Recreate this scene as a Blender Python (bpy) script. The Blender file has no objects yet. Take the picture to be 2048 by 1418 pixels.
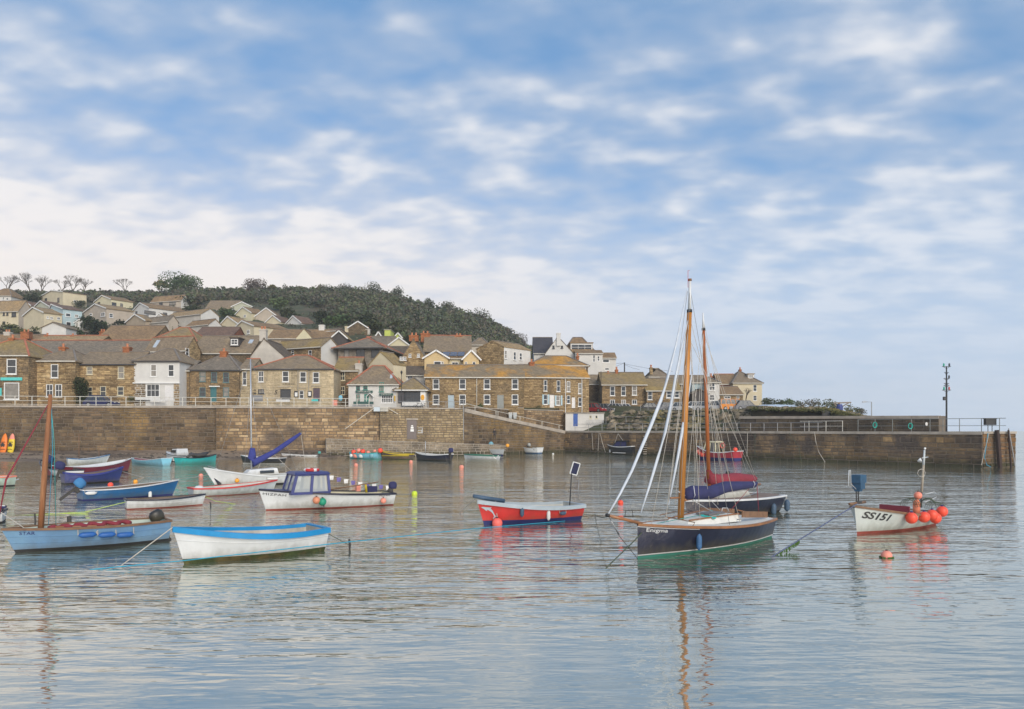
import bpy, math, random
from math import sin, cos, pi, radians, atan2, sqrt, hypot
from mathutils import Vector, Matrix
random.seed(11)
S = bpy.context.scene
COL = S.collection
# ---------------------------------------------------------------- camera
F = 1500.0      # focal length in photo pixels (photo is 2048 wide)
YH = 858.0      # row of the sea horizon
HC = 3.7        # camera height above the water, metres
cam_d = bpy.data.cameras.new('camera'); cam = bpy.data.objects.new('camera', cam_d); COL.objects.link(cam)
cam_d.sensor_width = 36; cam_d.lens = F/2048*36; cam_d.shift_y = (YH-709)/2048
cam_d.clip_start = .1; cam_d.clip_end = 40000
cam.location = (0, 0, HC); cam.rotation_euler = (pi/2, 0, 0); S.camera = cam
# ---------------------------------------------------------------- sky, sun, exposure
SUN_EL, SUN_AZ = 26, 155          # azimuth measured from +Y (view direction) clockwise
W = bpy.data.worlds.new('World'); S.world = W; W.use_nodes = True
nt = W.node_tree; N = nt.nodes; LK = nt.links
for n in list(N): N.remove(n)
def nd(t, **k):
    n = N.new(t)
    for a, b in k.items(): setattr(n, a, b)
    return n
def mth(op, a, b=None, c=None, clamp=False):
    n = N.new('ShaderNodeMath'); n.operation = op; n.use_clamp = clamp
    for i, v in enumerate((a, b, c)):
        if v is None: continue
        if isinstance(v, (int, float)): n.inputs[i].default_value = v
        else: LK.new(v, n.inputs[i])
    return n.outputs[0]
def mixc(f, a, b, t='MIX'):
    n = N.new('ShaderNodeMix'); n.data_type = 'RGBA'; n.blend_type = t
    for s, v in ((n.inputs[0], f), (n.inputs[6], a), (n.inputs[7], b)):
        if isinstance(v, (int, float)): s.default_value = v
        elif isinstance(v, tuple): s.default_value = v + (1,)
        else: LK.new(v, s)
    return n.outputs[2]
out = nd('ShaderNodeOutputWorld'); bg = nd('ShaderNodeBackground')
sky = nd('ShaderNodeTexSky', sky_type='NISHITA', sun_disc=False)
sky.sun_elevation = radians(SUN_EL); sky.sun_rotation = radians(SUN_AZ)
sky.altitude = 0; sky.air_density = 1.0; sky.dust_density = .6; sky.ozone_density = 1.4
tc = nd('ShaderNodeTexCoord'); sep = nd('ShaderNodeSeparateXYZ'); LK.new(tc.outputs['Generated'], sep.inputs[0])
dz = mth('MAXIMUM', sep.outputs[2], 0.0)
den = mth('ADD', dz, 0.24)
cx = mth('DIVIDE', sep.outputs[0], den); cy = mth('DIVIDE', sep.outputs[1], den)
cmb = nd('ShaderNodeCombineXYZ'); LK.new(cx, cmb.inputs[0]); LK.new(cy, cmb.inputs[1])
def cloud(scale, rot, sx, sy, det, rough, off, dist=0.0):
    mp = nd('ShaderNodeMapping'); LK.new(cmb.outputs[0], mp.inputs[0])
    mp.inputs['Rotation'].default_value[2] = radians(rot); mp.inputs['Scale'].default_value = (sx, sy, 1); mp.inputs['Location'].default_value = off
    nz = nd('ShaderNodeTexNoise'); LK.new(mp.outputs[0], nz.inputs['Vector'])
    nz.inputs['Scale'].default_value = scale; nz.inputs['Detail'].default_value = det; nz.inputs['Roughness'].default_value = rough
    nz.inputs['Distortion'].default_value = dist
    return nz.outputs['Fac']
def ramp(v, a, b):
    n = nd('ShaderNodeMapRange', interpolation_type='SMOOTHSTEP'); LK.new(v, n.inputs[0])
    n.inputs[1].default_value = a; n.inputs[2].default_value = b
    return n.outputs[0]
c_big = cloud(1.7, 20, 1, 1.15, 3, .5, (3.1, 1.7, 0))
c_mid = cloud(7.4, 26, .85, 1.2, 2, .5, (0.4, 7.3, 0), .15)
c_fine = cloud(13, 20, .8, 1.2, 3, .6, (5.0, 2.0, 0))
left = mth('MULTIPLY_ADD', sep.outputs[0], -.62, .5, clamp=True)             # 1 towards the bright evening side
hz = ramp(dz, .52, .0)                                                     # 1 at the horizon
lw = mth('MULTIPLY', left, ramp(dz, .45, .08))
cov = mth('ADD', mth('MULTIPLY', c_big, .46), mth('ADD', mth('MULTIPLY', c_mid, .52), mth('MULTIPLY', c_fine, .12)))
cov = mth('ADD', cov, mth('MULTIPLY', lw, .22))
cov = mth('ADD', cov, mth('MULTIPLY', hz, .12))
cl = ramp(cov, .40, .80)
core = ramp(cov, .58, .80)
skc = mixc(1.0, sky.outputs[0], (.105, .120, .150), 'MULTIPLY')
skc = mixc(.60, skc, (.16, .345, .58))                                       # clear air deepened to the blue of the day
cloudcol = mixc(core, (.43, .51, .64), (.77, .78, .81))
cloudcol = mixc(mth('MULTIPLY', lw, .7), cloudcol, (.90, .87, .87))
col = mixc(mth('MULTIPLY', cl, .95), skc, cloudcol)
low = ramp(dz, .38, .03)
lowcol = mixc(ramp(left, .30, .66), (.50, .61, .77), (.92, .83, .76))
col = mixc(mth('MULTIPLY', low, .88), col, lowcol)
LK.new(col, bg.inputs[0]); bg.inputs[1].default_value = 1.0; LK.new(bg.outputs[0], out.inputs[0])
sd = bpy.data.lights.new('sun', 'SUN'); sun = bpy.data.objects.new('sun', sd); COL.objects.link(sun)
sd.energy = 2.6; sd.angle = radians(36); sd.color = (1, .90, .76)
_a = radians(SUN_AZ); _e = radians(28)
_dir = Vector((sin(_a)*cos(_e), cos(_a)*cos(_e), sin(_e)))
sun.rotation_euler = (-_dir).to_track_quat('-Z', 'Y').to_euler(); sun.location = _dir*200
vs = S.view_settings; vs.view_transform = 'Standard'; vs.look = 'None'; vs.exposure = 0.17
S.cycles.volume_bounces = 2; vs.gamma = 1
S.display_settings.display_device = 'sRGB'
# ---------------------------------------------------------------- placing helpers
def at(px, py, Y): return Vector(((px-1024)*Y/F, Y, HC-(py-YH)*Y/F))
def wat(px, py, z=0.0):
    Y = (HC-z)*F/(py-YH); return Vector(((px-1024)*Y/F, Y, z))
# ---------------------------------------------------------------- material helpers
MATS = {}
def mat(name, c, rough=.7, var=.12, scale=3.0, metal=0.0, bump=0.0, bscale=None, c2=None, t=(.45, .6), spec=None, isl=0.0, emit=None, stretch=None, rowmul=None):
    """plain procedural material: base colour with noise variation, optional second colour in patches"""
    if name in MATS: return MATS[name]
    m = bpy.data.materials.new(name); m.use_nodes = True; MATS[name] = m
    T = m.node_tree; n = T.nodes; l = T.links; p = n['Principled BSDF']
    p.inputs['Roughness'].default_value = rough; p.inputs['Metallic'].default_value = metal
    if spec is not None: p.inputs['Specular IOR Level'].default_value = spec
    tcn = n.new('ShaderNodeTexCoord'); vec = tcn.outputs['Object']
    if stretch:
        mp = n.new('ShaderNodeMapping'); mp.inputs['Scale'].default_value = stretch; l.new(vec, mp.inputs[0]); vec = mp.outputs[0]
    nz = n.new('ShaderNodeTexNoise'); nz.inputs['Scale'].default_value = scale; nz.inputs['Detail'].default_value = 5; nz.inputs['Roughness'].default_value = .62
    l.new(vec, nz.inputs['Vector'])
    mr = n.new('ShaderNodeMapRange'); mr.inputs[1].default_value = .3; mr.inputs[2].default_value = .7
    mr.inputs[3].default_value = 1-var; mr.inputs[4].default_value = 1+var; l.new(nz.outputs['Fac'], mr.inputs[0])
    fac = mr.outputs[0]
    if isl:
        g = n.new('ShaderNodeNewGeometry'); oi = n.new('ShaderNodeObjectInfo')
        ad = n.new('ShaderNodeMath'); ad.operation = 'ADD'; l.new(g.outputs['Random Per Island'], ad.inputs[0]); l.new(oi.outputs['Random'], ad.inputs[1])
        fr = n.new('ShaderNodeMath'); fr.operation = 'FRACT'; l.new(ad.outputs[0], fr.inputs[0])
        m2 = n.new('ShaderNodeMapRange'); m2.inputs[3].default_value = 1-isl; m2.inputs[4].default_value = 1+isl; l.new(fr.outputs[0], m2.inputs[0])
        mm = n.new('ShaderNodeMath'); mm.operation = 'MULTIPLY'; l.new(fac, mm.inputs[0]); l.new(m2.outputs[0], mm.inputs[1]); fac = mm.outputs[0]
    basec = None
    if c2:
        nb = n.new('ShaderNodeTexNoise'); nb.inputs['Scale'].default_value = scale*.35; nb.inputs['Detail'].default_value = 6; nb.inputs['Roughness'].default_value = .65; l.new(vec, nb.inputs['Vector'])
        r = n.new('ShaderNodeMapRange'); r.inputs[1].default_value = t[0]; r.inputs[2].default_value = t[1]; l.new(nb.outputs['Fac'], r.inputs[0])
        mx = n.new('ShaderNodeMix'); mx.data_type = 'RGBA'; l.new(r.outputs[0], mx.inputs[0]); mx.inputs[6].default_value = (*c, 1); mx.inputs[7].default_value = (*c2, 1)
        basec = mx.outputs[2]
    sc = n.new('ShaderNodeVectorMath'); sc.operation = 'SCALE'
    if basec: l.new(basec, sc.inputs[0])
    else: sc.inputs[0].default_value = c
    l.new(fac, sc.inputs['Scale']); l.new(sc.outputs[0], p.inputs['Base Color'])
    if name.startswith('boat_') or name.endswith('_hull') or name == 'pale_grey_green_hull':
        # scum and weed staining just above the water, faint run marks higher up
        sg = n.new('ShaderNodeSeparateXYZ'); l.new(tcn.outputs['Object'], sg.inputs[0])
        mpg = n.new('ShaderNodeMapping'); mpg.inputs['Scale'].default_value = (5, 5, .7); l.new(tcn.outputs['Object'], mpg.inputs[0])
        ng = n.new('ShaderNodeTexNoise'); ng.inputs['Scale'].default_value = 1; ng.inputs['Detail'].default_value = 5; l.new(mpg.outputs[0], ng.inputs['Vector'])
        zg = n.new('ShaderNodeMath'); zg.operation = 'MULTIPLY_ADD'; zg.inputs[1].default_value = -.55; l.new(ng.outputs['Fac'], zg.inputs[0]); l.new(sg.outputs[2], zg.inputs[2])
        rg_ = n.new('ShaderNodeMapRange'); rg_.inputs[1].default_value = -.20; rg_.inputs[2].default_value = .12; rg_.inputs[3].default_value = .42; rg_.inputs[4].default_value = 0; l.new(zg.outputs[0], rg_.inputs[0])
        mg = n.new('ShaderNodeMix'); mg.data_type = 'RGBA'; l.new(rg_.outputs[0], mg.inputs[0]); l.new(sc.outputs[0], mg.inputs[6]); mg.inputs[7].default_value = (.12, .10, .05, 1); l.new(mg.outputs[2], p.inputs['Base Color'])
    if bump:
        nz2 = n.new('ShaderNodeTexNoise'); nz2.inputs['Scale'].default_value = bscale or scale*4; nz2.inputs['Detail'].default_value = 4; l.new(vec, nz2.inputs['Vector'])
        b = n.new('ShaderNodeBump'); b.inputs['Strength'].default_value = .6; b.inputs['Distance'].default_value = bump; l.new(nz2.outputs['Fac'], b.inputs['Height']); l.new(b.outputs[0], p.inputs['Normal'])
    if emit:
        p.inputs['Emission Color'].default_value = (*c, 1); p.inputs['Emission Strength'].default_value = emit
    return m
def rowmat(name, c, c2=None, t=(.5, .62), row=.25, bw=.35, gap=.012, var=.22, mort=.35, rough=.85, spots=.25, bump=.02, pscale=.35):
    """slates or coursed stone seen from far: brick rows by object height, patches of a second colour"""
    if name in MATS: return MATS[name]
    if max(c) > .07: c = (c[0]*1.08, c[1], c[2]*.86); c2 = (c2[0]*1.08, c2[1], c2[2]*.86) if c2 else None
    m = bpy.data.materials.new(name); m.use_nodes = True; MATS[name] = m
    T = m.node_tree; n = T.nodes; l = T.links; p = n['Principled BSDF']; p.inputs['Roughness'].default_value = rough
    p.inputs['Specular IOR Level'].default_value = .25
    tcn = n.new('ShaderNodeTexCoord'); sp = n.new('ShaderNodeSeparateXYZ'); l.new(tcn.outputs['Object'], sp.inputs[0])
    ad = n.new('ShaderNodeMath'); ad.operation = 'ADD'; l.new(sp.outputs[0], ad.inputs[0]); l.new(sp.outputs[1], ad.inputs[1])
    wz = n.new('ShaderNodeTexNoise'); wz.inputs['Scale'].default_value = .9; l.new(tcn.outputs['Object'], wz.inputs['Vector'])
    za = n.new('ShaderNodeMath'); za.operation = 'MULTIPLY_ADD'; za.inputs[1].default_value = row*.8; l.new(wz.outputs['Fac'], za.inputs[0]); l.new(sp.outputs[2], za.inputs[2])
    cb = n.new('ShaderNodeCombineXYZ'); l.new(ad.outputs[0], cb.inputs[0]); l.new(za.outputs[0], cb.inputs[1])
    br = n.new('ShaderNodeTexBrick'); l.new(cb.outputs[0], br.inputs['Vector']); br.inputs['Scale'].default_value = 1
    br.inputs['Brick Width'].default_value = bw; br.inputs['Row Height'].default_value = row; br.inputs['Mortar Size'].default_value = gap
    br.inputs['Color1'].default_value = (1-var, 1-var, 1-var, 1); br.inputs['Color2'].default_value = (1+var, 1+var, 1+var, 1); br.inputs['Mortar'].default_value = (mort, mort, mort, 1)
    br.inputs['Bias'].default_value = 0; br.inputs['Mortar Smooth'].default_value = .4
    nb = n.new('ShaderNodeTexNoise'); nb.inputs['Scale'].default_value = pscale; nb.inputs['Detail'].default_value = 6; nb.inputs['Roughness'].default_value = .7
    oi = n.new('ShaderNodeObjectInfo'); sh = n.new('ShaderNodeVectorMath'); sh.operation = 'ADD'; l.new(tcn.outputs['Object'], sh.inputs[0]); l.new(oi.outputs['Location'], sh.inputs[1]); l.new(sh.outputs[0], nb.inputs['Vector'])
    r = n.new('ShaderNodeMapRange'); r.inputs[1].default_value = t[0]; r.inputs[2].default_value = t[1]; l.new(nb.outputs['Fac'], r.inputs[0])
    mx = n.new('ShaderNodeMix'); mx.data_type = 'RGBA'; l.new(r.outputs[0], mx.inputs[0]); mx.inputs[6].default_value = (*c, 1); mx.inputs[7].default_value = (*(c2 or c), 1)
    n3 = n.new('ShaderNodeTexNoise'); n3.inputs['Scale'].default_value = 2.2; n3.inputs['Detail'].default_value = 6; n3.inputs['Roughness'].default_value = .7; l.new(sh.outputs[0], n3.inputs['Vector'])
    mr = n.new('ShaderNodeMapRange'); mr.inputs[1].default_value = .3; mr.inputs[2].default_value = .7; mr.inputs[3].default_value = 1-spots; mr.inputs[4].default_value = 1+spots; l.new(n3.outputs['Fac'], mr.inputs[0])
    m1 = n.new('ShaderNodeMix'); m1.data_type = 'RGBA'; m1.blend_type = 'MULTIPLY'; m1.inputs[0].default_value = 1; l.new(mx.outputs[2], m1.inputs[6]); l.new(br.outputs['Color'], m1.inputs[7])
    sc = n.new('ShaderNodeVectorMath'); sc.operation = 'SCALE'; l.new(m1.outputs[2], sc.inputs[0]); l.new(mr.outputs[0], sc.inputs['Scale']); l.new(sc.outputs[0], p.inputs['Base Color'])
    if bump:
        b = n.new('ShaderNodeBump'); b.invert = True; b.inputs['Strength'].default_value = .7; b.inputs['Distance'].default_value = bump; l.new(br.outputs['Fac'], b.inputs['Height']); l.new(b.outputs[0], p.inputs['Normal'])
    return m
def stonemat(name, cols, rough=.9, stain=None, t=(.5, .65), sscale=.25, bump=.02):
    """separate stones: a colour per stone out of cols, grain, and world-wide stains"""
    if name in MATS: return MATS[name]
    m = bpy.data.materials.new(name); m.use_nodes = True; MATS[name] = m
    T = m.node_tree; n = T.nodes; l = T.links; p = n['Principled BSDF']; p.inputs['Roughness'].default_value = rough; p.inputs['Specular IOR Level'].default_value = .2
    g = n.new('ShaderNodeNewGeometry'); oi = n.new('ShaderNodeObjectInfo')
    ad = n.new('ShaderNodeMath'); ad.operation = 'ADD'; l.new(g.outputs['Random Per Island'], ad.inputs[0]); l.new(oi.outputs['Random'], ad.inputs[1])
    fr = n.new('ShaderNodeMath'); fr.operation = 'FRACT'; l.new(ad.outputs[0], fr.inputs[0])
    cr = n.new('ShaderNodeValToRGB'); l.new(fr.outputs[0], cr.inputs[0]); el = cr.color_ramp.elements
    while len(el) < len(cols): el.new(.5)
    for i, c in enumerate(cols): el[i].position = i/(len(cols)-1); el[i].color = (c[0]*1.05, c[1], c[2]*.88, 1)
    nz = n.new('ShaderNodeTexNoise'); nz.inputs['Scale'].default_value = 3.5; nz.inputs['Detail'].default_value = 6; nz.inputs['Roughness'].default_value = .7; l.new(g.outputs['Position'], nz.inputs['Vector'])
    mr = n.new('ShaderNodeMapRange'); mr.inputs[1].default_value = .3; mr.inputs[2].default_value = .7; mr.inputs[3].default_value = .72; mr.inputs[4].default_value = 1.25; l.new(nz.outputs['Fac'], mr.inputs[0])
    cur = cr.outputs[0]
    if stain:
        nb = n.new('ShaderNodeTexNoise'); nb.inputs['Scale'].default_value = sscale; nb.inputs['Detail'].default_value = 5; nb.inputs['Roughness'].default_value = .6; l.new(g.outputs['Position'], nb.inputs['Vector'])
        r = n.new('ShaderNodeMapRange'); r.inputs[1].default_value = t[0]; r.inputs[2].default_value = t[1]; l.new(nb.outputs['Fac'], r.inputs[0])
        mx = n.new('ShaderNodeMix'); mx.data_type = 'RGBA'; l.new(r.outputs[0], mx.inputs[0]); l.new(cur, mx.inputs[6]); mx.inputs[7].default_value = (*stain, 1); cur = mx.outputs[2]
    # broad weathering: dark streaks and pale washed areas, and the damp weedy band left by the tide
    mp = n.new('ShaderNodeMapping'); mp.inputs['Scale'].default_value = (1, 1, .45); l.new(g.outputs['Position'], mp.inputs[0])
    n5 = n.new('ShaderNodeTexNoise'); n5.inputs['Scale'].default_value = .33; n5.inputs['Detail'].default_value = 6; n5.inputs['Roughness'].default_value = .68; l.new(mp.outputs[0], n5.inputs['Vector'])
    r5 = n.new('ShaderNodeMapRange'); r5.inputs[1].default_value = .34; r5.inputs[2].default_value = .62; r5.inputs[3].default_value = .52; r5.inputs[4].default_value = 1.22; l.new(n5.outputs['Fac'], r5.inputs[0])
    sp = n.new('ShaderNodeSeparateXYZ'); l.new(g.outputs['Position'], sp.inputs[0])
    za = n.new('ShaderNodeMath'); za.operation = 'MULTIPLY_ADD'; za.inputs[1].default_value = -1.1; l.new(n5.outputs['Fac'], za.inputs[0]); l.new(sp.outputs[2], za.inputs[2])
    rt = n.new('ShaderNodeMapRange'); rt.inputs[1].default_value = -.25; rt.inputs[2].default_value = .45; l.new(za.outputs[0], rt.inputs[0])
    mt = n.new('ShaderNodeMix'); mt.data_type = 'RGBA'; l.new(rt.outputs[0], mt.inputs[0]); mt.inputs[6].default_value = (.06,.055,.03,1); l.new(cur, mt.inputs[7]); cur = mt.outputs[2]
    mm = n.new('ShaderNodeMath'); mm.operation = 'MULTIPLY'; l.new(mr.outputs[0], mm.inputs[0]); l.new(r5.outputs[0], mm.inputs[1])
    sc = n.new('ShaderNodeVectorMath'); sc.operation = 'SCALE'; l.new(cur, sc.inputs[0]); l.new(mm.outputs[0], sc.inputs['Scale']); l.new(sc.outputs[0], p.inputs['Base Color'])
    b = n.new('ShaderNodeBump'); b.inputs['Strength'].default_value = .6; b.inputs['Distance'].default_value = bump; l.new(nz.outputs['Fac'], b.inputs['Height']); l.new(b.outputs[0], p.inputs['Normal'])
    return m
# ---------------------------------------------------------------- mesh helpers
class MB:
    def __init__(s): s.v = []; s.f = []; s.mi = []
    def add(s, vs_, fs, mi=0):
        o = len(s.v); s.v.extend([tuple(a) for a in vs_])
        for f in fs: s.f.append(tuple(o+i for i in f)); s.mi.append(mi)
    def box(s, a, b, mi=0):
        x0, y0, z0 = a; x1, y1, z1 = b
        s.add([(x0,y0,z0),(x1,y0,z0),(x1,y1,z0),(x0,y1,z0),(x0,y0,z1),(x1,y0,z1),(x1,y1,z1),(x0,y1,z1)],
              [(0,3,2,1),(4,5,6,7),(0,1,5,4),(1,2,6,5),(2,3,7,6),(3,0,4,7)], mi)
    def cbox(s, c, d, mi=0): s.box((c[0]-d[0]/2, c[1]-d[1]/2, c[2]-d[2]/2), (c[0]+d[0]/2, c[1]+d[1]/2, c[2]+d[2]/2), mi)
    def bar(s, p, q, w, h=None, mi=0):
        """square bar from p to q"""
        p = Vector(p); q = Vector(q); d = (q-p); L = d.length
        if L < 1e-6: return
        d /= L; up = Vector((0,0,1)) if abs(d.z) < .95 else Vector((0,1,0)); a = d.cross(up).normalized()*(w/2); b = a.normalized().cross(d)*((h or w)/2)
        vs_ = [p-a-b, p+a-b, p+a+b, p-a+b, q-a-b, q+a-b, q+a+b, q-a+b]
        s.add(vs_, [(0,3,2,1),(4,5,6,7),(0,1,5,4),(1,2,6,5),(2,3,7,6),(3,0,4,7)], mi)
    def tube(s, pts, r, n=6, mi=0, cap=True):
        pts = [Vector(p) for p in pts]; k = len(pts); rr = r if isinstance(r, (list, tuple)) else [r]*k
        o = len(s.v)
        for i, p in enumerate(pts):
            d = (pts[min(i+1,k-1)]-pts[max(i-1,0)]).normalized(); up = Vector((0,0,1)) if abs(d.z) < .9 else Vector((0,1,0))
            a = d.cross(up).normalized(); b = a.cross(d)
            for j in range(n):
                t = 2*pi*j/n; s.v.append(tuple(p+a*(cos(t)*rr[i])+b*(sin(t)*rr[i])))
        for i in range(k-1):
            for j in range(n):
                s.f.append((o+i*n+j, o+i*n+(j+1)%n, o+(i+1)*n+(j+1)%n, o+(i+1)*n+j)); s.mi.append(mi)
        if cap:
            s.f.append(tuple(o+j for j in range(n))[::-1]); s.mi.append(mi)
            s.f.append(tuple(o+(k-1)*n+j for j in range(n))); s.mi.append(mi)
    def lathe(s, prof, n=12, c=(0,0,0), mi=0):
        """prof: list of (r, z)"""
        o = len(s.v); k = len(prof)
        for r, z in prof:
            for j in range(n):
                t = 2*pi*j/n; s.v.append((c[0]+r*cos(t), c[1]+r*sin(t), c[2]+z))
        for i in range(k-1):
            for j in range(n): s.f.append((o+i*n+j, o+i*n+(j+1)%n, o+(i+1)*n+(j+1)%n, o+(i+1)*n+j)); s.mi.append(mi)
        s.f.append(tuple(o+j for j in range(n))[::-1]); s.mi.append(mi); s.f.append(tuple(o+(k-1)*n+j for j in range(n))); s.mi.append(mi)
    def ball(s, c, r, n=12, m=8, sq=1.0, mi=0):
        s.lathe([(max(r*sin(pi*i/m), 1e-4), -r*sq*cos(pi*i/m)) for i in range(m+1)], n, c, mi)
    def build(s, name, m, parent=None, smooth=False, loc=None):
        me = bpy.data.meshes.new(name); me.from_pydata(s.v, [], s.f)
        ms = m if isinstance(m, (list, tuple)) else [m]
        for x in ms: me.materials.append(x)
        if len(ms) > 1: me.polygons.foreach_set('material_index', s.mi)
        if smooth: me.polygons.foreach_set('use_smooth', [True]*len(me.polygons))
        me.update()
        return place(name, me, parent, loc)
def place(name, me, parent=None, loc=None, rz=0.0):
    o = bpy.data.objects.new(name, me); COL.objects.link(o)
    if parent: o.parent = parent
    if loc is not None: o.location = loc
    if rz: o.rotation_euler = (0, 0, rz)
    return o
def tag(o, label=None, cat=None, group=None, kind=None):
    if label: o['label'] = label
    if cat: o['category'] = cat
    if group: o['group'] = group
    if kind: o['kind'] = kind
    return o
def empty(name, loc, rz=0.0, label=None, cat=None, group=None):
    o = bpy.data.objects.new(name, None); COL.objects.link(o); o.location = loc; o.rotation_euler = (0, 0, rz); o.empty_display_size = .3
    return tag(o, label, cat, group)
def tmesh(txt, size, ext=.004, spacing=1.0, shear=0.0, bold=0.0):
    """lettering as a mesh, centred on its own middle, in the XY plane"""
    cu = bpy.data.curves.new('lettering', 'FONT'); cu.body = txt; cu.size = size; cu.align_x = 'CENTER'; cu.align_y = 'CENTER'; cu.extrude = ext; cu.space_character = spacing; cu.shear = shear; cu.resolution_u = 3; cu.offset = bold*size
    o = bpy.data.objects.new('lettering', cu); COL.objects.link(o)
    dg = bpy.context.evaluated_depsgraph_get(); me = bpy.data.meshes.new_from_object(o.evaluated_get(dg))
    bpy.data.objects.remove(o); bpy.data.curves.remove(cu)
    return me
# ================================================================ SETTING
def water_mat():
    m = bpy.data.materials.new('sea_water'); m.use_nodes = True; T = m.node_tree; n = T.nodes; l = T.links
    for x in list(n): n.remove(x)
    o = n.new('ShaderNodeOutputMaterial'); mx = n.new('ShaderNodeMixShader'); gl = n.new('ShaderNodeBsdfGlossy'); df = n.new('ShaderNodeBsdfDiffuse')
    gl.inputs['Roughness'].default_value = .035; gl.inputs['Color'].default_value = (.99, .945, .86, 1); df.inputs['Color'].default_value = (.14, .185, .15, 1)
    g = n.new('ShaderNodeNewGeometry')
    def M(op, a, b=None, c=None, clamp=False):
        q = n.new('ShaderNodeMath'); q.operation = op; q.use_clamp = clamp
        for i, v in enumerate((a, b, c)):
            if v is None: continue
            if isinstance(v, (int, float)): q.inputs[i].default_value = v
            else: l.new(v, q.inputs[i])
        return q.outputs[0]
    def noise(sc, rot, scale, det, rough, dist=0):
        mp = n.new('ShaderNodeMapping'); mp.inputs['Scale'].default_value = sc; mp.inputs['Rotation'].default_value = (0, 0, radians(rot)); l.new(g.outputs['Position'], mp.inputs[0])
        z = n.new('ShaderNodeTexNoise'); z.inputs['Scale'].default_value = scale; z.inputs['Detail'].default_value = det; z.inputs['Roughness'].default_value = rough; z.inputs['Distortion'].default_value = dist; l.new(mp.outputs[0], z.inputs['Vector']); return z.outputs['Fac']
    w1 = noise((.42, 1.9, 1), 7, 1.0, 2, .5, .3)
    w2 = noise((.8, 2.6, 1), -9, 1.6, 2, .5, .2)
    w3 = noise((.16, .5, 1), 14, 1.0, 1, .5)
    calm = noise((.05, .09, 1), 10, 1.0, 2, .5)
    sp = n.new('ShaderNodeSeparateXYZ'); l.new(g.outputs['Position'], sp.inputs[0])
    near = M('MULTIPLY_ADD', sp.outputs[1], 1/14, -.62, clamp=True)      # the ripple dies away towards the near quay
    amp = n.new('ShaderNodeMapRange'); amp.inputs[1].default_value = .38; amp.inputs[2].default_value = .62; amp.inputs[3].default_value = .75; amp.inputs[4].default_value = 1.3; l.new(calm, amp.inputs[0])
    amp2 = M('MULTIPLY', amp.outputs[0], M('ADD', M('MULTIPLY_ADD', near, .78, .22), M('MULTIPLY', M('MULTIPLY_ADD', sp.outputs[1], 1/60, -.5, clamp=True), .25)))
    hgt = M('ADD', M('MULTIPLY', w1, .058), M('ADD', M('MULTIPLY', w2, .034), M('MULTIPLY', w3, .10)))
    hgt = M('MULTIPLY', hgt, amp2)
    b = n.new('ShaderNodeBump'); b.inputs['Strength'].default_value = 1; b.inputs['Distance'].default_value = 1.0; l.new(hgt, b.inputs['Height'])
    l.new(b.outputs[0], gl.inputs['Normal'])
    fr = n.new('ShaderNodeFresnel'); fr.inputs['IOR'].default_value = 1.75; l.new(b.outputs[0], fr.inputs['Normal'])
    f = M('MULTIPLY_ADD', fr.outputs[0], .64, .44, clamp=True)
    l.new(f, mx.inputs[0]); l.new(df.outputs[0], mx.inputs[1]); l.new(gl.outputs[0], mx.inputs[2]); l.new(mx.outputs[0], o.inputs[0])
    return m
mb = MB(); R0 = 1500; mb.add([(-R0,-60,0),(R0,-60,0),(R0,R0,0),(-R0,R0,0)], [(0,1,2,3)])
tag(mb.build('water', water_mat()), kind='structure')

YA, YB, YC = 92.0, 104.0, 118.0
def linY(px, p0, Y0, p1, Y1): return 1/(1/Y0+(px-p0)/(p1-p0)*(1/Y1-1/Y0))
def Yw(px):
    if px <= 928: return linY(px, -80, YA, 928, YB)
    if px <= 1130: return linY(px, 928, YB, 1130, YC)
    return linY(px, 1130, YC, 1965, 72.0)
def interp(x, ks):
    if x <= ks[0][0]: return ks[0][1]
    for (a, b), (c, d) in zip(ks, ks[1:]):
        if x <= c: return b+(d-b)*(x-a)/(c-a)
    return ks[-1][1]
ZL = [(92,6.5),(118,6.5),(124,9),(130,12),(146,18.3),(158,21),(172,25.3),(190,29.6),(199,31.0),(211,34.4),(232,41.0),(242,43.5),(250,45.5),(300,57),(345,59),(480,50),(700,20)]
SP = [(640,1.0),(720,1.0),(800,.95),(860,.87),(920,.83),(980,.75),(1020,.66),(1060,.52),(1100,.40),(1160,.33),(1250,.22),(1400,.12),(1560,.05),(1700,.0)]
CO = [(1600,6.5),(1680,5.6),(1740,4.6),(1790,1.0),(1840,-2.5)]
def ground(px, Y):
    b = interp(px, CO)
    return min(b, 6.5)+(interp(Y, ZL)-6.5)*interp(px, SP)
def Yst(px):
    if px < 935: return Yw(px)+.7
    if px < 1130: return Yw(px)+4.2
    return Yw(px)+5.2
TERR_COLS = list(range(-520, 1841, 14))
mb = MB(); rows = 34; n_ = len(TERR_COLS)
rnd = random.Random(5)
for px in TERR_COLS:
    y0 = Yst(px)
    fr = [0, 2.2, 4.6, 6.5, 9, 13] if px >= 1130 else [0, 2, 4, 6, 8, 11]
    Ys = [y0+v for v in fr]
    last = Ys[-1]
    for k in range(rows-len(fr)): Ys.append(last+(700-last)*((k+1)/(rows-len(fr)))**1.9)
    for i, Y in enumerate(Ys):
        z = ground(px, Y)
        if px >= 1130:
            t = min(1.0, px-1130)/1.0
            zz = [3.3, 4.0, 5.3, 6.35, 6.5, 6.5]
            if i < 6: z = min(z, zz[i] + (rnd.uniform(-.25, .25) if 0 < i < 4 else 0))
        elif px < 935 and i == 0: z = 6.4
        jitter = .5*rnd.uniform(-1, 1) if Y > 140 else 0
        mb.v.append(((px-1024)*Y/F, Y, z+jitter))
for i in range(n_-1):
    for j in range(rows-1):
        a = i*rows+j; mb.f.append((a, a+rows, a+rows+1, a+1)); mb.mi.append(0)
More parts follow.
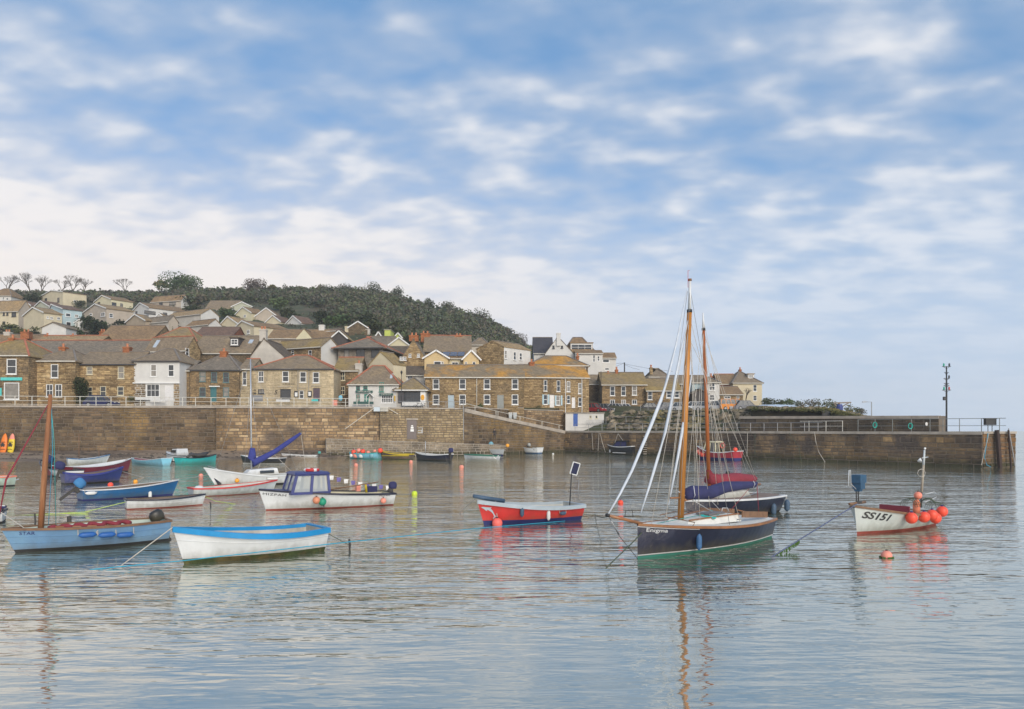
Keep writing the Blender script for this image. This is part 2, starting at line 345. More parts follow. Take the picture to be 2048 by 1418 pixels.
m_ground = mat('scrub_ground', (.055, .062, .025), .95, .35, .22, c2=(.095, .075, .045), t=(.46, .56), bump=.25, bscale=.9)
tag(mb.build('hillside', m_ground, smooth=True), kind='structure')

# street in front of the houses and car park behind the pier: tarmac sheets a little above the ground
m_tar = mat('worn_tarmac', (.085, .08, .075), .95, .2, .6)
mb = MB(); L_ = [(px, Yw(px)+.6) for px in range(-460, 931, 30)]
for (p, Y) in L_: mb.v += [((p-1024)*Y/F, Y, 6.56), ((p-1024)*(Y+17)/F, Y+17, 6.56)]
for i in range(len(L_)-1): mb.f.append((2*i, 2*i+2, 2*i+3, 2*i+1)); mb.mi.append(0)
tag(mb.build('street', m_tar), kind='structure')
mb = MB(); L_ = [(px, Yst(px)+9.2) for px in range(1136, 1620, 25)]
for (p, Y) in L_: mb.v += [((p-1024)*Y/F, Y, 6.57), ((p-1024)*(Y+15)/F, Y+15, 6.57)]
for i in range(len(L_)-1): mb.f.append((2*i, 2*i+2, 2*i+3, 2*i+1)); mb.mi.append(0)
tag(mb.build('car_park', m_tar), kind='structure')

# beach strip at the foot of the wall
def sand_z(d): return interp(d, [(0, 1.05), (3.0, .55), (3.6, .62), (5.8, .2), (6.2, .27), (8.4, .04), (12, -.5)])
mb = MB(); cols = list(range(-520, 741, 12)); ds = [0,1,2,3,3.6,4.6,5.8,6.2,7,7.8,8.4,10,12]
for px in cols:
    Y0 = Yw(px)+.3; k = 1.0
    if px > 560: k = max(.15, 1-(px-560)/190)
    for d in ds:
        dd = d*(.85+.15*sin(px*.021)+.06*sin(px*.09))*k
        Y = Y0-dd; mb.v.append(((px-1024)*Y/F, Y, sand_z(d)+.03*sin(px*.13+d)))
for i in range(len(cols)-1):
    for j in range(len(ds)-1):
        a = i*len(ds)+j; mb.f.append((a+1, a+1+len(ds), a+len(ds), a)); mb.mi.append(0)
m_sand = mat('wet_sand', (.27, .20, .14), .8, .25, .5, c2=(.13, .095, .07), t=(.47, .55), bump=.05, stretch=(.25, 1.4, 1))
tag(mb.build('beach', m_sand, smooth=True), kind='structure')

# ---------------------------------------------------------------- masonry
def stone_face(rng, x0, z0, x1, z1, pr, gap=.018):
    """one dressed stone standing proud of the backing plane y=0 (towards -y)"""
    x0 += gap; x1 -= gap; z0 += gap; z1 -= gap; w = x1-x0; h = z1-z0
    j = lambda a: rng.uniform(-a, a)
    jx = min(.06, w*.1); jz = min(.035, h*.12); i = min(.05, w*.12, h*.18)
    B = [(x0+j(jx*.4), .03, z0+j(jz*.4)), (x1+j(jx*.4), .03, z0+j(jz*.4)), (x1+j(jx*.4), .03, z1+j(jz*.4)), (x0+j(jx*.4), .03, z1+j(jz*.4))]
    Fv = [(x0+i+j(jx*.3), -pr+j(.01), z0+i), (x1-i+j(jx*.3), -pr+j(.01), z0+i), (x1-i+j(jx*.3), -pr+j(.01), z1-i), (x0+i+j(jx*.3), -pr+j(.01), z1-i)]
    return B+Fv, [(4,5,6,7), (0,1,5,4), (1,2,6,5), (2,3,7,6), (3,0,4,7)]
def masonry(root, Wd, z0, ztop, ch, lr, m, parts=0, holes=(), pr=(.03, .09), seed=1, x_from=0.0, zbot=None, name='stone', jit=.34, partx=None):
    """coursed stones over the local wall plane; ztop(x) gives the top; up to `parts` of them are objects of their own"""
    rng = random.Random(seed); z = z0; stuff = MB(); single = []
    zmax = max(ztop(x_from), ztop(x_from+Wd), ztop(x_from+Wd/2))
    while z < zmax-.05:
        h = ch*rng.uniform(1-jit, 1+jit*1.4); h = min(h, zmax-z); x = x_from - rng.uniform(0, lr[0])
        if zmax-z-h < ch*.4: h = zmax-z
        while x < x_from+Wd:
            w = rng.uniform(*lr); a = max(x, x_from); b = min(x+w, x_from+Wd)
            if x_from+Wd-b < lr[0]*.35: b = x_from+Wd
            x += w
            if b-a < .12: continue
            top = min(z+h, ztop(a), ztop(b))
            if top-z < ch*.3: continue
            segs = [(a, b)]
            for (hx0, hz0, hx1, hz1) in holes:
                if top <= hz0+.02 or z >= hz1-.02: continue
                ns = []
                for (p, q) in segs:
                    if q <= hx0 or p >= hx1: ns.append((p, q)); continue
                    if p < hx0: ns.append((p, hx0))
                    if q > hx1: ns.append((hx1, q))
                segs = ns
            for (p, q) in segs:
                if q-p < .12: continue
                V, Fc = stone_face(rng, p, z, q, top, rng.uniform(*pr))
                if parts and (partx is None or partx[0] <= p <= partx[1]): single.append((p, z, q, top, V, Fc))
                else: stuff.add(V, Fc)
        z += h
    single.sort(key=lambda s: -(s[2]-s[0])*(s[3]-s[1]))
    for (p, zz, q, top, V, Fc) in single[:parts]:
        cx_, cz_ = (p+q)/2, (zz+top)/2; me = bpy.data.meshes.new('stone'); me.from_pydata([(a-cx_, b, c-cz_) for a, b, c in V], [], Fc); me.materials.append(m)
        place(name, me, root, (cx_, 0, cz_))
    for s_ in single[parts:]: stuff.add(s_[4], s_[5])
    if stuff.v:
        o = stuff.build('stonework', m, root); o['kind'] = 'stuff'
m_st_dark = stonemat('dark_wall_stone', [(0.115,0.084,0.060), (0.174,0.122,0.080), (0.083,0.065,0.051), (0.213,0.155,0.095), (0.136,0.104,0.077)], stain=(.30, .19, .07), t=(.53, .66), sscale=.11)
m_st_gold = stonemat('golden_wall_stone', [(0.325,0.221,0.126), (0.217,0.151,0.093), (0.420,0.304,0.186), (0.156,0.112,0.074), (0.296,0.205,0.131), (0.486,0.373,0.244)], stain=(.14, .105, .08), t=(.54, .66), sscale=.16)
m_st_pale = stonemat('pale_wall_stone', [(0.328,0.258,0.167), (0.249,0.194,0.122), (0.421,0.335,0.228), (0.209,0.156,0.102), (0.369,0.296,0.192)], stain=(.24,.17,.09), t=(.56,.7), sscale=.3)
m_st_pier = stonemat('pier_stone', [(0.183,0.127,0.082), (0.264,0.182,0.108), (0.122,0.090,0.068), (0.218,0.159,0.104), (0.326,0.222,0.120)], stain=(.085,.066,.055), t=(.50,.62), sscale=.17)
m_mort = mat('lime_mortar', (.17, .135, .10), .95, .2, 1.2)
m_mort_p = mat('pale_mortar', (.27, .23, .17), .95, .15, 1.2)
m_cope = mat('granite_coping', (.36, .31, .255), .85, .22, 1.1, bump=.02)
m_conc = mat('weathered_concrete', (.34, .30, .25), .9, .25, .8, bump=.02)
m_white = mat('white_paint', (.78, .77, .74), .55, .06, 2)
m_cream = mat('cream_rail_paint', (.60, .57, .50), .6, .12, 4)
m_steel = mat('galvanised_steel', (.34, .34, .34), .5, .15, 6, metal=.5)
m_dark = mat('black_paint', (.018, .018, .02), .5, .1, 4)
def wall_run(label, pA, pB, zt0, zt1, zb, thick, ch, lr, m, back, parts=0, seed=1, off=0.0, cope=True, name='harbour_wall', cat='wall', holes=(), partx=None, copeh=.22):
    (a, Ya), (b, Yb_) = pA, pB
    A = Vector(((a-1024)*Ya/F, Ya, 0)); B = Vector(((b-1024)*Yb_/F, Yb_, 0)); d = B-A; Ln = d.length; rz = atan2(d.y, d.x)
    root = empty(name, A, rz, label, cat); zt = lambda x: zt0+(zt1-zt0)*max(0, min(1, x/Ln))
    m0 = MB(); o = off
    v = [(0,o,zb),(Ln,o,zb),(Ln,o+thick,zb),(0,o+thick,zb),(0,o,zt0),(Ln,o,zt1),(Ln,o+thick,zt1),(0,o+thick,zt0)]
    m0.add(v, [(0,3,2,1),(4,5,6,7),(0,1,5,4),(1,2,6,5),(2,3,7,6),(3,0,4,7)])
    m0.build('wall_core', back, root)
    masonry(root, Ln, zb+.0, lambda x: zt(x)-(copeh if cope else 0), ch, lr, m, parts, holes=holes, seed=seed, partx=partx)
    if cope:
        x = 0; rng = random.Random(seed+9)
        while x < Ln-.2:
            w = min(rng.uniform(1.3, 2.1), Ln-x); q = MB(); za, zb2 = zt(x), zt(x+w)
            vv = [(x+.01,-.14,za-copeh),(x+w-.01,-.14,zb2-copeh),(x+w-.01,.55,zb2-copeh),(x+.01,.55,za-copeh),(x+.01,-.14,za+.02),(x+w-.01,-.14,zb2+.02),(x+w-.01,.55,zb2+.02),(x+.01,.55,za+.02)]
            q.add(vv, [(0,3,2,1),(4,5,6,7),(0,1,5,4),(1,2,6,5),(2,3,7,6),(3,0,4,7)]); q.build('coping_stone', m_cope, root); x += w
    return root, Ln
r1, L1 = wall_run('long dark brown stone harbour wall behind the kayaks, left of the projecting pier of masonry', (-300, linY(-300,-80,YA,928,YB)), (432, Yw(432)), 6.6, 6.65, -.6, 1.2, .42, (.35, 1.5), m_st_dark, m_mort, parts=280, seed=3, partx=(14, 60))
# dark recess under a lintel in the wall
q = MB(); x0 = 42.2
r2, L2 = wall_run('golden rubble harbour wall below the pale granite building', (432, Yw(432)-.35), (760, Yw(760)-.1), 6.65, 6.7, -.6, 1.4, .38, (.35, 1.4), m_st_gold, m_mort, parts=298, seed=4)
r3, L3 = wall_run('pale squared stone wall with a grey door below the small railings', (760, Yw(760)-.7), (928, Yw(928)-.2), 6.6, 6.6, -.6, 1.8, .27, (.4, .9), m_st_pale, m_mort, parts=290, seed=5, holes=((3.6, 2.35, 4.95, 4.95),), copeh=.16)
q = MB(); q.box((3.65, -.02, 2.35), (4.9, .06, 4.9)); dr = q.build('door', mat('weathered_grey_door', (.17,.14,.13), .8, .2, 5, stretch=(6,1,.4)), r3)
q = MB(); q.box((4.12,-.07,3.75),(4.5,-.03,4.0)); q.box((4.08,-.07,3.35),(4.54,-.03,3.68)); q.box((4.18,-.07,4.05),(4.44,-.03,4.22)); q.build('notice', m_white, r3)
q = MB(); q.box((3.5,-.1,4.95),(5.1,.05,5.15)); q.build('lintel', m_cope, r3)
q = MB(); q.box((5.1,-.05,3.0),(5.75,.02,3.9)); q.build('metal_plate', m_steel, r3)
r4, L4 = wall_run('ramp wall falling from the street to the pier, golden at its left and dark at its right', (928, YB-.1), (1130, YC), 6.5, 3.4, -.6, .8, .40, (.5, 1.2), m_st_dark, m_mort, seed=6, copeh=.45, parts=200)
# the low plinth with a concrete top along the foot of the wall
r5, L5 = wall_run('low grey stone plinth running along the foot of the wall behind the yellow boat', (652, Yw(652)-2.2), (1012, Yw(1012)-4.5), 2.45, 1.45, -.6, 4.2, .34, (.5, 1.1), stonemat('plinth_stone', [(.24,.20,.155),(.30,.25,.20),(.20,.165,.13),(.33,.28,.22)], stain=(.10,.085,.07)), m_conc, seed=7, name='stone_plinth', cope=False)
# rocks rubble between plinth and pier root
r6, L6 = wall_run('curved brown stone pier carrying the walkway and railings', (1130, YC), (1965, 72.0), 3.42, 3.42, -.8, 5.0, .43, (.7, 1.5), m_st_pier, m_mort, parts=295, seed=8, name='harbour_pier', cat='pier', copeh=.26, partx=(8, 60))
r7, L7 = wall_run('rust stained end face of the pier with its timber fenders', (1965, 72.0), (2031, 73.6), 3.44, 3.44, -.8, 6, .43, (.7, 1.4), stonemat('rusty_stone', [(.24,.13,.06),(.17,.11,.07),(.13,.095,.065),(.28,.16,.075)], stain=(.10,.075,.055)), m_mort, seed=9, name='harbour_pier', cat='pier', copeh=.2)
m_timber = mat('tarred_timber', (.035, .018, .014), .8, .3, 3, stretch=(1,1,.2))
for x, w in ((1.5, .34), (3.05, .14)):
    q = MB(); q.bar((x, -.35, 3.6), (x+.25+.1*w, -.5, -.8), w, w*.8); q.build('fender_post', m_timber, r7)
q = MB(); q.bar((3.15, -.3, 3.75), (3.85, -.45, 0.1), .09, .06); q.build('steel_strip', m_steel, r7)
# parapet behind the walkway
def Yp(px): return linY(px, 1130, YC, 1965, 72)+5.6
r8, L8 = wall_run('dark massive sea parapet behind the pier walkway, ending in a blunt corner', (1480, Yp(1480)), (1878, Yp(1878)), 5.35, 5.12, 2.6, 2.4, .6, (.9, 2.0), stonemat('parapet_stone', [(.085,.07,.06),(.11,.09,.072),(.065,.055,.05),(.13,.105,.08)], stain=(.16,.12,.07)), m_mort, seed=10, name='sea_parapet', cat='wall', copeh=.3)
# walkway on the ramp
mb = MB(); cols = [(928,6.45),(980,5.65),(1030,4.74),(1080,4.05),(1130,3.38),(1140,3.38)]
for px, z in cols:
    Y = Yw(px)+.5; mb.v += [((px-1024)*Y/F, Y, z), ((px-1024)*(Y+4.6)/F, Y+4.6, z)]
for i in range(len(cols)-1): mb.f.append((2*i,2*i+2,2*i+3,2*i+1)); mb.mi.append(0)
tag(mb.build('ramp', m_conc), kind='structure')
# the retaining wall between ramp and terrace gardens
r9, L9 = wall_run('golden stone retaining wall between the ramp and the terrace gardens', (1040, Yw(1040)+4.1), (1128, Yw(1128)+4.3), 6.75, 6.75, 2.9, .6, .3, (.4, .95), m_st_gold, m_mort, seed=12, parts=120, name='retaining_wall', copeh=.12)
r10, L10 = wall_run('low brown garden wall with dark planting left of the lilac shed', (930, Yw(930)+4.1), (1016, Yw(1016)+4.1), 6.9, 6.7, 3.9, .5, .28, (.4, .9), m_st_dark, m_mort, seed=13, name='garden_wall', copeh=.1)
# ---------------------------------------------------------------- railings
def railing(label, pts, zf, hgt, post_px, rails=(1.0, .5), r=.035, m=None, group=None, name='railing'):
    """pts: [(px, Y)] polyline, zf(px)= foot height, posts at the given columns"""
    m = m or m_cream
    def P(px):
        for (a, Ya), (b, Yb_) in zip(pts, pts[1:]):
            if px <= b: return linY(px, a, Ya, b, Yb_)
        return pts[-1][1]
    base = Vector(((pts[0][0]-1024)*pts[0][1]/F, pts[0][1], zf(pts[0][0]))); root = empty(name, base, 0, label, 'railing', group)
    for k in rails:
        q = MB(); cs = [p for p, _ in pts]; xs = sorted(set(cs+[c for c in post_px if cs[0] < c < cs[-1]]))
        L = [Vector(((px-1024)*P(px)/F, P(px), zf(px)+hgt*k))-base for px in xs]
        q.tube(L, r*(1.0 if k > .9 else .8), 5); q.build('rail', m, root)
    for px in post_px:
        Y = P(px); b = Vector(((px-1024)*Y/F, Y, zf(px)))-base; q = MB(); q.tube([(0,0,-.15),(0,0,hgt+.02)], r*1.35, 6); q.build('post', m, root, loc=b)
    return root
railing('long cream two-rail street railing from the turquoise shop to the tall silver mast', [(-60, Yw(-60)+.2), (500, Yw(500)+.2)], lambda p: 6.65, 1.15, [-30, 30, 64, 130, 160, 192, 222, 252, 281, 309, 338, 365, 391, 422, 452, 480, 498], (1.0, .52, .12))
railing('cream street railing in front of the pale granite building', [(506, Yw(506)+.2), (697, Yw(697)+.2)], lambda p: 6.7, 1.1, [507, 535, 562, 588, 614, 640, 666, 691], (1.0, .55, .15))
railing('short cream railing loop in front of the white inn', [(702, Yw(702)+.2), (738, Yw(738)+.2)], lambda p: 6.72, 1.05, [703, 714, 738], (1.0, .3))
railing('thin grey railing on top of the pale wall with the door', [(795, Yw(795)-.4), (926, Yw(926)-.4)], lambda p: 6.6, .85, [808, 857, 876, 892, 909, 920], (1.0, .3), r=.028, m=m_steel)
railing('pale handrail sloping down the ramp to the pier', [(930, Yw(930)+.25), (1125, Yw(1125)+.25)], lambda p: 6.5-(p-930)/195*3.05, .78, [950, 992, 996, 1040, 1084, 1118], (1.0, .1), r=.03)
railing('pale railing along the first half of the pier under the yachts', [(1150, Yw(1150)+.35), (1645, Yw(1645)+.35)], lambda p: 3.45, 1.0, [1150+27*i for i in range(19)], (1.0, .45), r=.026, m=m_steel)
railing('short pale railing in the middle of the pier', [(1600, Yw(1600)+.6), (1686, Yw(1686)+.6)], lambda p: 3.45, 1.15, [1618, 1652, 1685], (1.0, .5), r=.028, m=m_cream)
railing('pier railing reaching past the light mast to the pier head', [(1716, Yw(1716)+.4), (2012, 71.4)], lambda p: 3.45, 1.28, [1716, 1750, 1785, 1823, 1860, 1886, 1919, 1963, 1999], (1.0, .45), r=.03, m=mat('grey_green_rail', (.19,.20,.19), .55, .1, 4))
railing('upper railing on the slope behind the white hut', [(1210, Yst(1210)+3.2), (1420, Yst(1420)+3.2)], lambda p: 4.7, .9, [1212, 1252, 1300, 1340, 1385, 1419], (1.0,), r=.026, m=m_steel)
railing('thin rail fence along the edge of the car park', [(1280, Yst(1280)+9.4), (1470, Yst(1470)+9.4)], lambda p: 6.6, .95, [1281, 1296, 1326, 1358, 1396, 1432, 1468], (1.0,), r=.026, m=m_steel)

# thin evening haze over the whole harbour
q = MB(); q.box((-1560,-180,-1.2),(1560,1560,84)); hz_ = q.build('haze', MATS.get('x') or bpy.data.materials.new('evening_haze'))
hm = hz_.data.materials[0]; hm.use_nodes = True; T_ = hm.node_tree
for x in list(T_.nodes): T_.nodes.remove(x)
o_ = T_.nodes.new('ShaderNodeOutputMaterial'); v_ = T_.nodes.new('ShaderNodeVolumePrincipled'); v_.inputs['Density'].default_value = .00036; v_.inputs['Color'].default_value = (1,.985,.96,1); v_.inputs['Anisotropy'].default_value = .2; T_.links.new(v_.outputs[0], o_.inputs['Volume'])
tag(hz_, kind='stuff', label='thin pale evening haze over the harbour and hill', cat='haze')
# ================================================================ HOUSES
m_pane = mat('window_glass', (.035, .04, .045), .08, .3, 1.5, spec=.8)
m_pane2 = mat('window_glass_with_blind', (.24, .22, .19), .15, .3, 1.5, spec=.6)
m_cframe = mat('cream_frame', (.62, .56, .40), .6, .08, 3)
m_gframe = mat('green_frame', (.045, .22, .17), .5, .1, 3)
m_tframe = mat('grey_green_frame', (.10, .17, .17), .5, .1, 3)
m_dframe = mat('dark_frame', (.04, .04, .045), .5, .1, 3)
m_sill = mat('sill_stone', (.36, .33, .28), .85, .1, 3)
FR = {'w': m_white, 'c': m_cframe, 'g': m_gframe, 't': m_tframe, 'd': m_dframe}
_wc = {}
def win_mesh(w, h, st):
    """sash or casement window: frame with bars, pane as a second mesh"""
    w = round(w*20)/20; h = round(h*20)/20; k = (w, h, st)
    if k in _wc: return _wc[k]
    fm = FR[st[0]]; kind = st[1:] or 's'; t = max(.07, min(.12, w*.1)); q = MB()
    q.box((-w/2,-.06,-h/2),(-w/2+t,.05,h/2)); q.box((w/2-t,-.06,-h/2),(w/2,.05,h/2))
    q.box((-w/2+t,-.06,h/2-t),(w/2-t,.05,h/2)); q.box((-w/2+t,-.06,-h/2),(w/2-t,.05,-h/2+t))
    iw, ih = w-2*t, h-2*t; b = .05
    def vb(x): q.box((x-b/2,-.045,-h/2+t),(x+b/2,.03,h/2-t))
    def hb(z, bb=b): q.box((-w/2+t,-.05,z-bb/2),(w/2-t,.035,z+bb/2))
    if kind == 's': hb(0, .07)
    if kind == 'S': hb(0, .08); vb(0)
    if kind == 'c': vb(0)
    if kind == 'g': [vb(-iw/2+iw*i/5) for i in range(1,5)]; hb(0, .06)
    if kind == 'm': [vb(-iw/2+iw*i/6) for i in range(1,6)]; hb(.05*h, .06); hb(-.25*h, .04)
    if kind == 'b': [vb(-iw/2+iw*i/3) for i in range(1,3)]; hb(.05, .06)
    q.box((-w/2-.08,-.14,-h/2-.09),(w/2+.08,.02,-h/2))
    me = bpy.data.meshes.new('window'); me.from_pydata(q.v, [], q.f); me.materials.append(fm)
    p = MB(); p.box((-w/2+t,0,-h/2+t),(w/2-t,.03,h/2-t)); pm = bpy.data.meshes.new('pane'); pm.from_pydata(p.v, [], p.f); pm.materials.append(m_pane)
    pb = pm.copy(); pb.materials.clear(); pb.materials.append(m_pane2); _wc[k] = (me, (pm, pm, pb)); return me, _wc[k][1]
_dc = {}
def door_mesh(w, h, m):
    k = (round(w,1), round(h,1), m.name)
    if k in _dc: return _dc[k]
    q = MB(); q.box((-w/2,-.03,-h/2),(w/2,.03,h/2)); q.box((-w/2-.08,-.07,-h/2),(-w/2,.05,h/2+.08)); q.box((w/2,-.07,-h/2),(w/2+.08,.05,h/2+.08)); q.box((-w/2,-.07,h/2),(w/2,.05,h/2+.08))
    for (a, b, c, d) in ((-.38,-.42,-.06,-.05),(.06,-.42,.38,-.05),(-.38,.05,-.06,.42),(.06,.05,.38,.42)): q.box((a*w,-.05,b*h),(c*w,-.02,d*h))
    me = bpy.data.meshes.new('door'); me.from_pydata(q.v, [], q.f); me.materials.append(m); _dc[k] = me; return me
def cut_wall(mb, Wd, z0, z1, holes, rec=.14, mi=0):
    """front wall at y=0 with openings and their reveals"""
    xs = sorted({0, Wd, *[h[0] for h in holes], *[h[2] for h in holes]}); zs = sorted({z0, z1, *[h[1] for h in holes], *[h[3] for h in holes]})
    xs = [x for x in xs if 0 <= x <= Wd]; zs = [z for z in zs if z0 <= z <= z1]
    for a, b in zip(xs, xs[1:]):
        for c, d in zip(zs, zs[1:]):
            mx_, mz = (a+b)/2, (c+d)/2
            if any(h[0] < mx_ < h[2] and h[1] < mz < h[3] for h in holes): continue
            mb.add([(a,0,c),(b,0,c),(b,0,d),(a,0,d)], [(0,1,2,3)], mi)
    for (a, c, b, d) in holes:
        mb.add([(a,0,c),(b,0,c),(b,0,d),(a,0,d),(a,rec,c),(b,rec,c),(b,rec,d),(a,rec,d)], [(0,4,5,1),(1,5,6,2),(2,6,7,3),(3,7,4,0),(4,7,6,5)], mi)
def slab(mb, poly, th=.14, mi=0):
    """roof plane: polygon with thickness below it"""
    n = len(poly); mb.add(list(poly)+[(x,y,z-th) for x,y,z in poly], [tuple(range(n)), tuple(range(2*n-1, n-1, -1))]+[(i, n+i, n+(i+1)%n, (i+1)%n) for i in range(n)], mi)
# wall and roof materials
wm = {
 'brown': rowmat('brown_rubble_wall', (.28,.21,.13), (.20,.155,.105), row=.26, bw=.55, gap=.03, var=.35, spots=.3),
 'gold': rowmat('golden_rubble_wall', (.36,.275,.165), (.27,.205,.125), row=.28, bw=.6, gap=.03, var=.35, spots=.3),
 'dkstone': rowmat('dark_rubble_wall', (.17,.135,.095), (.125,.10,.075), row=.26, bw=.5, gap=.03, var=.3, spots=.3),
 'pale': rowmat('pale_granite_wall', (.44,.39,.30), (.38,.33,.255), row=.3, bw=.7, gap=.014, var=.1, mort=.75, spots=.12),
 'grey': rowmat('grey_slatehung_wall', (.20,.185,.17), (.24,.22,.2), row=.22, bw=.3, gap=.01, var=.2),
 'white': mat('white_render', (.62,.60,.56), .85, .10, .7, bump=.01),
 'offwhite': mat('pale_render', (.50,.46,.40), .9, .14, .7, bump=.01),
 'cream': mat('cream_render', (.60,.52,.36), .9, .10, .7),
 'yellow': mat('yellow_render', (.62,.47,.25), .9, .10, .7),
 'lemon': mat('lemon_render', (.62,.56,.38), .9, .08, .7),
 'pink': mat('pinkish_render', (.46,.39,.31), .9, .12, .8),
 'blue': mat('pale_blue_render', (.44,.55,.57), .85, .08, .7),
 'mint': mat('pale_green_render', (.47,.47,.36), .9, .1, .7),
 'lime': mat('lime_green_render', (.50,.56,.12), .8, .1, .7),
 'tan': mat('tan_render', (.36,.29,.21), .9, .15, .7),
 'timber': mat('dark_timber_boards', (.07,.06,.055), .9, .3, 2, stretch=(4,4,.3)),
 'brick': rowmat('red_brick', (.34,.13,.075), (.25,.10,.06), row=.09, bw=.22, gap=.01, var=.2),
}
rm = {
 'slate': rowmat('grey_slate_roof', (.225,.185,.145), (.27,.215,.15), row=.2, bw=.3, gap=.008, var=.16, mort=.55),
 'slate2': rowmat('blue_grey_slate_roof', (.19,.17,.15), (.235,.20,.165), row=.2, bw=.3, gap=.008, var=.16, mort=.55),
 'slatedk': rowmat('dark_slate_roof', (.12,.10,.085), (.16,.13,.10), row=.2, bw=.3, gap=.008, var=.18, mort=.55),
 'brown': rowmat('brown_tiled_roof', (.24,.17,.11), (.30,.21,.125), row=.25, bw=.3, gap=.012, var=.16, mort=.5),
 'tan': rowmat('tan_tiled_roof', (.31,.235,.15), (.36,.26,.15), row=.25, bw=.3, gap=.012, var=.16, mort=.5),
 'lichen': rowmat('lichened_slate_roof', (.23,.19,.14), (.46,.25,.06), t=(.44,.58), row=.2, bw=.3, gap=.008, var=.14, mort=.6, pscale=.16),
 'olive': rowmat('mossy_slate_roof', (.235,.19,.13), (.29,.22,.10), t=(.42,.6), row=.2, bw=.3, gap=.008, var=.15, mort=.55, pscale=.25),
 'purple': rowmat('purple_brown_roof', (.16,.11,.095), (.19,.125,.10), row=.25, bw=.3, gap=.012, var=.16, mort=.5),
 'navy': rowmat('navy_slate_roof', (.06,.063,.085), (.07,.072,.095), row=.2, bw=.3, gap=.008, var=.12, mort=.6),
}
m_ridge = mat('red_ridge_tile', (.42,.14,.075), .85, .25, 1.5)
m_ridgeg = mat('grey_ridge_tile', (.20,.17,.145), .9, .2, 1.5)
m_pot = mat('clay_pot', (.50,.20,.10), .85, .15, 4)
m_brickc = rowmat('orange_chimney_brick', (.40,.16,.075), (.30,.12,.065), row=.09, bw=.22, gap=.01, var=.2)
CH = {'r': m_brickc, 'g': wm['offwhite'], 'c': wm['cream'], 's': wm['gold'], 'w': wm['white'], 'd': wm['dkstone']}
GRND = 6.55
def house(label, x0, x1, ye, yb, Y, yr, roof='gx', yaw=0, D=7.0, xs=None, wall='brown', rmt='slate', wins=(), chim=(), ridge='g', barge=True, oh=.28, side=None, stones=None, name='house', cat='house', doors=(), frontmat=None, gut=True, hipr=.8, holes=True, gable2=None, skyl=(), ax=None, group=None, drop=4.0):
    a = radians(yaw); c, s = cos(a), sin(a); zb = GRND if yb is None else HC-(yb-YH)*Y/F
    P0 = Vector(((x0-1024)*Y/F, Y, zb)); u = lambda px: (px-1024)/F
    t1 = (u(x1)*P0.y-P0.x)/(c-u(x1)*s); Wd = t1; P1 = Vector((P0.x+Wd*c, P0.y+Wd*s, zb))
    if xs is not None:
        Q = P1 if xs > x1 else P0; D = max(2.5, min(26, (u(xs)*Q.y-Q.x)/(-s-u(xs)*c)))
    root = empty(name, P0, a, label, cat, group)
    def fl(px, py, off=0.0):
        """pixel on the front plane (pushed back by off) to local x, z"""
        bx, by = P0.x-off*s, P0.y+off*c; t = (u(px)*by-bx)/(c-u(px)*s); Yp = by+t*s; return t, HC-(py-YH)*Yp/F-zb
    def sl(px, py):
        t = (u(px)*P1.y-P1.x)/(-s-u(px)*c); Yp = P1.y+t*c; return t, HC-(py-YH)*Yp/F-zb
    ze = fl(x0, ye)[1]
    if ax is None: ax_ = Wd/2
    else: ax_ = fl(ax, yr)[0]
    if roof in ('gx', 'hip'): Yr = P0.y+Wd/2*s+D/2*c
    elif roof == 'gy': Yr = P0.y+ax_*s
    else: Yr = P0.y+Wd/2*s
    zr = max(HC-(yr-YH)*Yr/F-zb, ze+.4)
    if roof in ('gx','hip'): zr = min(zr, ze+D*.62)
    hol = []; WL = []
    for w_ in wins:
        px, py, pw, ph = w_[:4]; st = w_[4] if len(w_) > 4 else 'ws'; sd_ = len(w_) > 5
        if sd_:
            t, z = sl(px, py); t2 = sl(px+pw/2, py)[0]; t3 = sl(px-pw/2, py)[0]; ww = abs(t2-t3); Yp = P1.y+t*c; hh = ph*Yp/F
        else:
            t, z = fl(px, py); Yp = P0.y+t*s; ww = pw*Yp/F/c; hh = ph*Yp/F
        WL.append((t, z, ww, hh, st, sd_))
        if not sd_ and holes: hol.append((max(.02,t-ww/2), z-hh/2, min(Wd-.02,t+ww/2), z+hh/2))
    DL = []
    for (px, py, pw, ph, dm) in doors:
        t, z = fl(px, py); Yp = P0.y+t*s; ww = pw*Yp/F/c; hh = ph*Yp/F; DL.append((t, z, ww, hh, dm)); hol.append((max(.02,t-ww/2), z-hh/2, min(Wd-.02,t+ww/2), z+hh/2))
    # ---- walls
    q = MB(); bz = -drop; hol2 = [h for h in hol if h[1] > bz and h[3] < ze-.01 or roof == 'gy']
    if roof == 'gy': hol2 = [(h[0], h[1], h[2], min(h[3], ze-.02)) for h in hol if h[1] < ze-.1]
    cut_wall(q, Wd, bz, ze, hol2)
    q.add([(Wd,0,bz),(Wd,D,bz),(Wd,D,ze),(Wd,0,ze)], [(0,1,2,3)], 1); q.add([(0,D,bz),(0,0,bz),(0,0,ze),(0,D,ze)], [(0,1,2,3)], 1); q.add([(Wd,D,bz),(0,D,bz),(0,D,ze),(Wd,D,ze)], [(0,1,2,3)], 1)
    if roof == 'gx':
        q.add([(Wd,0,ze),(Wd,D,ze),(Wd,D/2,zr)], [(0,1,2)], 1); q.add([(0,0,ze),(0,D,ze),(0,D/2,zr)], [(2,1,0)], 1)
    if roof == 'gy':
        q.add([(0,0,ze),(Wd,0,ze),(ax_,0,zr)], [(0,1,2)], 0); q.add([(0,D,ze),(Wd,D,ze),(ax_,D,zr)], [(2,1,0)], 1)
    q.build('wall', [wm[wall], wm[side or wall]], root)
    # ---- roof
    q = MB(); rp = []
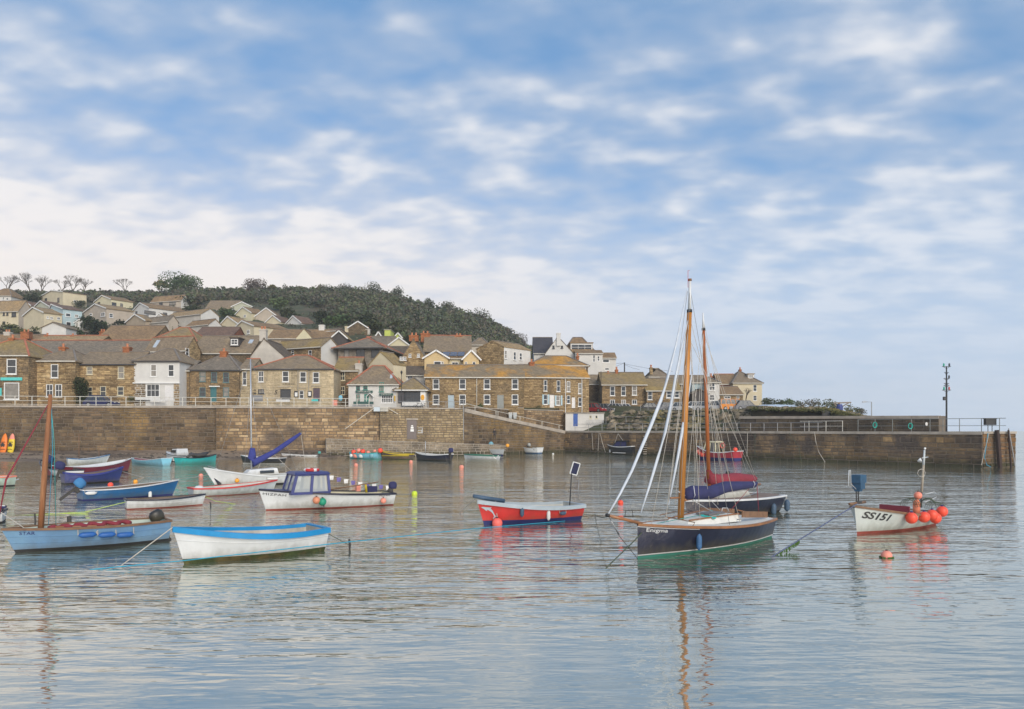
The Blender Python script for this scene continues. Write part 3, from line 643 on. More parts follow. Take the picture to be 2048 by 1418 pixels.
    if roof == 'gx':
        k = (zr-ze)/(D/2); e = oh; zl = ze-k*e
        slab(q, [(-e*.6,-e,zl+.1),(Wd+e*.6,-e,zl+.1),(Wd+e*.6,D/2,zr+.1),(-e*.6,D/2,zr+.1)]); slab(q, [(Wd+e*.6,D+e,zl+.1),(-e*.6,D+e,zl+.1),(-e*.6,D/2,zr+.1),(Wd+e*.6,D/2,zr+.1)])
        rp = [((-e*.6,D/2,zr+.14),(Wd+e*.6,D/2,zr+.14))]; gz = zl
    elif roof == 'gy':
        e = oh; kl = (zr-ze)/max(ax_,.1); kr = (zr-ze)/max(Wd-ax_,.1)
        slab(q, [(-e,-e*.8,ze-kl*e+.1),(ax_,-e*.8,zr+.1),(ax_,D+e*.8,zr+.1),(-e,D+e*.8,ze-kl*e+.1)]); slab(q, [(ax_,-e*.8,zr+.1),(Wd+e,-e*.8,ze-kr*e+.1),(Wd+e,D+e*.8,ze-kr*e+.1),(ax_,D+e*.8,zr+.1)])
        rp = [((ax_,-e*.8,zr+.14),(ax_,D+e*.8,zr+.14))]
        if barge:
            b = MB(); b.bar((-e,-e*.8-.03,ze-kl*e-.0),(ax_,-e*.8-.03,zr+.02),.06,.24); b.bar((ax_,-e*.8-.03,zr+.02),(Wd+e,-e*.8-.03,ze-kr*e),.06,.24); b.build('bargeboard', m_white, root)
        gz = ze
    elif roof == 'hip':
        e = oh; hi = min(D/2, Wd/2)*hipr; zl = ze-.05
        A_, B_, C_, D_ = (-e,-e,zl), (Wd+e,-e,zl), (Wd+e,D+e,zl), (-e,D+e,zl); E_, F_ = (hi,D/2,zr+.1), (Wd-hi,D/2,zr+.1)
        q.add([A_,B_,C_,D_,E_,F_,(-e,-e,zl-.12),(Wd+e,-e,zl-.12),(Wd+e,D+e,zl-.12),(-e,D+e,zl-.12)], [(0,1,5,4),(1,2,5),(2,3,4,5),(3,0,4),(9,8,7,6),(0,6,7,1),(1,7,8,2),(2,8,9,3),(3,9,6,0)])
        up = lambda p: (p[0], p[1], p[2]+.04)
        rp = [(up(E_),up(F_)),(up(A_),up(E_)),(up(B_),up(F_)),(up(C_),up(F_)),(up(D_),up(E_))]; gz = zl-.05
    elif roof == 'flat':
        q.box((-.12,-.12,ze),(Wd+.12,D+.12,ze+.16)); gz = ze
    ro = q.build('roof', rm[rmt] if roof != 'flat' else m_conc, root)
    if ridge and rp:
        q = MB()
        for p, r_ in rp: q.bar(p, r_, .24 if Y < 160 else .2, .12)
        q.build('ridge', m_ridge if ridge == 'r' else m_ridgeg, root)
    if gut and roof in ('gx', 'hip'):
        q = MB(); q.box((-oh*.5,-oh-.08,gz-.02),(Wd+oh*.5,-oh+.02,gz+.12)); q.build('gutter', m_cream if gut is True else gut, root)
    # ---- windows, doors
    for (t, z, ww, hh, st, sd_) in WL:
        me, pm = win_mesh(ww, hh, st)
        if sd_: o = place('window', me, root, (Wd+.02, t, z), pi/2); rec = False
        else:
            inw = holes and z+hh/2 < ze; o = place('window', me, root, (t, .07 if inw else -.02, z))
        place('pane', pm[int(abs(t*7+z*13)) % 3], o)
    for (t, z, ww, hh, dm) in DL: place('door', door_mesh(ww, hh, dm), root, (t, .06, z))
    # ---- chimneys
    for ch in chim:
        px, py, pw, ph = ch[:4]; km = ch[4] if len(ch) > 4 else 'r'
        off = D/2 if roof in ('gx','hip') else (ch[5] if len(ch) > 5 else 1.2)
        t, z = fl(px, py, off); Yp = P0.y-off*0+t*s+off*c; w2 = pw*Yp/F/2; h = ph*Yp/F
        q = MB(); dd = max(.45, w2*.7); q.box((t-w2, off-dd, z-h),(t+w2, off+dd, z)); q.box((t-w2-.07, off-dd-.07, z-.24),(t+w2+.07, off+dd+.07, z-.1))
        co = q.build('chimney', CH[km], root)
        if km in 'rgsd':
            for i in range(2 if w2 > .5 else 1):
                q = MB(); q.lathe([(.16,0),(.15,.35),(.19,.36),(.18,.48)], 8, (t+(i-.5)*w2*.9 if w2 > .5 else t, off, z)); q.build('chimney_pot', m_pot, co)
    for (px, py, pw, ph) in skyl:
        t, z = fl(px, py, D*.2); k = (zr-ze)/(D/2) if roof in ('gx','hip') else 1; y = max(0,(z-ze)/k) if k else 1; w2 = pw*Y/F/2
        q = MB(); q.add([(t-w2,y-.5,ze+k*(y-.5)+.2),(t+w2,y-.5,ze+k*(y-.5)+.2),(t+w2,y+.5,ze+k*(y+.5)+.2),(t-w2,y+.5,ze+k*(y+.5)+.2),(t-w2,y-.5,ze+k*(y-.5)),(t+w2,y-.5,ze+k*(y-.5)),(t+w2,y+.5,ze+k*(y+.5)),(t-w2,y+.5,ze+k*(y+.5))],
              [(0,1,2,3),(0,4,5,1),(1,5,6,2),(2,6,7,3),(3,7,4,0)]); q.build('skylight', mat('skylight_glass', (.45,.5,.55), .2, .1, 2), root)
    if stones:
        m_, parts, chh, lr = stones; zt = (lambda x: ze-.02) if roof != 'gy' else (lambda x: ze+(zr-ze)*(1-abs(x-ax_)/max(ax_, Wd-ax_))-.05)
        hh_ = [(h[0]-.04, h[1]-.12, h[2]+.04, h[3]+.1) for h in hol]
        masonry(root, Wd, -.1, zt, chh, lr, m_, parts, holes=hh_, pr=(.02,.06), seed=int(x0*7+3) & 1023)
    root['_'] = 0; del root['_']
    return dict(root=root, W=Wd, ze=ze, zr=zr, D=D, fl=fl, sl=sl, c=c, s=s, P0=P0, Y=Y)
m_hst_g = stonemat('cottage_golden_stone', [(0.407,0.286,0.149), (0.256,0.179,0.103), (0.527,0.394,0.228), (0.174,0.121,0.076), (0.358,0.262,0.159), (0.581,0.459,0.289)], stain=(.22,.15,.08), t=(.55,.7), sscale=.4)
m_hst_b = stonemat('cottage_brown_stone', [(0.298,0.212,0.123), (0.197,0.145,0.090), (0.374,0.269,0.158), (0.148,0.112,0.074), (0.256,0.187,0.114)], stain=(.14,.105,.07), t=(.55,.7), sscale=.4)
m_hst_t = stonemat('terrace_stone', [(0.343,0.257,0.151), (0.259,0.190,0.109), (0.428,0.325,0.199), (0.209,0.150,0.091), (0.318,0.240,0.142)], stain=(.18,.13,.075), t=(.55,.7), sscale=.35)
m_hst_p = stonemat('dressed_granite', [(0.517,0.437,0.317), (0.453,0.384,0.275), (0.581,0.491,0.359), (0.421,0.353,0.254)], stain=(.31,.27,.21), t=(.55,.7), sscale=.35, bump=.01)
m_paledoor = mat('pale_blue_door', (.42,.50,.54), .6, .08, 4); m_whitedoor = mat('white_door', (.72,.70,.68), .6, .06, 4); m_greydoor = mat('grey_green_door', (.27,.28,.26), .7, .08, 4); m_tealdoor = mat('teal_door', (.05,.17,.18), .6, .08, 4)
m_turq = mat('turquoise_sign', (.10,.56,.52), .6, .08, 3); m_blue = mat('blue_paint', (.03,.10,.36), .45, .12, 3); m_dkgreen = mat('dark_green_sign', (.03,.09,.075), .6, .1, 3)
m_planter = mat('planter_white', (.66,.65,.62), .8, .1, 3)
def sign(H, px, py, pw, ph, m, txt=None, tm=None, ts=.8, name='sign_board', dy=-.12, sh=0.0):
    t, z = H['fl'](px, py); Yp = H['Y']+t*H['s']; w, h = pw*Yp/F, ph*Yp/F
    q = MB(); q.box((-w/2,-.04,-h/2),(w/2,.03,h/2)); o = q.build(name, m, H['root'], loc=(t, dy, z)) if m else None
    if txt:
        me = tmesh(txt, h*ts, .01, shear=sh); me.materials.append(tm or m_white); l = place('lettering', me, o or H['root'], (0,-.055,0) if o else (t, dy, z)); l.rotation_euler = (pi/2, 0, 0)
        bx = [v.co.x for v in me.vertices]; ww = max(bx)-min(bx)
        if ww > w*.92: l.scale = (w*.92/ww, 1, 1)
    return o
def YF(px): return Yw(px)+10.3
# ------------------------------------------------ front row, left to right
H = house('brown stone shop with turquoise fascia, hipped roof and red ridge at the left edge', -70, 57, 711, None, YF(20)-1, 680, 'hip', D=9, wall='brown', rmt='olive', ridge='r', stones=(m_hst_b, 0, .3, (.4,.9)),
      wins=[(23,733,20,31,'ws'),(23,782,31,34,'w1')], chim=[(26,676,10,26)])
sign(H, 24, 758, 43, 6, m_turq); sign(H, 1, 784, 7, 16, m_turq)
house('golden stone cottage with a small sash above a double window', 57, 151, 722, None, YF(100), 701, 'hip', D=8, wall='gold', rmt='slate', stones=(m_hst_g, 120, .30, (.5,1.25)), ridge='g',
      wins=[(109,742,15,27,'ws'),(99,781,14,25,'wS'),(117,781,14,25,'wS')], doors=[(66,792,14,30,m_whitedoor)], chim=[(127,694,12,24)])
house('stone cottage with yellow framed windows beside the dark ivy', 152, 271, 728, None, YF(210), 705, 'gx', D=7.5, wall='gold', rmt='slate', stones=(m_hst_g, 150, .30, (.55,1.35)), gut=m_dframe,
      wins=[(179,741,12,16,'cs'),(242,745,13,24,'cs'),(206,783,12,21,'cs'),(241,782,13,18,'cs'),(180,783,9,18,'cs')])
H = house('white jettied cottage over a stone ground floor with a white bay window', 268, 359, 722, None, YF(313)-1.2, 699, 'hip', D=8, wall='white', rmt='slate', gut=m_dframe,
      wins=[(307,741,12,24,'ws'),(342,741,12,24,'ws'),(306,781,27,26,'wb')], doors=[(338,786,14,30,m_whitedoor)], chim=[(255,694,13,30)])
q = MB(); z1_ = H['fl'](300,767)[1]; z0_ = -.2
masonry(H['root'], H['W'], z0_, lambda x: z1_, .3, (.4,.9), m_hst_b, 0, holes=[(H['fl'](292,790)[0]-.05, z0_, H['fl'](346,790)[0]+.1, z1_-.15)], pr=(.05,.09), seed=77)
q.box((-.1,-.22,z1_),(H['W']+.1,-.0,z1_+.14)); q.build('jetty_beam', m_white, H['root'])
sign(H, 299, 797, 50, 6, m_planter, name='planter', dy=-.5); sign(H, 322, 802, 30, 5, m_planter, name='planter', dy=-.9)
H = house('square brown stone house with grey-green windows and a white door canopy', 378, 479, 740, None, YF(420), 713, 'hip', yaw=3, D=9, xs=None, wall='brown', side='dkstone', rmt='slate2', stones=(m_hst_b, 0, .27, (.4,.9)), gut=m_dframe,  # side walls in darker rubble than the front: their shade is painted in
      wins=[(405,753,12,20,'ts'),(428,754,12,20,'ts'),(452,755,12,20,'ts'),(405,784,12,19,'ts'),(452,784,12,19,'ts')], doors=[(427,789,10,30,m_tealdoor)], chim=[(448,703,13,34)])
sign(H, 431, 773, 21, 2, m_white, name='door_canopy', dy=-.45)
house('added dark block for the shaded left side of the square brown house', 357, 379, 741, None, YF(365)+.5, 722, 'gx', D=7, wall='dkstone', rmt='slate2', stones=(m_hst_b, 0, .27, (.4,.9)), ridge=None)  # separate block as that house's left side, shade put into its darker wall
H = house('large pale granite building with quoins, red hip ridges and two framed notice boards', 502, 667, 738, None, YF(585)-.6, 712, 'hip', D=10, wall='pale', rmt='slate', ridge='r', hipr=1.0, gut=m_dframe,
      wins=[(522,753,10,21,'wS'),(571,753,13,21,'ws'),(606,754,13,21,'ws'),(632,755,13,21,'ws'),(508,783,8,8,'dS'),(522,783,12,9,'dc'),(571,788,21,19,'d1'),(603,789,9,16,'ws')], doors=[(633,790,11,26,mat('dark_glazed_door', (.10,.07,.09), .3, .2, 3))])
# quoins and window surrounds: dressed stones one by one
R_ = H['root']; z = .1; k = 0
while z < H['ze']-.3:
    for xx in (0, H['W']):
        w = .75 if (k+(xx > 0)) % 2 else .45; q = MB(); a, b = (xx-.04, xx+w) if xx == 0 else (xx-w, xx+.04); q.box((a,-.07,z+.015),(b,.1,z+.31)); q.build('quoin_stone', m_hst_p, R_)
    z += .335; k += 1
for px, py, pw, ph in ((571,753,13,21),(606,754,13,21),(632,755,13,21),(571,788,21,19),(603,789,9,16),(633,790,11,26)):
    t, z = H['fl'](px, py); w, h = pw*H['Y']/F, ph*H['Y']/F; q = MB(); q.box((t-w/2-.28,-.09,z+h/2+.05),(t+w/2+.28,.02,z+h/2+.32)); q.build('lintel', m_hst_p, R_)
    q = MB(); q.box((t-w/2-.34,-.16,z+h/2+.32),(t+w/2+.34,.02,z+h/2+.39)); q.build('drip_moulding', m_sill, R_)
masonry(R_, H['W'], -.1, lambda x: H['ze']-.05, .31, (.5,1.1), m_hst_p, 0, holes=[(a[0],a[1],a[2],a[3]) for a in [(H['fl'](p[0]-p[2]/2-4,0)[0], H['fl'](0,p[1]+p[3]/2+3)[1], H['fl'](p[0]+p[2]/2+4,0)[0], H['fl'](0,p[1]-p[3]/2-5)[1]) for p in ((571,753,13,21),(606,754,13,21),(632,755,13,21),(522,753,10,21),(515,783,24,9),(571,788,21,19),(603,789,9,16),(633,790,11,26))]], pr=(.015,.035), seed=55)
sign(H, 593, 788, 8, 12, m_dark, name='notice_board'); sign(H, 593, 789, 5, 8, m_white, name='notice', dy=-.18)
sign(H, 620, 788, 8, 12, m_dark, name='notice_board', dy=-.12); sign(H, 620, 788, 5, 8, m_white, name='notice', dy=-.18)
sign(H, 633, 801, 13, 4, m_turq, name='sign_board', dy=-.9); sign(H, 578, 768, 26, 4.2, None, 'A. WM. CO. & CO.', m_dark, .9, dy=-.06)
sign(H, 551, 785, 16, 10, None, 'S', m_dark, 1.2, dy=-.08, sh=.3)
for px in (596.5, 618): t = H['fl'](px, 0)[0]; q = MB(); q.tube([(t,-.12,H['ze']),(t,-.12,1.9)], .05, 6); q.build('drainpipe', m_sill, R_)
sign(H, 571, 802, 27, 5, m_planter, name='bench_back', dy=-1.2); sign(H, 515, 796, 22, 11, mat('grey_shutter', (.25,.25,.26), .7, .1, 3, stretch=(1,1,6)), name='roller_shutter', dy=-.1)
house('narrow left wing of the pale granite building with one tall window', 479, 502, 738, None, YF(490), 719, 'gx', D=7, wall='pale', rmt='slate', ridge='r', wins=[(489,757,8,27,'ws')], stones=(m_hst_p, 0, .3, (.4,.8)))
house('dark stone house with two cream sashes set back beside the white inn', 668, 716, 741, None, YF(680)+3, 716, 'gx', D=8, wall='dkstone', rmt='olive', ridge='r', stones=(m_hst_b, 0, .26, (.35,.8)), wins=[(685,752,10,18,'cS'),(685,781,10,17,'cS')])
H = house('white inn with green windows, dark green signs and a red hip ridge', 697, 797, 769, None, YF(745)-1.5, 733, 'hip', D=8.5, wall='white', rmt='slate', ridge='r', hipr=.75,
      wins=[(716,776,8,11,'gs'),(731,774,8,11,'gs'),(763,774,9,19,'gS'),(716,796,8,15,'gs'),(774,798,24,16,'wm')], doors=[(733,797,7,16,m_gframe)], chim=[(718,727,13,34,'g')], skyl=[(783,754,5,5)])
sign(H, 729, 783.5, 34, 4.6, m_dkgreen, 'HARBOUR INN', m_cream, .8, dy=-.2); sign(H, 773, 789, 28, 4.4, m_dkgreen, 'LOBSTER POT', m_cream, .75, dy=-.25)
t, z = H['fl'](741, 790); q = MB(); slab(q, [(t-.55,-.7,z-.25),(t,-.7,z+.3),(t,0,z+.3),(t-.55,0,z-.25)], .08); slab(q, [(t,-.7,z+.3),(t+.55,-.7,z-.25),(t+.55,0,z-.25),(t,0,z+.3)], .08); q.bar((t-.5,-.6,z-.2),(t-.5,-.6,z-1.8),.08); q.bar((t+.5,-.6,z-.2),(t+.5,-.6,z-1.8),.08); q.build('porch', m_white, H['root'])
sign(H, 729, 806, 40, 5, m_dkgreen, name='planter', dy=-.8)
H = house('small hipped building with grey glazing and an orange oval sign on its white end', 793, 853, 780, None, YF(820)-2.5, 757, 'hip', yaw=2, D=6.5, wall='offwhite', rmt='olive', hipr=.95, oh=.5, gut=m_white, wins=[(824,794,36,22,'dg')])
sign(H, 802, 794, 11, 24, mat('dark_boards', (.07,.065,.07), .7, .2, 3, stretch=(6,1,.5)), name='shutter'); sign(H, 846, 794, 10, 24, m_white, name='end_panel')
t, z = H['fl'](845.5, 795); q = MB(); q.lathe([(.36,-.02),(.36,.02)], 18); o = q.build('oval_sign', mat('orange_sign', (.75,.36,.03), .5, .08, 3), H['root'], loc=(t,-.22,z)); o.rotation_euler = (pi/2,0,0); o.scale = (.75,1.15,1)
sign(H, 827, 808, 44, 7, m_planter, name='low_wall', dy=-.6); sign(H, 790, 797, 3, 11, mat('mustard_sign', (.55,.33,.03), .5, .1, 3), name='oval_sign', dy=-.3)
mw = [(872,768,13,21),(925,768,13,21),(974,768,13,21),(1030,768,13,21),(872,799,13,20),(925,799,13,20),(974,799,13,20),(1030,799,13,20)]
H = house('long stone terrace with white sashes, two pale doors and orange lichen on the roof', 850, 1048, 754, None, YF(950)-1.5, 731, 'gx', yaw=1.0, D=8.5, wall='brown', rmt='lichen', stones=(m_hst_t, 290, .25, (.45,1.0)), gut=m_cream, ridge='g',
      wins=[(*w, 'ws') for w in mw], doors=[(902,804,10,25,m_paledoor),(1001,804,11,26,m_greydoor)])
t = H['fl'](953.5, 0)[0]; q = MB(); q.tube([(t,-.12,H['ze']),(t,-.12,.4)], .05, 6); q.build('drainpipe', m_cream, H['root'])
H = house('right-hand half of the long terrace with pale blue shutters and a red chimney', 1048, 1178, 754, None, YF(1048)-1.3, 731, 'gx', yaw=9, D=8.5, wall='brown', rmt='lichen', stones=(m_hst_t, 240, .25, (.45,1.0)), gut=m_cream,
      wins=[(1091,771,7,22,'ws'),(1117,772,7,22,'ws'),(1137,773,7,21,'ws'),(1160,777,7,21,'ws'),(1091,799,8,20,'ws'),(1116,801,8,19,'ws'),(1137,799,7,16,'ws'),(1160,804,7,18,'ws')], doors=[(1104,803,7,24,m_whitedoor),(1147,806,5,20,m_whitedoor)], chim=[(1063,724,10,28)])
for px, pz in ((1086,799),(1097,799),(1111,801),(1123,801)): sign(H, px, pz, 3.2, 20, mat('pale_blue_shutter', (.38,.52,.58), .6, .08, 3), name='shutter', dy=-.05)
for px in (1130.5, 1163.5): t = H['fl'](px, 0)[0]; q = MB(); q.tube([(t,-.14,H['ze']),(t,-.14,-1.2)], .055, 6); q.build('drainpipe', m_white, H['root'])
# hut on the quay
H = house('white flat-roofed hut with a blue door and two tiny windows by the pier', 1131, 1208, 827, 852.5, 120.4, 822, 'flat', D=2.9, wall='white', wins=[(1181,834,5,6,'c1'),(1193,834,5,6,'c1')], doors=[(1151,840,7,25,m_blue)], drop=1.5, side='gold')
q = MB(); z0 = H['fl'](1185, 841)[1]
for i in range(15): x = H['fl'](1172, 0)[0]+i*.2; q.bar((x,-.5,.1),(x,-.5,z0),.02); q.bar((x,-.5,z0*(i%3)/3+.1),(min(x+.3, 5.9),-.5,z0*((i+1)%3)/3+.1),.02)
q.bar((H['fl'](1171,0)[0],-.5,z0),(H['fl'](1208,0)[0],-.5,z0),.04); q.build('iron_grille', m_steel, H['root'])
house('small lilac painted shed with a dark hatch below the terrace', 1013, 1046, 817, 838, Yw(1030)+3.9, 812, 'flat', D=2.5, wall='offwhite', frontmat=None, wins=[(1026,823,6,9,'d1')], drop=2.5)
# ------------------------------------------------ second row
house('long low slate roofed cottages behind the golden cottage with red chimneys', 18, 292, 716, 760, 121, 682, 'gx', D=12, wall='brown', rmt='slate2', ridge='r', chim=[(255,691,14,24)])
house('slate roofed stone cottage with a red ridge and skylight left of the stone gable', 292, 372, 701, 750, 123, 675, 'gx', yaw=-14, D=8, xs=401, wall='brown', side='gold', rmt='slate', ridge='r', wins=[(374,704,7,15,'ws',1)], skyl=[(312,689,8,4)])
H = house('broad slate roof with a black dormer beside the tall pale gable', 383, 502, 706, 745, 126, 673, 'gx', D=10, wall='dkstone', rmt='slate', skyl=[(497,683,8,4)])
def dormer(H, px, py, pw, ph, wallm, st, off=1.4, roofm='slatedk'):
    t, z = H['fl'](px, py, off); Yp = H['Y']+off; w, h = pw*Yp/F, ph*Yp/F; q = MB(); q.box((t-w/2-.15, off, z-h/2-.2),(t+w/2+.15, off+3.2, z+h/2+.15)); o = q.build('dormer', wm[wallm], H['root'])
    q = MB(); q.box((t-w/2-.3, off-.2, z+h/2+.15),(t+w/2+.3, off+3.3, z+h/2+.28)); q.build('dormer_roof', rm[roofm], o)
    me, pm = win_mesh(w, h*.9, st); place('window', me, o, (t, off-.02, z)); 
    p = place('pane', pm[0], o, (t, off-.03, z))
dormer(H, 469, 684, 14, 13, 'timber', 'wS')
H = house('tall pale rendered gable with a chimney on its peak above the granite building', 501, 568, 713, 740, 119, 678, 'gy', D=9, wall='offwhite', rmt='slatedk', barge=False, chim=[(527,659,13,24,'g',.6)], ax=528, oh=.12)
house('stone house with a whitewashed right gable below the yellow triangle', 545, 642, 699, 745, 131, 680, 'gx', yaw=-28, xs=679, wall='brown', side='white', rmt='olive', wins=[(585,705,7,9,'ws'),(620,708,8,15,'ws')], ridge='g', gut=m_cream)
H = house('modern grey house with big corner windows under a wide hipped roof', 676, 765, 697, 738, 128, 675, 'hip', yaw=-6, D=10, wall='grey', rmt='slate2', ridge='r', oh=.9, gut=m_dframe, hipr=1.1, wins=[(693,707,11,17,'d1'),(721,708,18,18,'dc'),(750,707,16,15,'dc')], skyl=[(724,688,6,4),(735,688,6,4)])
H = house('cream gable with a dark slate roof running right behind the white inn', 737, 787, 731, 750, 118.5, 704, 'gy', yaw=-30, xs=812, wall='cream', rmt='olive', barge=False, ax=761, wins=[(802,717,5,7,'wS',1),(809,717,5,7,'wS',1)], oh=.1)
house('dark roofed cottage with a white left gable and blue window behind the oval sign building', 797, 852, 750, 790, 120, 733, 'gx', yaw=12, D=8, wall='white', rmt='slatedk', ridge=None, wins=[(820,758,11,14,'wS')], chim=[(799,722,9,20,'g')])
house('stone gable cottage with two tiny windows and an orange chimney', 803, 851, 716, 745, 131, 679, 'gy', D=9, wall='gold', rmt='slate2', barge=False, oh=.1, wins=[(820,711,5,7,'wS'),(837,711,6,7,'wS')], chim=[(828,671,18,12)], stones=(m_hst_g, 0, .3, (.4,.9)))
house('big slate roofed house with orange ridge and chimneys under the wood', 848, 942, 703, 740, 138, 672, 'gx', D=11, yaw=4, wall='gold', rmt='slate', ridge='r', chim=[(851,667,18,18),(917,672,14,10)], gut=m_dframe)
H = house('yellow bungalow with a pointed left gable and solar panels', 849, 896, 715, 742, 123, 701, 'gy', D=7, wall='yellow', rmt='tan', wins=[(875,729,15,14,'w1'),(885,728,5,10,'ws')], oh=.35)
H = house('middle part of the yellow bungalow carrying the solar panels', 892, 938, 717, 742, 124.5, 703, 'gx', D=7, wall='lemon', rmt='brown', wins=[(910,728,14,9,'wc')], ridge=None)
t, z = H['fl'](905, 711, 2); k = (H['zr']-H['ze'])/(H['D']/2); q = MB(); 
for i in range(3): x = t-1.6+i*1.25; q.add([(x,.6,H['ze']+k*.6+.25),(x+1.15,.6,H['ze']+k*.6+.25),(x+1.15,2.6,H['ze']+k*2.6+.25),(x,2.6,H['ze']+k*2.6+.25)], [(0,1,2,3)])
q.build('solar_panels', mat('solar_glass', (.09,.09,.12), .15, .2, 2, spec=.8), H['root'])
house('right gable of the yellow bungalow beside the stone sided house', 927, 958, 716, 742, 122.5, 701, 'gy', yaw=8, D=7, wall='yellow', rmt='tan', wins=[(932,728,5,9,'w1'),(948,728,6,9,'w1')], oh=.35)
house('cream gabled house with a bare stone lower wall and a white right front', 953, 1008, 698, 745, 128, 682, 'gy', yaw=-38, xs=1061, wall='gold', side='white', rmt='tan', barge=False, ax=985, oh=.12, wins=[(1011,709,5,16,'ws',1),(1029,712,5,16,'ws',1),(1041,713,5,14,'ws',1)])
house('small grey hipped roof house peeping over behind the stone gabled house', 941, 978, 690, 715, 146, 677, 'hip', D=7, wall='offwhite', rmt='slate', wins=[(955,693,4,6,'ws')])
house('orange lichened hipped roof house above the terrace end', 1056, 1176, 731, 760, 126, 713, 'hip', yaw=3, D=8, wall='dkstone', rmt='lichen', gut=m_cream, wins=[(1112,735,8,6,'wS'),(1132,736,10,8,'wS'),(1163,743,4,16,'ws'),(1170,743,4,16,'ws')], chim=[(1155,712,5,8)])
# the big white house on the skyline
H = house('big white gabled house on the skyline with a white chimney on its peak', 1090, 1148, 708, 745, 147, 673, 'gy', yaw=0, D=13, wall='white', rmt='slatedk', barge=False, ax=1116, chim=[(1117,666,8,26,'w',.1)], oh=.1, wins=[(1107,694,4,6,'dc'),(1124,694,4,5,'d1')])
house('navy roofed wing with a finial left of the big white gable', 1068, 1106, 706, 745, 151, 676, 'gx', yaw=0, D=10, wall='white', rmt='navy', ridge='g')
H = house('brown roofed wing with a wide pale dormer right of the big white gable', 1128, 1190, 705, 750, 150, 676, 'hip', D=9, wall='white', rmt='brown', ridge='g', hipr=.7)
dormer(H, 1163, 695, 42, 15, 'offwhite', 'wb', .8, 'brown')
house('white two-storey extension with shallow roof stepping down from the skyline house', 1152, 1205, 707, 752, 144, 701, 'gx', D=6, wall='white', rmt='brown', wins=[(1188,717,4,14,'ws'),(1197,717,4,10,'ws')], ridge=None)
house('lowest white lean-to block at the right end of the skyline house', 1204, 1232, 716, 745, 146, 706, 'gx', D=6, wall='white', rmt='brown', ridge=None, wins=[(1212,722,14,7,'w1'),(1214,738,8,5,'wc')])
house('low grey roofed shed between the terrace end and the orange roofed stone house', 1168, 1206, 768, 800, 136, 750, 'gx', D=7, wall='dkstone', rmt='slate', ridge=None)
house('stone house with an orange tinted roof, three tall and three short white windows', 1204, 1293, 769, 812, 131, 746, 'gx', D=8, wall='brown', rmt='olive', stones=(m_hst_b, 0, .28, (.45,1.0)), gut=m_cream,
      wins=[(1225,782,10,19,'ws'),(1247,782,9,19,'ws'),(1269,781,10,19,'ws'),(1225,804,10,9,'wc'),(1247,804,9,9,'wc'),(1269,804,10,9,'wc')], chim=[(1216,747,7,14),(1233,739,5,10),(1302,735,5,14,'s')])
house('lower stone wing with a small window and a wide white bay behind the car park', 1293, 1362, 781, 812, 130, 758, 'gx', D=8, wall='brown', rmt='olive', stones=(m_hst_b, 0, .28, (.45,1.0)), gut=m_cream, wins=[(1300,791,9,17,'ws'),(1346,789,26,14,'wb')])
house('pyramid slate roof rising behind the stone wing', 1298, 1340, 754, 790, 142, 737, 'hip', D=7, wall='brown', rmt='slate', hipr=1.25, ridge=None)
house('long grey roofed stone row behind the wooden masts', 1330, 1420, 768, 806, 138, 752, 'gx', D=9, wall='dkstone', rmt='slate', wins=[(1353,774,6,8,'ws'),(1380,772,7,14,'ws')])
house('dark timber shed with a pointed gable between the two wooden masts', 1384, 1416, 787, 812, 133, 779, 'gy', D=6, wall='timber', rmt='slatedk', barge=False)
house('pale blue boarded gable front behind the timber shed', 1384, 1410, 766, 800, 136, 762, 'gx', D=6, wall='blue', rmt='slate', ridge=None)
house('white house with a tall sash window right of the second wooden mast', 1414, 1439, 765, 808, 134, 755, 'hip', D=8, wall='white', rmt='slate', wins=[(1424,773,12,16,'wS'),(1424,795,10,12,'ws')], chim=[(1422,752,3,6)])
house('rambling low brown roofed cottage wing left of the cream end house', 1436, 1486, 789, 806, 148, 774, 'gx', D=8, wall='brown', rmt='brown', wins=[(1455,795,12,6,'wc'),(1476,796,5,8,'ws')])
house('reddish roof behind the low brown wing', 1440, 1478, 768, 800, 158, 749, 'gx', D=9, wall='brick', rmt='brown', ridge='r')
H = house('cream hipped house ending the village on the right, with a dormer turret', 1466, 1524, 766, 808, 156, 743, 'hip', D=11, wall='cream', rmt='slate', hipr=1.0, ridge='g', wins=[(1510,776,7,13,'ws'),(1510,796,7,10,'ws'),(1478,782,6,9,'ws')], chim=[(1480,739,4,6)])
dormer(H, 1502, 753, 10, 7, 'offwhite', 'wS', 2.2, 'tan')
# ------------------------------------------------ hillside houses
def hill(label, x0, x1, ye, yb, Y, yr, **k):
    k.setdefault('holes', False); return house(label, x0, x1, ye, yb, Y, yr, **k)
hill('white bungalow half cut off by the left edge high on the hill', -30, 22, 592, 607, 232, 578, roof='hip', D=8, wall='white', rmt='brown', wins=[(7,597,4,5,'ws'),(15,598,5,5,'ws')])
hill('wide cream two-storey house with an orange-brown roof at the left edge', -60, 37, 624, 652, 190, 603, roof='gx', yaw=-10, xs=66, wall='cream', side='pink', rmt='tan', wins=[(8,628,4,6,'ds'),(15,628,4,6,'ds'),(28,629,10,9,'dc'),(8,646,6,6,'ds')])
hill('cream gabled house in front of the pale blue house', 47, 88, 632, 655, 178, 615, roof='gy', yaw=-34, xs=124, wall='cream', rmt='tan', wins=[(95,635,4,5,'wc',1),(103,636,6,5,'wc',1),(117,637,6,5,'wc',1)], oh=.3)
hill('pale blue two-storey house with a dark roof and small white porch', 97, 126, 624, 661, 188, 609, roof='gy', yaw=-38, xs=164, wall='blue', rmt='purple', wins=[(136,630,10,7,'w1',1),(153,632,7,6,'wc',1),(137,648,10,9,'w1',1)], oh=.3, ax=104)
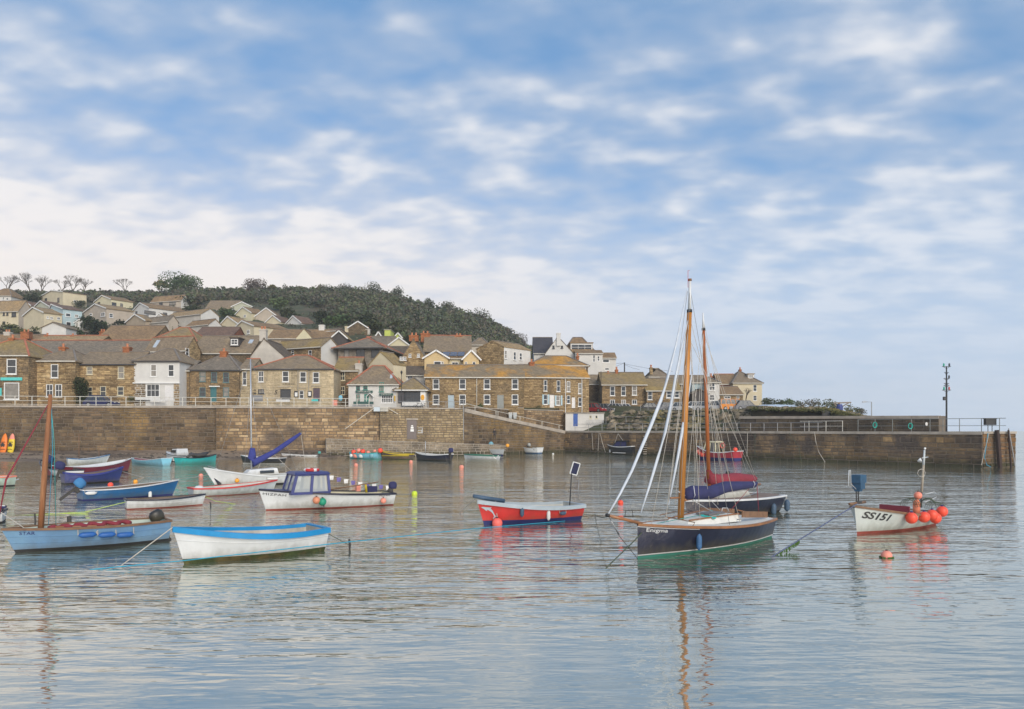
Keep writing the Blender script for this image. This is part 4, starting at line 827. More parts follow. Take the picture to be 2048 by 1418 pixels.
house('white glazed porch with a tiny pointed roof on the pale blue house', 150, 168, 645, 659, 183, 639, 'gy', D=3, wall='white', rmt='purple', wins=[(154,650,5,9,'wc'),(163,650,6,9,'wc')], holes=False, name='porch', cat='porch')
hill('pale green gable peeping between the cream and blue houses', 66, 99, 617, 630, 205, 602, roof='gy', yaw=-30, xs=130, wall='mint', rmt='purple', oh=.3)
hill('small pink gable behind the wide cream house', 42, 62, 612, 626, 212, 603, roof='gy', yaw=-20, D=8, wall='pink', rmt='purple')
hill('white-fronted bungalow high on the hill with a long purple brown roof', 80, 126, 594, 607, 242, 581, roof='gy', yaw=-36, xs=173, wall='cream', rmt='purple', wins=[(92,600,8,7,'dc'),(117,600,7,9,'dc'),(150,603,6,5,'ws',1),(163,606,6,5,'ds',1)], ax=103)
hill('small yellow gabled bungalow with a dark veranda high on the hill', 189, 222, 604, 613, 236, 591, roof='gy', yaw=-34, xs=266, wall='lemon', rmt='brown', wins=[(198,607,8,5,'d1'),(228,609,9,8,'dc',1),(243,611,5,8,'ds',1)], ax=205)
hill('pinkish bungalow with a wide picture window under a long brown roof', 168, 213, 625, 639, 202, 608, roof='gy', yaw=-36, xs=267, wall='pink', rmt='tan', wins=[(182,629,9,5,'w1'),(206,629,14,8,'wc'),(222,631,8,8,'ws',1)], ax=191)
hill('white veranda bungalow with a long red-brown roof', 267, 298, 621, 631, 215, 606, roof='gy', yaw=-38, xs=377, wall='white', rmt='brown', wins=[(273,625,6,5,'ds'),(300,625,22,6,'dg',1),(330,627,8,4,'ds',1),(350,628,8,4,'ds',1)], ax=281)
hill('brown roofed house with its white gable turned right on the upper slope', 302, 362, 604, 614, 240, 592, roof='gx', yaw=-18, xs=378, wall='pink', side='white', rmt='brown', wins=[(322,607,8,5,'ds'),(345,607,14,6,'dc')])
hill('small gable with white bargeboard and orange lichen roof among shrubs', 252, 291, 645, 652, 184, 629, roof='gy', yaw=-30, xs=312, wall='tan', rmt='lichen', ax=271)
hill('grey slate roof with a white edged right gable in the middle of the slope', 292, 337, 646, 657, 182, 634, roof='gx', yaw=-28, xs=356, wall='offwhite', side='pink', rmt='slate2')
hill('tiny white twin gables behind the grey slate roof', 311, 327, 634, 642, 190, 627, roof='gy', D=6, wall='white', rmt='tan')
hill('long tan roof ending in a broad white gable on the right', 330, 402, 636, 648, 196, 622, roof='gx', yaw=-30, xs=438, wall='offwhite', side='white', rmt='tan')
hill('brown roof with a pale blue-white gable just below the broad white gable', 372, 417, 653, 662, 176, 641, roof='gx', yaw=-30, xs=444, wall='offwhite', side='white', rmt='brown')
hill('long grey bungalow roof with a chimney high under the trees', 409, 470, 620, 630, 232, 602, roof='gx', D=10, wall='tan', rmt='slate', chim=[(407,616,7,10,'c')])
hill('mint gable facing out at the right end of the long grey roof', 464, 504, 613, 628, 228, 604, roof='gy', D=9, wall='mint', rmt='slate', wins=[(467,622,6,7,'w1')])
hill('yellowish gable below the mint gable with a brown roof running right', 472, 503, 628, 636, 211, 614, roof='gy', yaw=-28, xs=533, wall='lemon', rmt='brown', wins=[(490,632,6,5,'wS')], ax=486)
hill('pale gable with a wide white bargeboard right of the yellowish gable', 511, 554, 632, 640, 208, 616, roof='gy', D=9, wall='pink', rmt='brown')
hill('cream gable house with tan roof in the middle of the village slope', 440, 476, 650, 664, 188, 633, roof='gy', yaw=-26, xs=505, wall='cream', rmt='tan', ax=456)
hill('cream two-window gable house in front with a brown roof running far right', 469, 508, 657, 674, 171, 642, roof='gy', yaw=-38, xs=578, wall='cream', rmt='brown', wins=[(478,664,7,8,'wc'),(497,664,8,8,'wc')], ax=485)
hill('small cream gable under a dark roof left of the white timbered gable', 532, 561, 644, 652, 199, 631, roof='gy', yaw=-20, D=10, wall='cream', rmt='purple')
hill('white and timber gable with bay windows below the upper dormer bungalow', 571, 603, 649, 658, 198, 632, roof='gy', yaw=-34, xs=632, wall='white', rmt='purple', wins=[(580,652,10,7,'wc'),(601,655,6,6,'ws',1),(618,656,8,4,'wc',1)], ax=587)
H = hill('dormer bungalow standing alone against the dark wood', 592, 664, 630, 641, 238, 612, roof='gx', yaw=-4, D=10, wall='cream', rmt='purple', wins=[(616,635,9,6,'wc'),(640,636,18,6,'wg')], gut=m_white)
dormer(H, 606, 618, 9, 5, 'white', 'wc', 2.0, 'purple'); dormer(H, 649, 621, 9, 5, 'white', 'wc', 2.0, 'purple')
hill('wide brown roof crossed by the bright yellow triangular gable', 535, 662, 677, 700, 158, 660, roof='gx', D=9, wall='tan', rmt='brown', chim=[(644,650,11,26,'w')])
hill('bright yellow triangular gable with a dark triangular window', 592, 624, 676, 684, 156, 658, roof='gy', D=5, wall='lemon', rmt='brown', barge=False, oh=.05)
hill('dark slate roof with a white edged gable right of the white chimney', 650, 672, 663, 680, 162, 659, roof='gx', D=8, yaw=-20, xs=692, wall='tan', rmt='purple')
hill('dark glazed gable with a thick white bargeboard above the modern grey house', 663, 693, 675, 690, 150, 662, roof='gy', D=7, wall='timber', rmt='olive', oh=.3)
hill('brown stone gable with cream chimneys at the edge of the wood', 697, 735, 655, 668, 172, 643, roof='gy', D=9, wall='dkstone', rmt='purple', chim=[(694,653,7,12,'c',.5),(736,658,8,12,'g',.5)])
hill('little grey gable with a white edge between the stone gable and the lime green house', 750, 764, 674, 684, 160, 664, roof='gy', D=6, wall='grey', rmt='slate2')
hill('lime green flat-topped box house', 769, 781, 660, 680, 161, 657, roof='flat', D=5, wall='lime', rmt='slate')
hill('small lime green gable peeping over the cream gable', 789, 803, 674, 684, 163, 666, roof='gy', D=6, wall='lime', rmt='slate')
hill('pale cream gable with a grey roof left of the big orange ridged roof', 779, 817, 689, 700, 150, 675, roof='gy', D=9, wall='lemon', rmt='slate2')
hill('grey slate cottage roofs left of the pale cream gable', 728, 784, 694, 706, 152, 674, roof='gx', D=9, wall='lemon', rmt='slate2', ridge='g')
hill('low dark roofs tucked below the pale cream gable', 772, 822, 710, 725, 138, 694, roof='gx', D=8, wall='tan', rmt='slatedk')
hill('tiny white house alone in a clearing of the wood', 750, 758, 640, 647, 235, 637, roof='gy', D=5, wall='white', rmt='slate')
hill('long purple brown terrace roof crossing the slope above the slate cottages', 190, 300, 682, 700, 150, 652, roof='gx', D=13, wall='brown', rmt='brown', chim=[(206,663,11,22)])
hill('lichened hipped roof in the middle of the lower village', 300, 392, 682, 700, 146, 656, roof='hip', D=10, wall='tan', rmt='olive', ridge='r')
hill('dark roof with red brick walls left of the cream two-window gable', 388, 464, 672, 700, 154, 655, roof='gx', D=9, wall='brick', rmt='purple')
hill('brown roofed cottage with orange ridge behind the left chimneys', 60, 190, 690, 705, 140, 672, roof='gx', D=9, wall='brown', rmt='tan', ridge='r', chim=[(53,664,17,14),(95,671,6,8),(146,672,6,8)])
hill('low brown cottages at the left edge under the hill gardens', -60, 62, 690, 705, 143, 670, roof='gx', D=9, wall='brown', rmt='brown', chim=[(16,664,12,8,'g')])
hill('white barn-like gable with a sweeping grey roof among palms', 84, 132, 655, 668, 165, 645, roof='gy', D=9, wall='white', rmt='slate', barge=False, ax=106)
# ================================================================ BOATS
m_bwhite = mat('boat_white_gloss', (.66,.67,.67), .35, .10, 1.2, c2=(.58,.59,.58), t=(.5,.7), spec=.5)
m_bgrey = mat('boat_pale_grey', (.50,.53,.53), .45, .12, 1.5)
m_bstar = mat('boat_light_blue', (.14,.265,.43), .5, .12, 1.2, c2=(.17,.31,.44), t=(.45,.65))
m_bblue = mat('boat_mid_blue', (.018,.12,.29), .4, .12, 1.2)
m_bnavy = mat('boat_navy', (.014,.014,.030), .35, .25, 1.0, c2=(.035,.038,.062), t=(.5,.7))
m_broyal = mat('boat_royal_blue', (.028,.042,.18), .4, .12, 1.5)
m_bred = mat('boat_red', (.58,.035,.03), .5, .14, 1.5, c2=(.48,.03,.025), t=(.5,.65))
m_bmar = mat('boat_maroon', (.22,.02,.04), .45, .15, 1.5)
m_bteal = mat('boat_turquoise', (.03,.42,.40), .45, .1, 1.5)
m_bcyan = mat('boat_pale_cyan', (.20,.50,.62), .45, .1, 1.5)
m_bblack = mat('boat_black', (.02,.02,.024), .4, .2, 1.5)
m_byel = mat('boat_yellow', (.62,.46,.02), .5, .1, 2)
m_bgreen = mat('boat_deep_green', (.03,.15,.10), .5, .12, 2)
m_anti_b = mat('black_antifouling', (.022,.022,.022), .7, .25, 2)
m_anti_r = mat('red_antifouling', (.24,.045,.03), .7, .25, 2)
m_anti_n = mat('blue_antifouling', (.02,.025,.13), .7, .2, 2)
m_anti_g = mat('green_antifouling', (.02,.16,.12), .6, .2, 2)
m_weed = mat('weedy_waterline', (.11,.085,.03), .9, .5, 3, c2=(.05,.07,.02), t=(.45,.55), bump=.02)
m_trimblue = mat('bright_blue_trim', (.01,.24,.52), .45, .12, 2.5)
m_varn = mat('varnished_wood', (.28,.12,.045), .35, .25, 3, stretch=(1,1,.15))
m_spar = mat('varnished_spar', (.42,.17,.025), .4, .3, 5, stretch=(1,1,.08))
m_spar2 = mat('red_brown_spar', (.35,.10,.02), .45, .25, 5, stretch=(1,1,.08))
m_rusty = mat('rusty_brown_spar', (.27,.11,.045), .75, .3, 6, stretch=(1,1,.12), c2=(.38,.19,.09), t=(.5,.6))
m_teakr = mat('worn_brown_wood', (.20,.11,.06), .7, .25, 4)
m_ins = mat('boat_inner_paint', (.50,.49,.44), .7, .15, 2)
m_insc = mat('boat_inner_cream', (.60,.54,.36), .7, .12, 2)
m_insb = mat('boat_inner_brown', (.14,.10,.075), .8, .25, 2)
m_insd = mat('boat_inner_dark', (.05,.05,.055), .8, .25, 2)
m_buoy = mat('orange_red_buoy', (.85,.085,.04), .45, .08, 2.5)
m_buoyp = mat('faded_pink_buoy', (.78,.28,.20), .55, .1, 3)
m_buoyy = mat('yellow_green_buoy', (.55,.68,.04), .45, .08, 3)
m_buoyo = mat('amber_buoy', (.85,.36,.03), .5, .08, 3)
m_fendb = mat('blue_fender', (.02,.11,.36), .5, .12, 3)
m_fendg = mat('slate_blue_fender', (.055,.10,.16), .6, .12, 3)
m_fendw = mat('white_fender', (.68,.68,.66), .5, .08, 3)
m_ropew = mat('pale_rope', (.50,.46,.40), .9, .15, 12)
m_ropeb = mat('blue_rope', (.02,.33,.50), .8, .15, 12)
m_ropeg = mat('yellow_green_rope', (.42,.55,.12), .8, .15, 12)
m_roped = mat('weedy_rope', (.07,.09,.06), .9, .3, 8)
m_sailw = mat('grey_white_sailcloth', (.56,.60,.65), .8, .08, 5)
m_covb = mat('royal_blue_canvas', (.035,.045,.22), .85, .12, 5, bump=.01)
m_covn = mat('navy_canvas', (.028,.03,.10), .85, .15, 5, bump=.01)
m_covr = mat('maroon_canvas', (.24,.03,.045), .85, .12, 5, bump=.01)
m_alu = mat('aluminium_spar', (.55,.56,.58), .35, .06, 6, metal=.6)
m_chain = mat('dark_iron', (.05,.045,.04), .7, .2, 10)
def water_xy(p): return wat(*p)
class Boat:
    def __init__(s, name, label, cat, bow, stern, beam, fb, rake=.22, tb=.72, k=-.25, boot=.08, mats=None, gun=None, gw=.07, gh=.06, inner=None, floor=.10, full=2.3, flare=.85, thwarts=(.25,.55), group=None, deck=None, deckm=None, srake=.05, open_=True, lap=(), N=26, parent=None, bright=0, topside=None):
        Pb, Ps = wat(*bow), wat(*stern); d = Pb-Ps; s.L = L = d.length; s.yaw = atan2(d.y, d.x); s.mid = (Pb+Ps)/2; s.beam = beam
        s.root = empty(name, s.mid, s.yaw, label, cat, group); s.Pb, s.Ps = Pb, Ps
        s.s0 = fb[0]*Ps.y/F; s.s1 = fb[1]*s.mid.y/F; s.s2 = fb[2]*Pb.y/F
        s.rake, s.tb, s.k, s.full, s.flare, s.srake, s.gw, s.gh = rake, tb, k, full, flare, srake, gw, gh
        s.near = 1 if (Vector((-sin(s.yaw), cos(s.yaw))).dot(-s.mid.xy) > 0) else -1
        s.vx = 1 if cos(s.yaw) > 0 else -1
        hullm, bot, = mats; s.mats = mats
        T = [1-(1-i/N)**1.35 for i in range(N+1)]; s.T = T
        rows = lambda t: [s.keel(t), -.02, boot]+[boot+(s.sheer(t)-boot)*j/5 for j in range(1,6)]
        q = MB(); R = 8
        def sec(t, off, zs, sd): return [(s.X(t, z), sd*max(0, s.half(t, z)-off), z) for z in zs]
        for sd in (1, -1):
            o = len(q.v)
            for t in T: q.v += sec(t, 0, rows(t), sd)
            for i in range(N):
                for j in range(R-1):
                    f = (o+i*R+j, o+(i+1)*R+j, o+(i+1)*R+j+1, o+i*R+j+1)
                    q.f.append(f if sd < 0 else f[::-1]); q.mi.append(1 if j < 2 else 0)
        zs = rows(0); a = sec(0, 0, zs, 1); b = sec(0, 0, zs, -1); o = len(q.v); q.v += a+b
        for j in range(R-1): q.f.append((o+j, o+R+j, o+R+j+1, o+j+1)); q.mi.append(1 if j < 2 else 0)
        q.build('hull', [hullm, bot], s.root, smooth=False)
        hm = s.root.children[-1] if s.root.children else None
        im = inner or m_ins; s.im = im
        if open_:
            q = MB(); R2 = 4; Ti = [t for t in T if t < .965]
            for sd in (1, -1):
                o = len(q.v)
                for t in Ti:
                    tt = max(t, .012); zz = [floor+(s.sheer(tt)-floor)*j/3 for j in range(4)]; q.v += [(s.X(tt, z)+(.05 if t < .01 else 0), sd*max(.004, s.half(tt, z)-.045), z) for z in zz]
                for i in range(len(Ti)-1):
                    for j in range(3):
                        f = (o+i*4+j, o+i*4+j+1, o+(i+1)*4+j+1, o+(i+1)*4+j); q.f.append(f if sd < 0 else f[::-1]); q.mi.append(0)
            n_ = len(Ti)
            for i in range(n_-1): q.f.append((i*4, (i+1)*4, (n_+i+1)*4, (n_+i)*4)); q.mi.append(0)
            for j in range(3): q.f.append((j, n_*4+j, n_*4+j+1, j+1)); q.mi.append(0)
            q.build('inner_skin', im, s.root)
            for t in thwarts:
                z = floor+(s.sheer(t)-floor)*.62; w = s.half(t, z)-.05; q = MB(); q.box((s.X(t,z)-.12, -w, z-.03),(s.X(t,z)+.12, w, z)); q.build('thwart', gun if bright else m_teakr, s.root)
        # gunwale: capping strip round the sheer
        if gun:
            q = MB()
            for sd in (1, -1):
                pr = []
                for t in T:
                    z = s.sheer(t); y = s.half(t, z); x = s.X(t, z); yi = max(0, y-gw*.8)
                    pr.append([(x, sd*(y+.025), z-gh), (x, sd*(y+.03), z+.02), (x, sd*yi, z+.025), (x, sd*yi, z-gh*.6)])
                o = len(q.v)
                for p in pr: q.v += p
                for i in range(len(pr)-1):
                    for j in range(4):
                        f = (o+i*4+j, o+i*4+(j+1)%4, o+(i+1)*4+(j+1)%4, o+(i+1)*4+j); q.f.append(f if sd > 0 else f[::-1]); q.mi.append(0)
            w = s.half(0, s.sheer(0))+.03; q.box((s.X(0,s.sheer(0))-.03,-w,s.sheer(0)-gh),(s.X(0,s.sheer(0))+gw,w,s.sheer(0)+.022))
            q.build('gunwale', gun, s.root)
        for fr in lap:   # plank edge following the sheer
            q = MB()
            for sd in (1, -1):
                L_ = []
                for t in T:
                    z = boot+(s.sheer(t)-boot)*fr; L_.append((s.X(t,z), sd*(s.half(t,z)+.004), z))
                q.tube(L_, .011, 4)
            q.build('plank_edge', hullm, s.root)
        if deck:
            a, b = deck; q = MB(); Td = [t for t in T if a <= t <= b]; 
            if Td[0] > a: Td = [a]+Td
            o = 0
            for t in Td:
                z = s.sheer(t); w = max(.002, s.half(t,z)-.02); q.v += [(s.X(t,z), -w, z), (s.X(t,z), -w*.4, z+.035), (s.X(t,z), w*.4, z+.035), (s.X(t,z), w, z)]
            for i in range(len(Td)-1):
                for j in range(3): q.f.append((i*4+j, (i+1)*4+j, (i+1)*4+j+1, i*4+j+1)); q.mi.append(0)
            t = Td[0]; z = s.sheer(t); w = s.half(t,z)-.04
            if a > .02: q.add([(s.X(t,z),-w,z),(s.X(t,z),w,z),(s.X(t,z),w*.8,floor),(s.X(t,z),-w*.8,floor)], [(0,1,2,3)])
            q.build('deck', deckm or m_bwhite, s.root)
    def sheer(s, t): return s.s0*(1-t)*(1-2*t)+s.s1*4*t*(1-t)+s.s2*t*(2*t-1)
    def keel(s, t): return s.k*(1-.5*t)*(1 if t < 1 else 1)
    def B(s, t):
        if t < .42: return s.beam/2*(s.tb+(1-s.tb)*sin(pi/2*t/.42))
        return s.beam/2*max(0, 1-((t-.42)/.58)**s.full)
    def half(s, t, z):
        k = s.keel(t); g = max(0, min(1.05, (z-k)/(s.sheer(t)-k))); p = .34+(s.flare-.34)*t**2.5
        return s.B(t)*g**p
    def X(s, t, z): return -s.L/2+t*s.L+s.rake*max(z, -.1)/s.s2*t**4-s.srake*z*(1-t)**4
    def tx(s, x, z=0.0):
        t = max(0, min(1, (x+s.L/2)/s.L))
        for _ in range(8): t = max(0, min(1, (x+s.L/2-s.rake*max(z, -.1)/s.s2*t**4+s.srake*z*(1-t)**4)/s.L))
        return t
    def cl(s, px, off=0.0):
        """local x of the column px on the line y=off"""
        u = (px-1024)/F; bx = s.mid.x-off*sin(s.yaw); by = s.mid.y+off*cos(s.yaw); c, n = cos(s.yaw), sin(s.yaw)
        return (u*by-bx)/(c-u*n)
    def pz(s, px, py, off=0.0):
        x = s.cl(px, off); Y = s.mid.y+off*cos(s.yaw)+x*sin(s.yaw); return x, HC-(py-YH)*Y/F
    def P(s, px, py, off=0.0): x, z = s.pz(px, py, off); return Vector((x, off, z))
    def w(s, v): v = Vector(v); c, n = cos(s.yaw), sin(s.yaw); return Vector((s.mid.x+v.x*c-v.y*n, s.mid.y+v.x*n+v.y*c, v.z))
    def side(s, px, py):
        """point on the near side of the hull seen at px, py"""
        off = 0
        for _ in range(12):
            x, z = s.pz(px, py, s.near*off); off = s.half(s.tx(x, z), max(z, 0))
        return Vector((x, s.near*off, z))
    def text(s, txt, px, py, hpx, m, shear=0, spacing=1.0, wpx=None, far=False, bold=0):
        p = s.side(px, py); Y = s.w(p).y; me = tmesh(txt, hpx*Y/F*1.35, .0, spacing, shear, bold); me.materials.append(m)
        vs_ = me.vertices; xs = [v.co.x for v in vs_]; k = 1
        if wpx: k = (wpx*Y/F/max(.3, abs(cos(s.yaw))))/(max(xs)-min(xs))
        t0 = s.tx(p.x); sl_ = (s.sheer(min(1,t0+.03))-s.sheer(max(0,t0-.03)))/(.06*s.L)
        for v in vs_:
            x = p.x+s.vx*v.co.x*k; z = p.z+v.co.y+sl_*(x-p.x)*.8; v.co = (x, s.near*(s.half(s.tx(x, z), z)+.016), z)
        return place('lettering', me, s.root)
    def tube(s, name, pts, r, m, n=6): q = MB(); q.tube(pts, r, n); return q.build(name, m, s.root, smooth=True)
    def outboard(s, t=0.0, y=0.0, z=None, cowlm=None, sc=1.0, tilt=0.0, parent=None):
        z = s.sheer(0)+.1 if z is None else z; x = s.X(0, .2)-.14*sc
        q = MB(); q.cbox((0,0,-.35*sc),(.10*sc,.09*sc,.75*sc)); q.cbox((.1*sc,0,-.02),(.2*sc,.2*sc,.2*sc)); o = q.build('outboard_motor', m_chain, s.root, loc=(x, y, z)); o.rotation_euler = (0, tilt, 0)
        q = MB(); prof = [(.001,-.02),(.15,0),(.18,.12),(.17,.26),(.11,.34),(.001,.36)]
        q.lathe([(r*sc, zz*sc) for r, zz in prof], 12); c = q.build('motor_cowl', cowlm or m_bblack, o, smooth=True, loc=(-.04*sc, 0, .06*sc)); c.scale = (1.25, .85, 1)
        return o
def fender(label, B, px, py, m, hgt=.5, r=.1, horiz=False, ln=None, out=0.0, group=None):
    p = B.side(px, py); p.y += B.near*(r+out); w = B.w(p); root = empty('fender', w, B.yaw, label, 'fender', group)
    q = MB(); prof = [(.012,-.5),(.35,-.46),(.8,-.36),(1,-.25),(1,.25),(.8,.36),(.35,.46),(.012,.5)]
    q.lathe([(max(.01, a*r), b*hgt) for a, b in prof], 12); o = q.build('body', m, root, smooth=True)
    if horiz: o.rotation_euler = (0, pi/2, 0)
    q = MB(); zt = (B.sheer(B.tx(p.x))+.02)-p.z
    if horiz: q.tube([(-hgt/2,0,0),(-hgt/2,-B.near*r*.6,zt)], .012, 4); q.tube([(hgt/2,0,0),(hgt/2,-B.near*r*.6,zt)], .012, 4)
    else: q.tube([(0,0,hgt/2-.02),(0,-B.near*r*.5,max(zt, hgt/2+.05))], .012, 4)
    q.build('lanyard', m_ropew, root); return root
def buoy(label, loc, r, m, cat='buoy', name='mooring_buoy', group=None, eye=True, weed=False, rope=None):
    root = empty(name, loc, 0, label, cat, group); q = MB(); q.lathe([(max(.002, r*sin(pi*i/10)), -r*cos(pi*i/10)) for i in range(11)], 16); q.build('float', m, root, smooth=True)
    if eye: q = MB(); q.lathe([(r*.26,0),(r*.22,r*.22),(r*.1,r*.26),(r*.1,r*.05)], 8, (0,0,r*.93)); o = q.build('eye', m_anti_n if m is m_buoy else m_chain, root, smooth=True)
    if weed:
        q = MB(); rg = random.Random(4)
        for i in range(60): a = rg.uniform(0, 2*pi); rr = r*rg.uniform(.85,1.12); x, y = rr*cos(a), rr*sin(a); q.add([(x-.03,y,-.02),(x+.03,y,-.02),(x+.04,y,-r*.55),(x-.02,y,-r*.6)], [(0,1,2,3)])
        q.build('weed', mat('green_weed', (.05,.11,.02), .9, .3, 8), root)
    return root
def hung_ball(label, B, px, py, r, m, group=None):
    p = B.side(px, py); p.y += B.near*(r*.9); root = buoy(label, B.w(p), r, m, 'buoy', 'hanging_buoy', group, eye=True)
    c = root; q = MB(); zt = B.sheer(B.tx(p.x))+.03-p.z; a = B.yaw; dx, dy = sin(a)*B.near*r*.7, -cos(a)*B.near*r*.7; q.tube([(0,0,r*.9),(dx,dy,zt)], .013, 4); q.build('lanyard', m_ropew, root); return root
def rope(label, pts, r, m, name='mooring_rope', sag=0.0, n=10, cat='rope'):
    pts = [Vector(p) for p in pts]; L_ = []
    for i in range(len(pts)-1):
        for k in range(n):
            t = k/n; p = pts[i].lerp(pts[i+1], t); p.z -= sag*4*t*(1-t); L_.append(p)
    L_.append(pts[-1]); b = L_[0].copy(); q = MB(); q.tube([p-b for p in L_], r, 5)
    o = q.build(name, m, None, smooth=True, loc=b); return tag(o, label, cat)
# ------------------------------------------------ STAR
B = Boat('rowing_boat', 'light blue clinker boat lettered STAR with blue fenders and a bare brown mast', 'boat', (31,1106), (332,1080), 1.75, (42,44,50), rake=.36, tb=.6, mats=(m_bstar, m_anti_b), gun=m_teakr, gw=.07, gh=.045, lap=(.30,.62), inner=mat('pale_green_inside', (.45,.52,.45), .7, .1, 2), thwarts=(.2,.42,.68), boot=.10)
B.text('STAR', 54, 1067, 7, m_anti_n, wpx=20)
m0 = B.P(80, 1060); m1 = B.P(101, 789); B.tube('mast', [m0-Vector((0,0,.3)), m0.lerp(m1,.5), m1], [.085,.08,.055], m_rusty, 8)
B.tube('forestay', [B.P(101,800), B.P(12,960), Vector((B.X(1,B.s2)+.1,0,B.s2+.02))], [.012,.03,.012], m_covr, 5)
B.tube('halyard', [B.P(103,815), B.P(105,900), B.P(97,1050,.1)], .009, m_ropeb, 4); B.tube('halyard', [B.P(101,800), B.P(108,880), B.P(112,1050,-.2)], .008, m_bteal, 4)
q = MB(); rg = random.Random(2)
L_ = [Vector((B.cl(px), .12*sin(px*.2)+B.near*.2, B.sheer(.5)-.02+.05*abs(sin(px*.11)))) for px in range(95, 262, 7)]
q.tube(L_, [.05+.035*abs(sin(i*.9)) for i in range(len(L_))], 7); q.build('furled_sail', m_covr, B.root, smooth=True)
B.tube('yard', [B.P(100,1055,B.near*.3), B.P(268,1050,B.near*.25)], .035, m_varn)
o = B.outboard(cowlm=m_bblack, y=-B.near*.1, sc=1.05, z=B.s0+.12); o.name = 'outboard_motor'; o.location = B.P(318, 1045); o.rotation_euler = (0, .5, 0)
for px, w in ((174,'leftmost'), (213,'middle'), (249,'rightmost')): fender(f'{w} of three blue fenders slung along the light blue boat STAR', B, px, 1069, m_fendb, .5, .085, horiz=True, group='blue fenders on the light blue boat')
STAR = B
# ------------------------------------------------ white boat with blue trim
B = Boat('rowing_boat', 'white open boat with a thick bright blue gunwale and weedy waterline', 'boat', (368,1128), (635,1098), 1.95, (46,50,75), rake=.30, tb=.74, mats=(m_bwhite, m_weed), gun=m_trimblue, gw=.10, gh=.13, lap=(.60,), inner=mat('grey_flaking_inside', (.42,.39,.33), .8, .25, 2), thwarts=(.3,.62), boot=.14, bright=1, flare=.75)
WB = B
# ------------------------------------------------ mid blue boat
B = Boat('rowing_boat', 'mid blue open boat with a blue hooded outboard and a white fender', 'boat', (345,990), (160,1001), 1.75, (22,22,30), rake=.35, tb=.75, mats=(m_bblue, m_anti_n), gun=m_bwhite, gw=.05, gh=.03, inner=m_insb, lap=(.5,), thwarts=(.3,.6))
o = B.outboard(cowlm=m_bcyan, sc=1.3, tilt=.9); o.children[0].data.materials[0] = mat('faded_blue_cover', (.05,.20,.42), .8, .1, 3)
fender('white sausage fender slung at the stern of the mid blue boat', B, 181, 986, m_fendw, .55, .09, horiz=True); fender('upright white fender near the bow of the mid blue boat', B, 299, 989, m_fendw, .42, .09)
BLU = B
# ------------------------------------------------ white dinghy with navy rim
B = Boat('rowing_boat', 'small white dinghy with a navy rim in front of the mid blue boat', 'boat', (405,1010), (252,1018), 1.45, (20,18,22), rake=.15, tb=.68, mats=(m_bwhite, m_anti_r), gun=m_bnavy, gw=.05, gh=.045, lap=(.5,), inner=m_insb, boot=.05); DIN = B
# ------------------------------------------------ royal blue boat
B = Boat('rowing_boat', 'royal blue open boat with a dark outboard and rolled blue cover strips', 'boat', (238,963), (126,968), 2.0, (24,19,30), rake=.30, tb=.7, mats=(m_broyal, m_anti_b), gun=m_covb, gw=.05, gh=.10, inner=m_insb, thwarts=(.35,.6)); B.outboard(cowlm=m_covn, sc=1.5, tilt=.3)
B = Boat('rowing_boat', 'maroon open boat with a white interior behind the royal blue boat', 'boat', (256,943), (102,953), 2.1, (22,16,26), rake=.35, tb=.75, mats=(m_bmar, m_anti_b), gun=m_bwhite, gw=.05, gh=.03, inner=m_bwhite, thwarts=(.3,.6)); o = B.outboard(cowlm=m_covn, sc=1.7, tilt=.4)
B = Boat('rowing_boat', 'white hulled boat with a purple canvas hump moored left of the maroon boat', 'boat', (82,944), (150,958), 1.7, (18,17,24), rake=.3, mats=(m_bwhite, m_anti_b), gun=m_bnavy, inner=m_insb)
q = MB(); q.ball((0,0,0), .5, 12, 6, .5); o = q.build('canvas_cover', m_covn, B.root, smooth=True, loc=(.1,0,B.s1)); o.scale = (2.0, 1.2, .9)
B = Boat('dinghy', 'pale grey dinghy with a blue rim afloat near the beach', 'boat', (212,927), (135,929), 1.7, (13,11,18), rake=.4, tb=.6, mats=(m_bgrey, m_bgrey), gun=m_bblue, gw=.05, gh=.05, inner=m_ins)
B.tube('mast', [B.P(158,920), B.P(158,868)], .04, m_teakr); B.tube('mast', [B.P(198,925), B.P(198,892)], .03, m_teakr)
B = Boat('dinghy', 'upturned-looking slim pale dinghy drawn up just behind the grey one', 'boat', (158,912), (188,917), 1.2, (7,6,8), rake=.1, mats=(m_bwhite, m_bwhite), gun=m_bwhite, inner=m_ins)
B = Boat('dinghy', 'pale cyan dinghy with a maroon and white rim between the beach and the maroon boat', 'boat', (264,926), (333,932), 1.5, (16,9,11), rake=.2, tb=.7, mats=(m_bcyan, m_bcyan), gun=m_bwhite, gw=.04, gh=.03, inner=m_bmar)
B = Boat('cabin_boat', 'small white cuddy boat with a black stripe close to the beach', 'boat', (334,922), (388,925), 2.1, (13,14,19), rake=.2, mats=(m_bwhite, m_anti_b), gun=m_bblack, gw=.04, gh=.04, inner=m_ins, deck=(.5,1))
q = MB(); v = [(-1.2,-.7,0),(.6,-.6,0),(.6,.6,0),(-1.2,.7,0),(-1.1,-.6,.75),(.2,-.5,.7),(.2,.5,.7),(-1.1,.6,.75)]; q.add(v, [(4,5,6,7),(0,1,5,4),(1,2,6,5),(2,3,7,6),(3,0,4,7)]); o = q.build('cabin', m_bwhite, B.root, loc=(.6,0,B.s1-.05)); q = MB(); q.box((-.9,-.72,.3),(-.3,.72,.6)); q.box((-.15,-.66,.3),(.25,.66,.58)); q.build('cabin_window', m_pane, o)
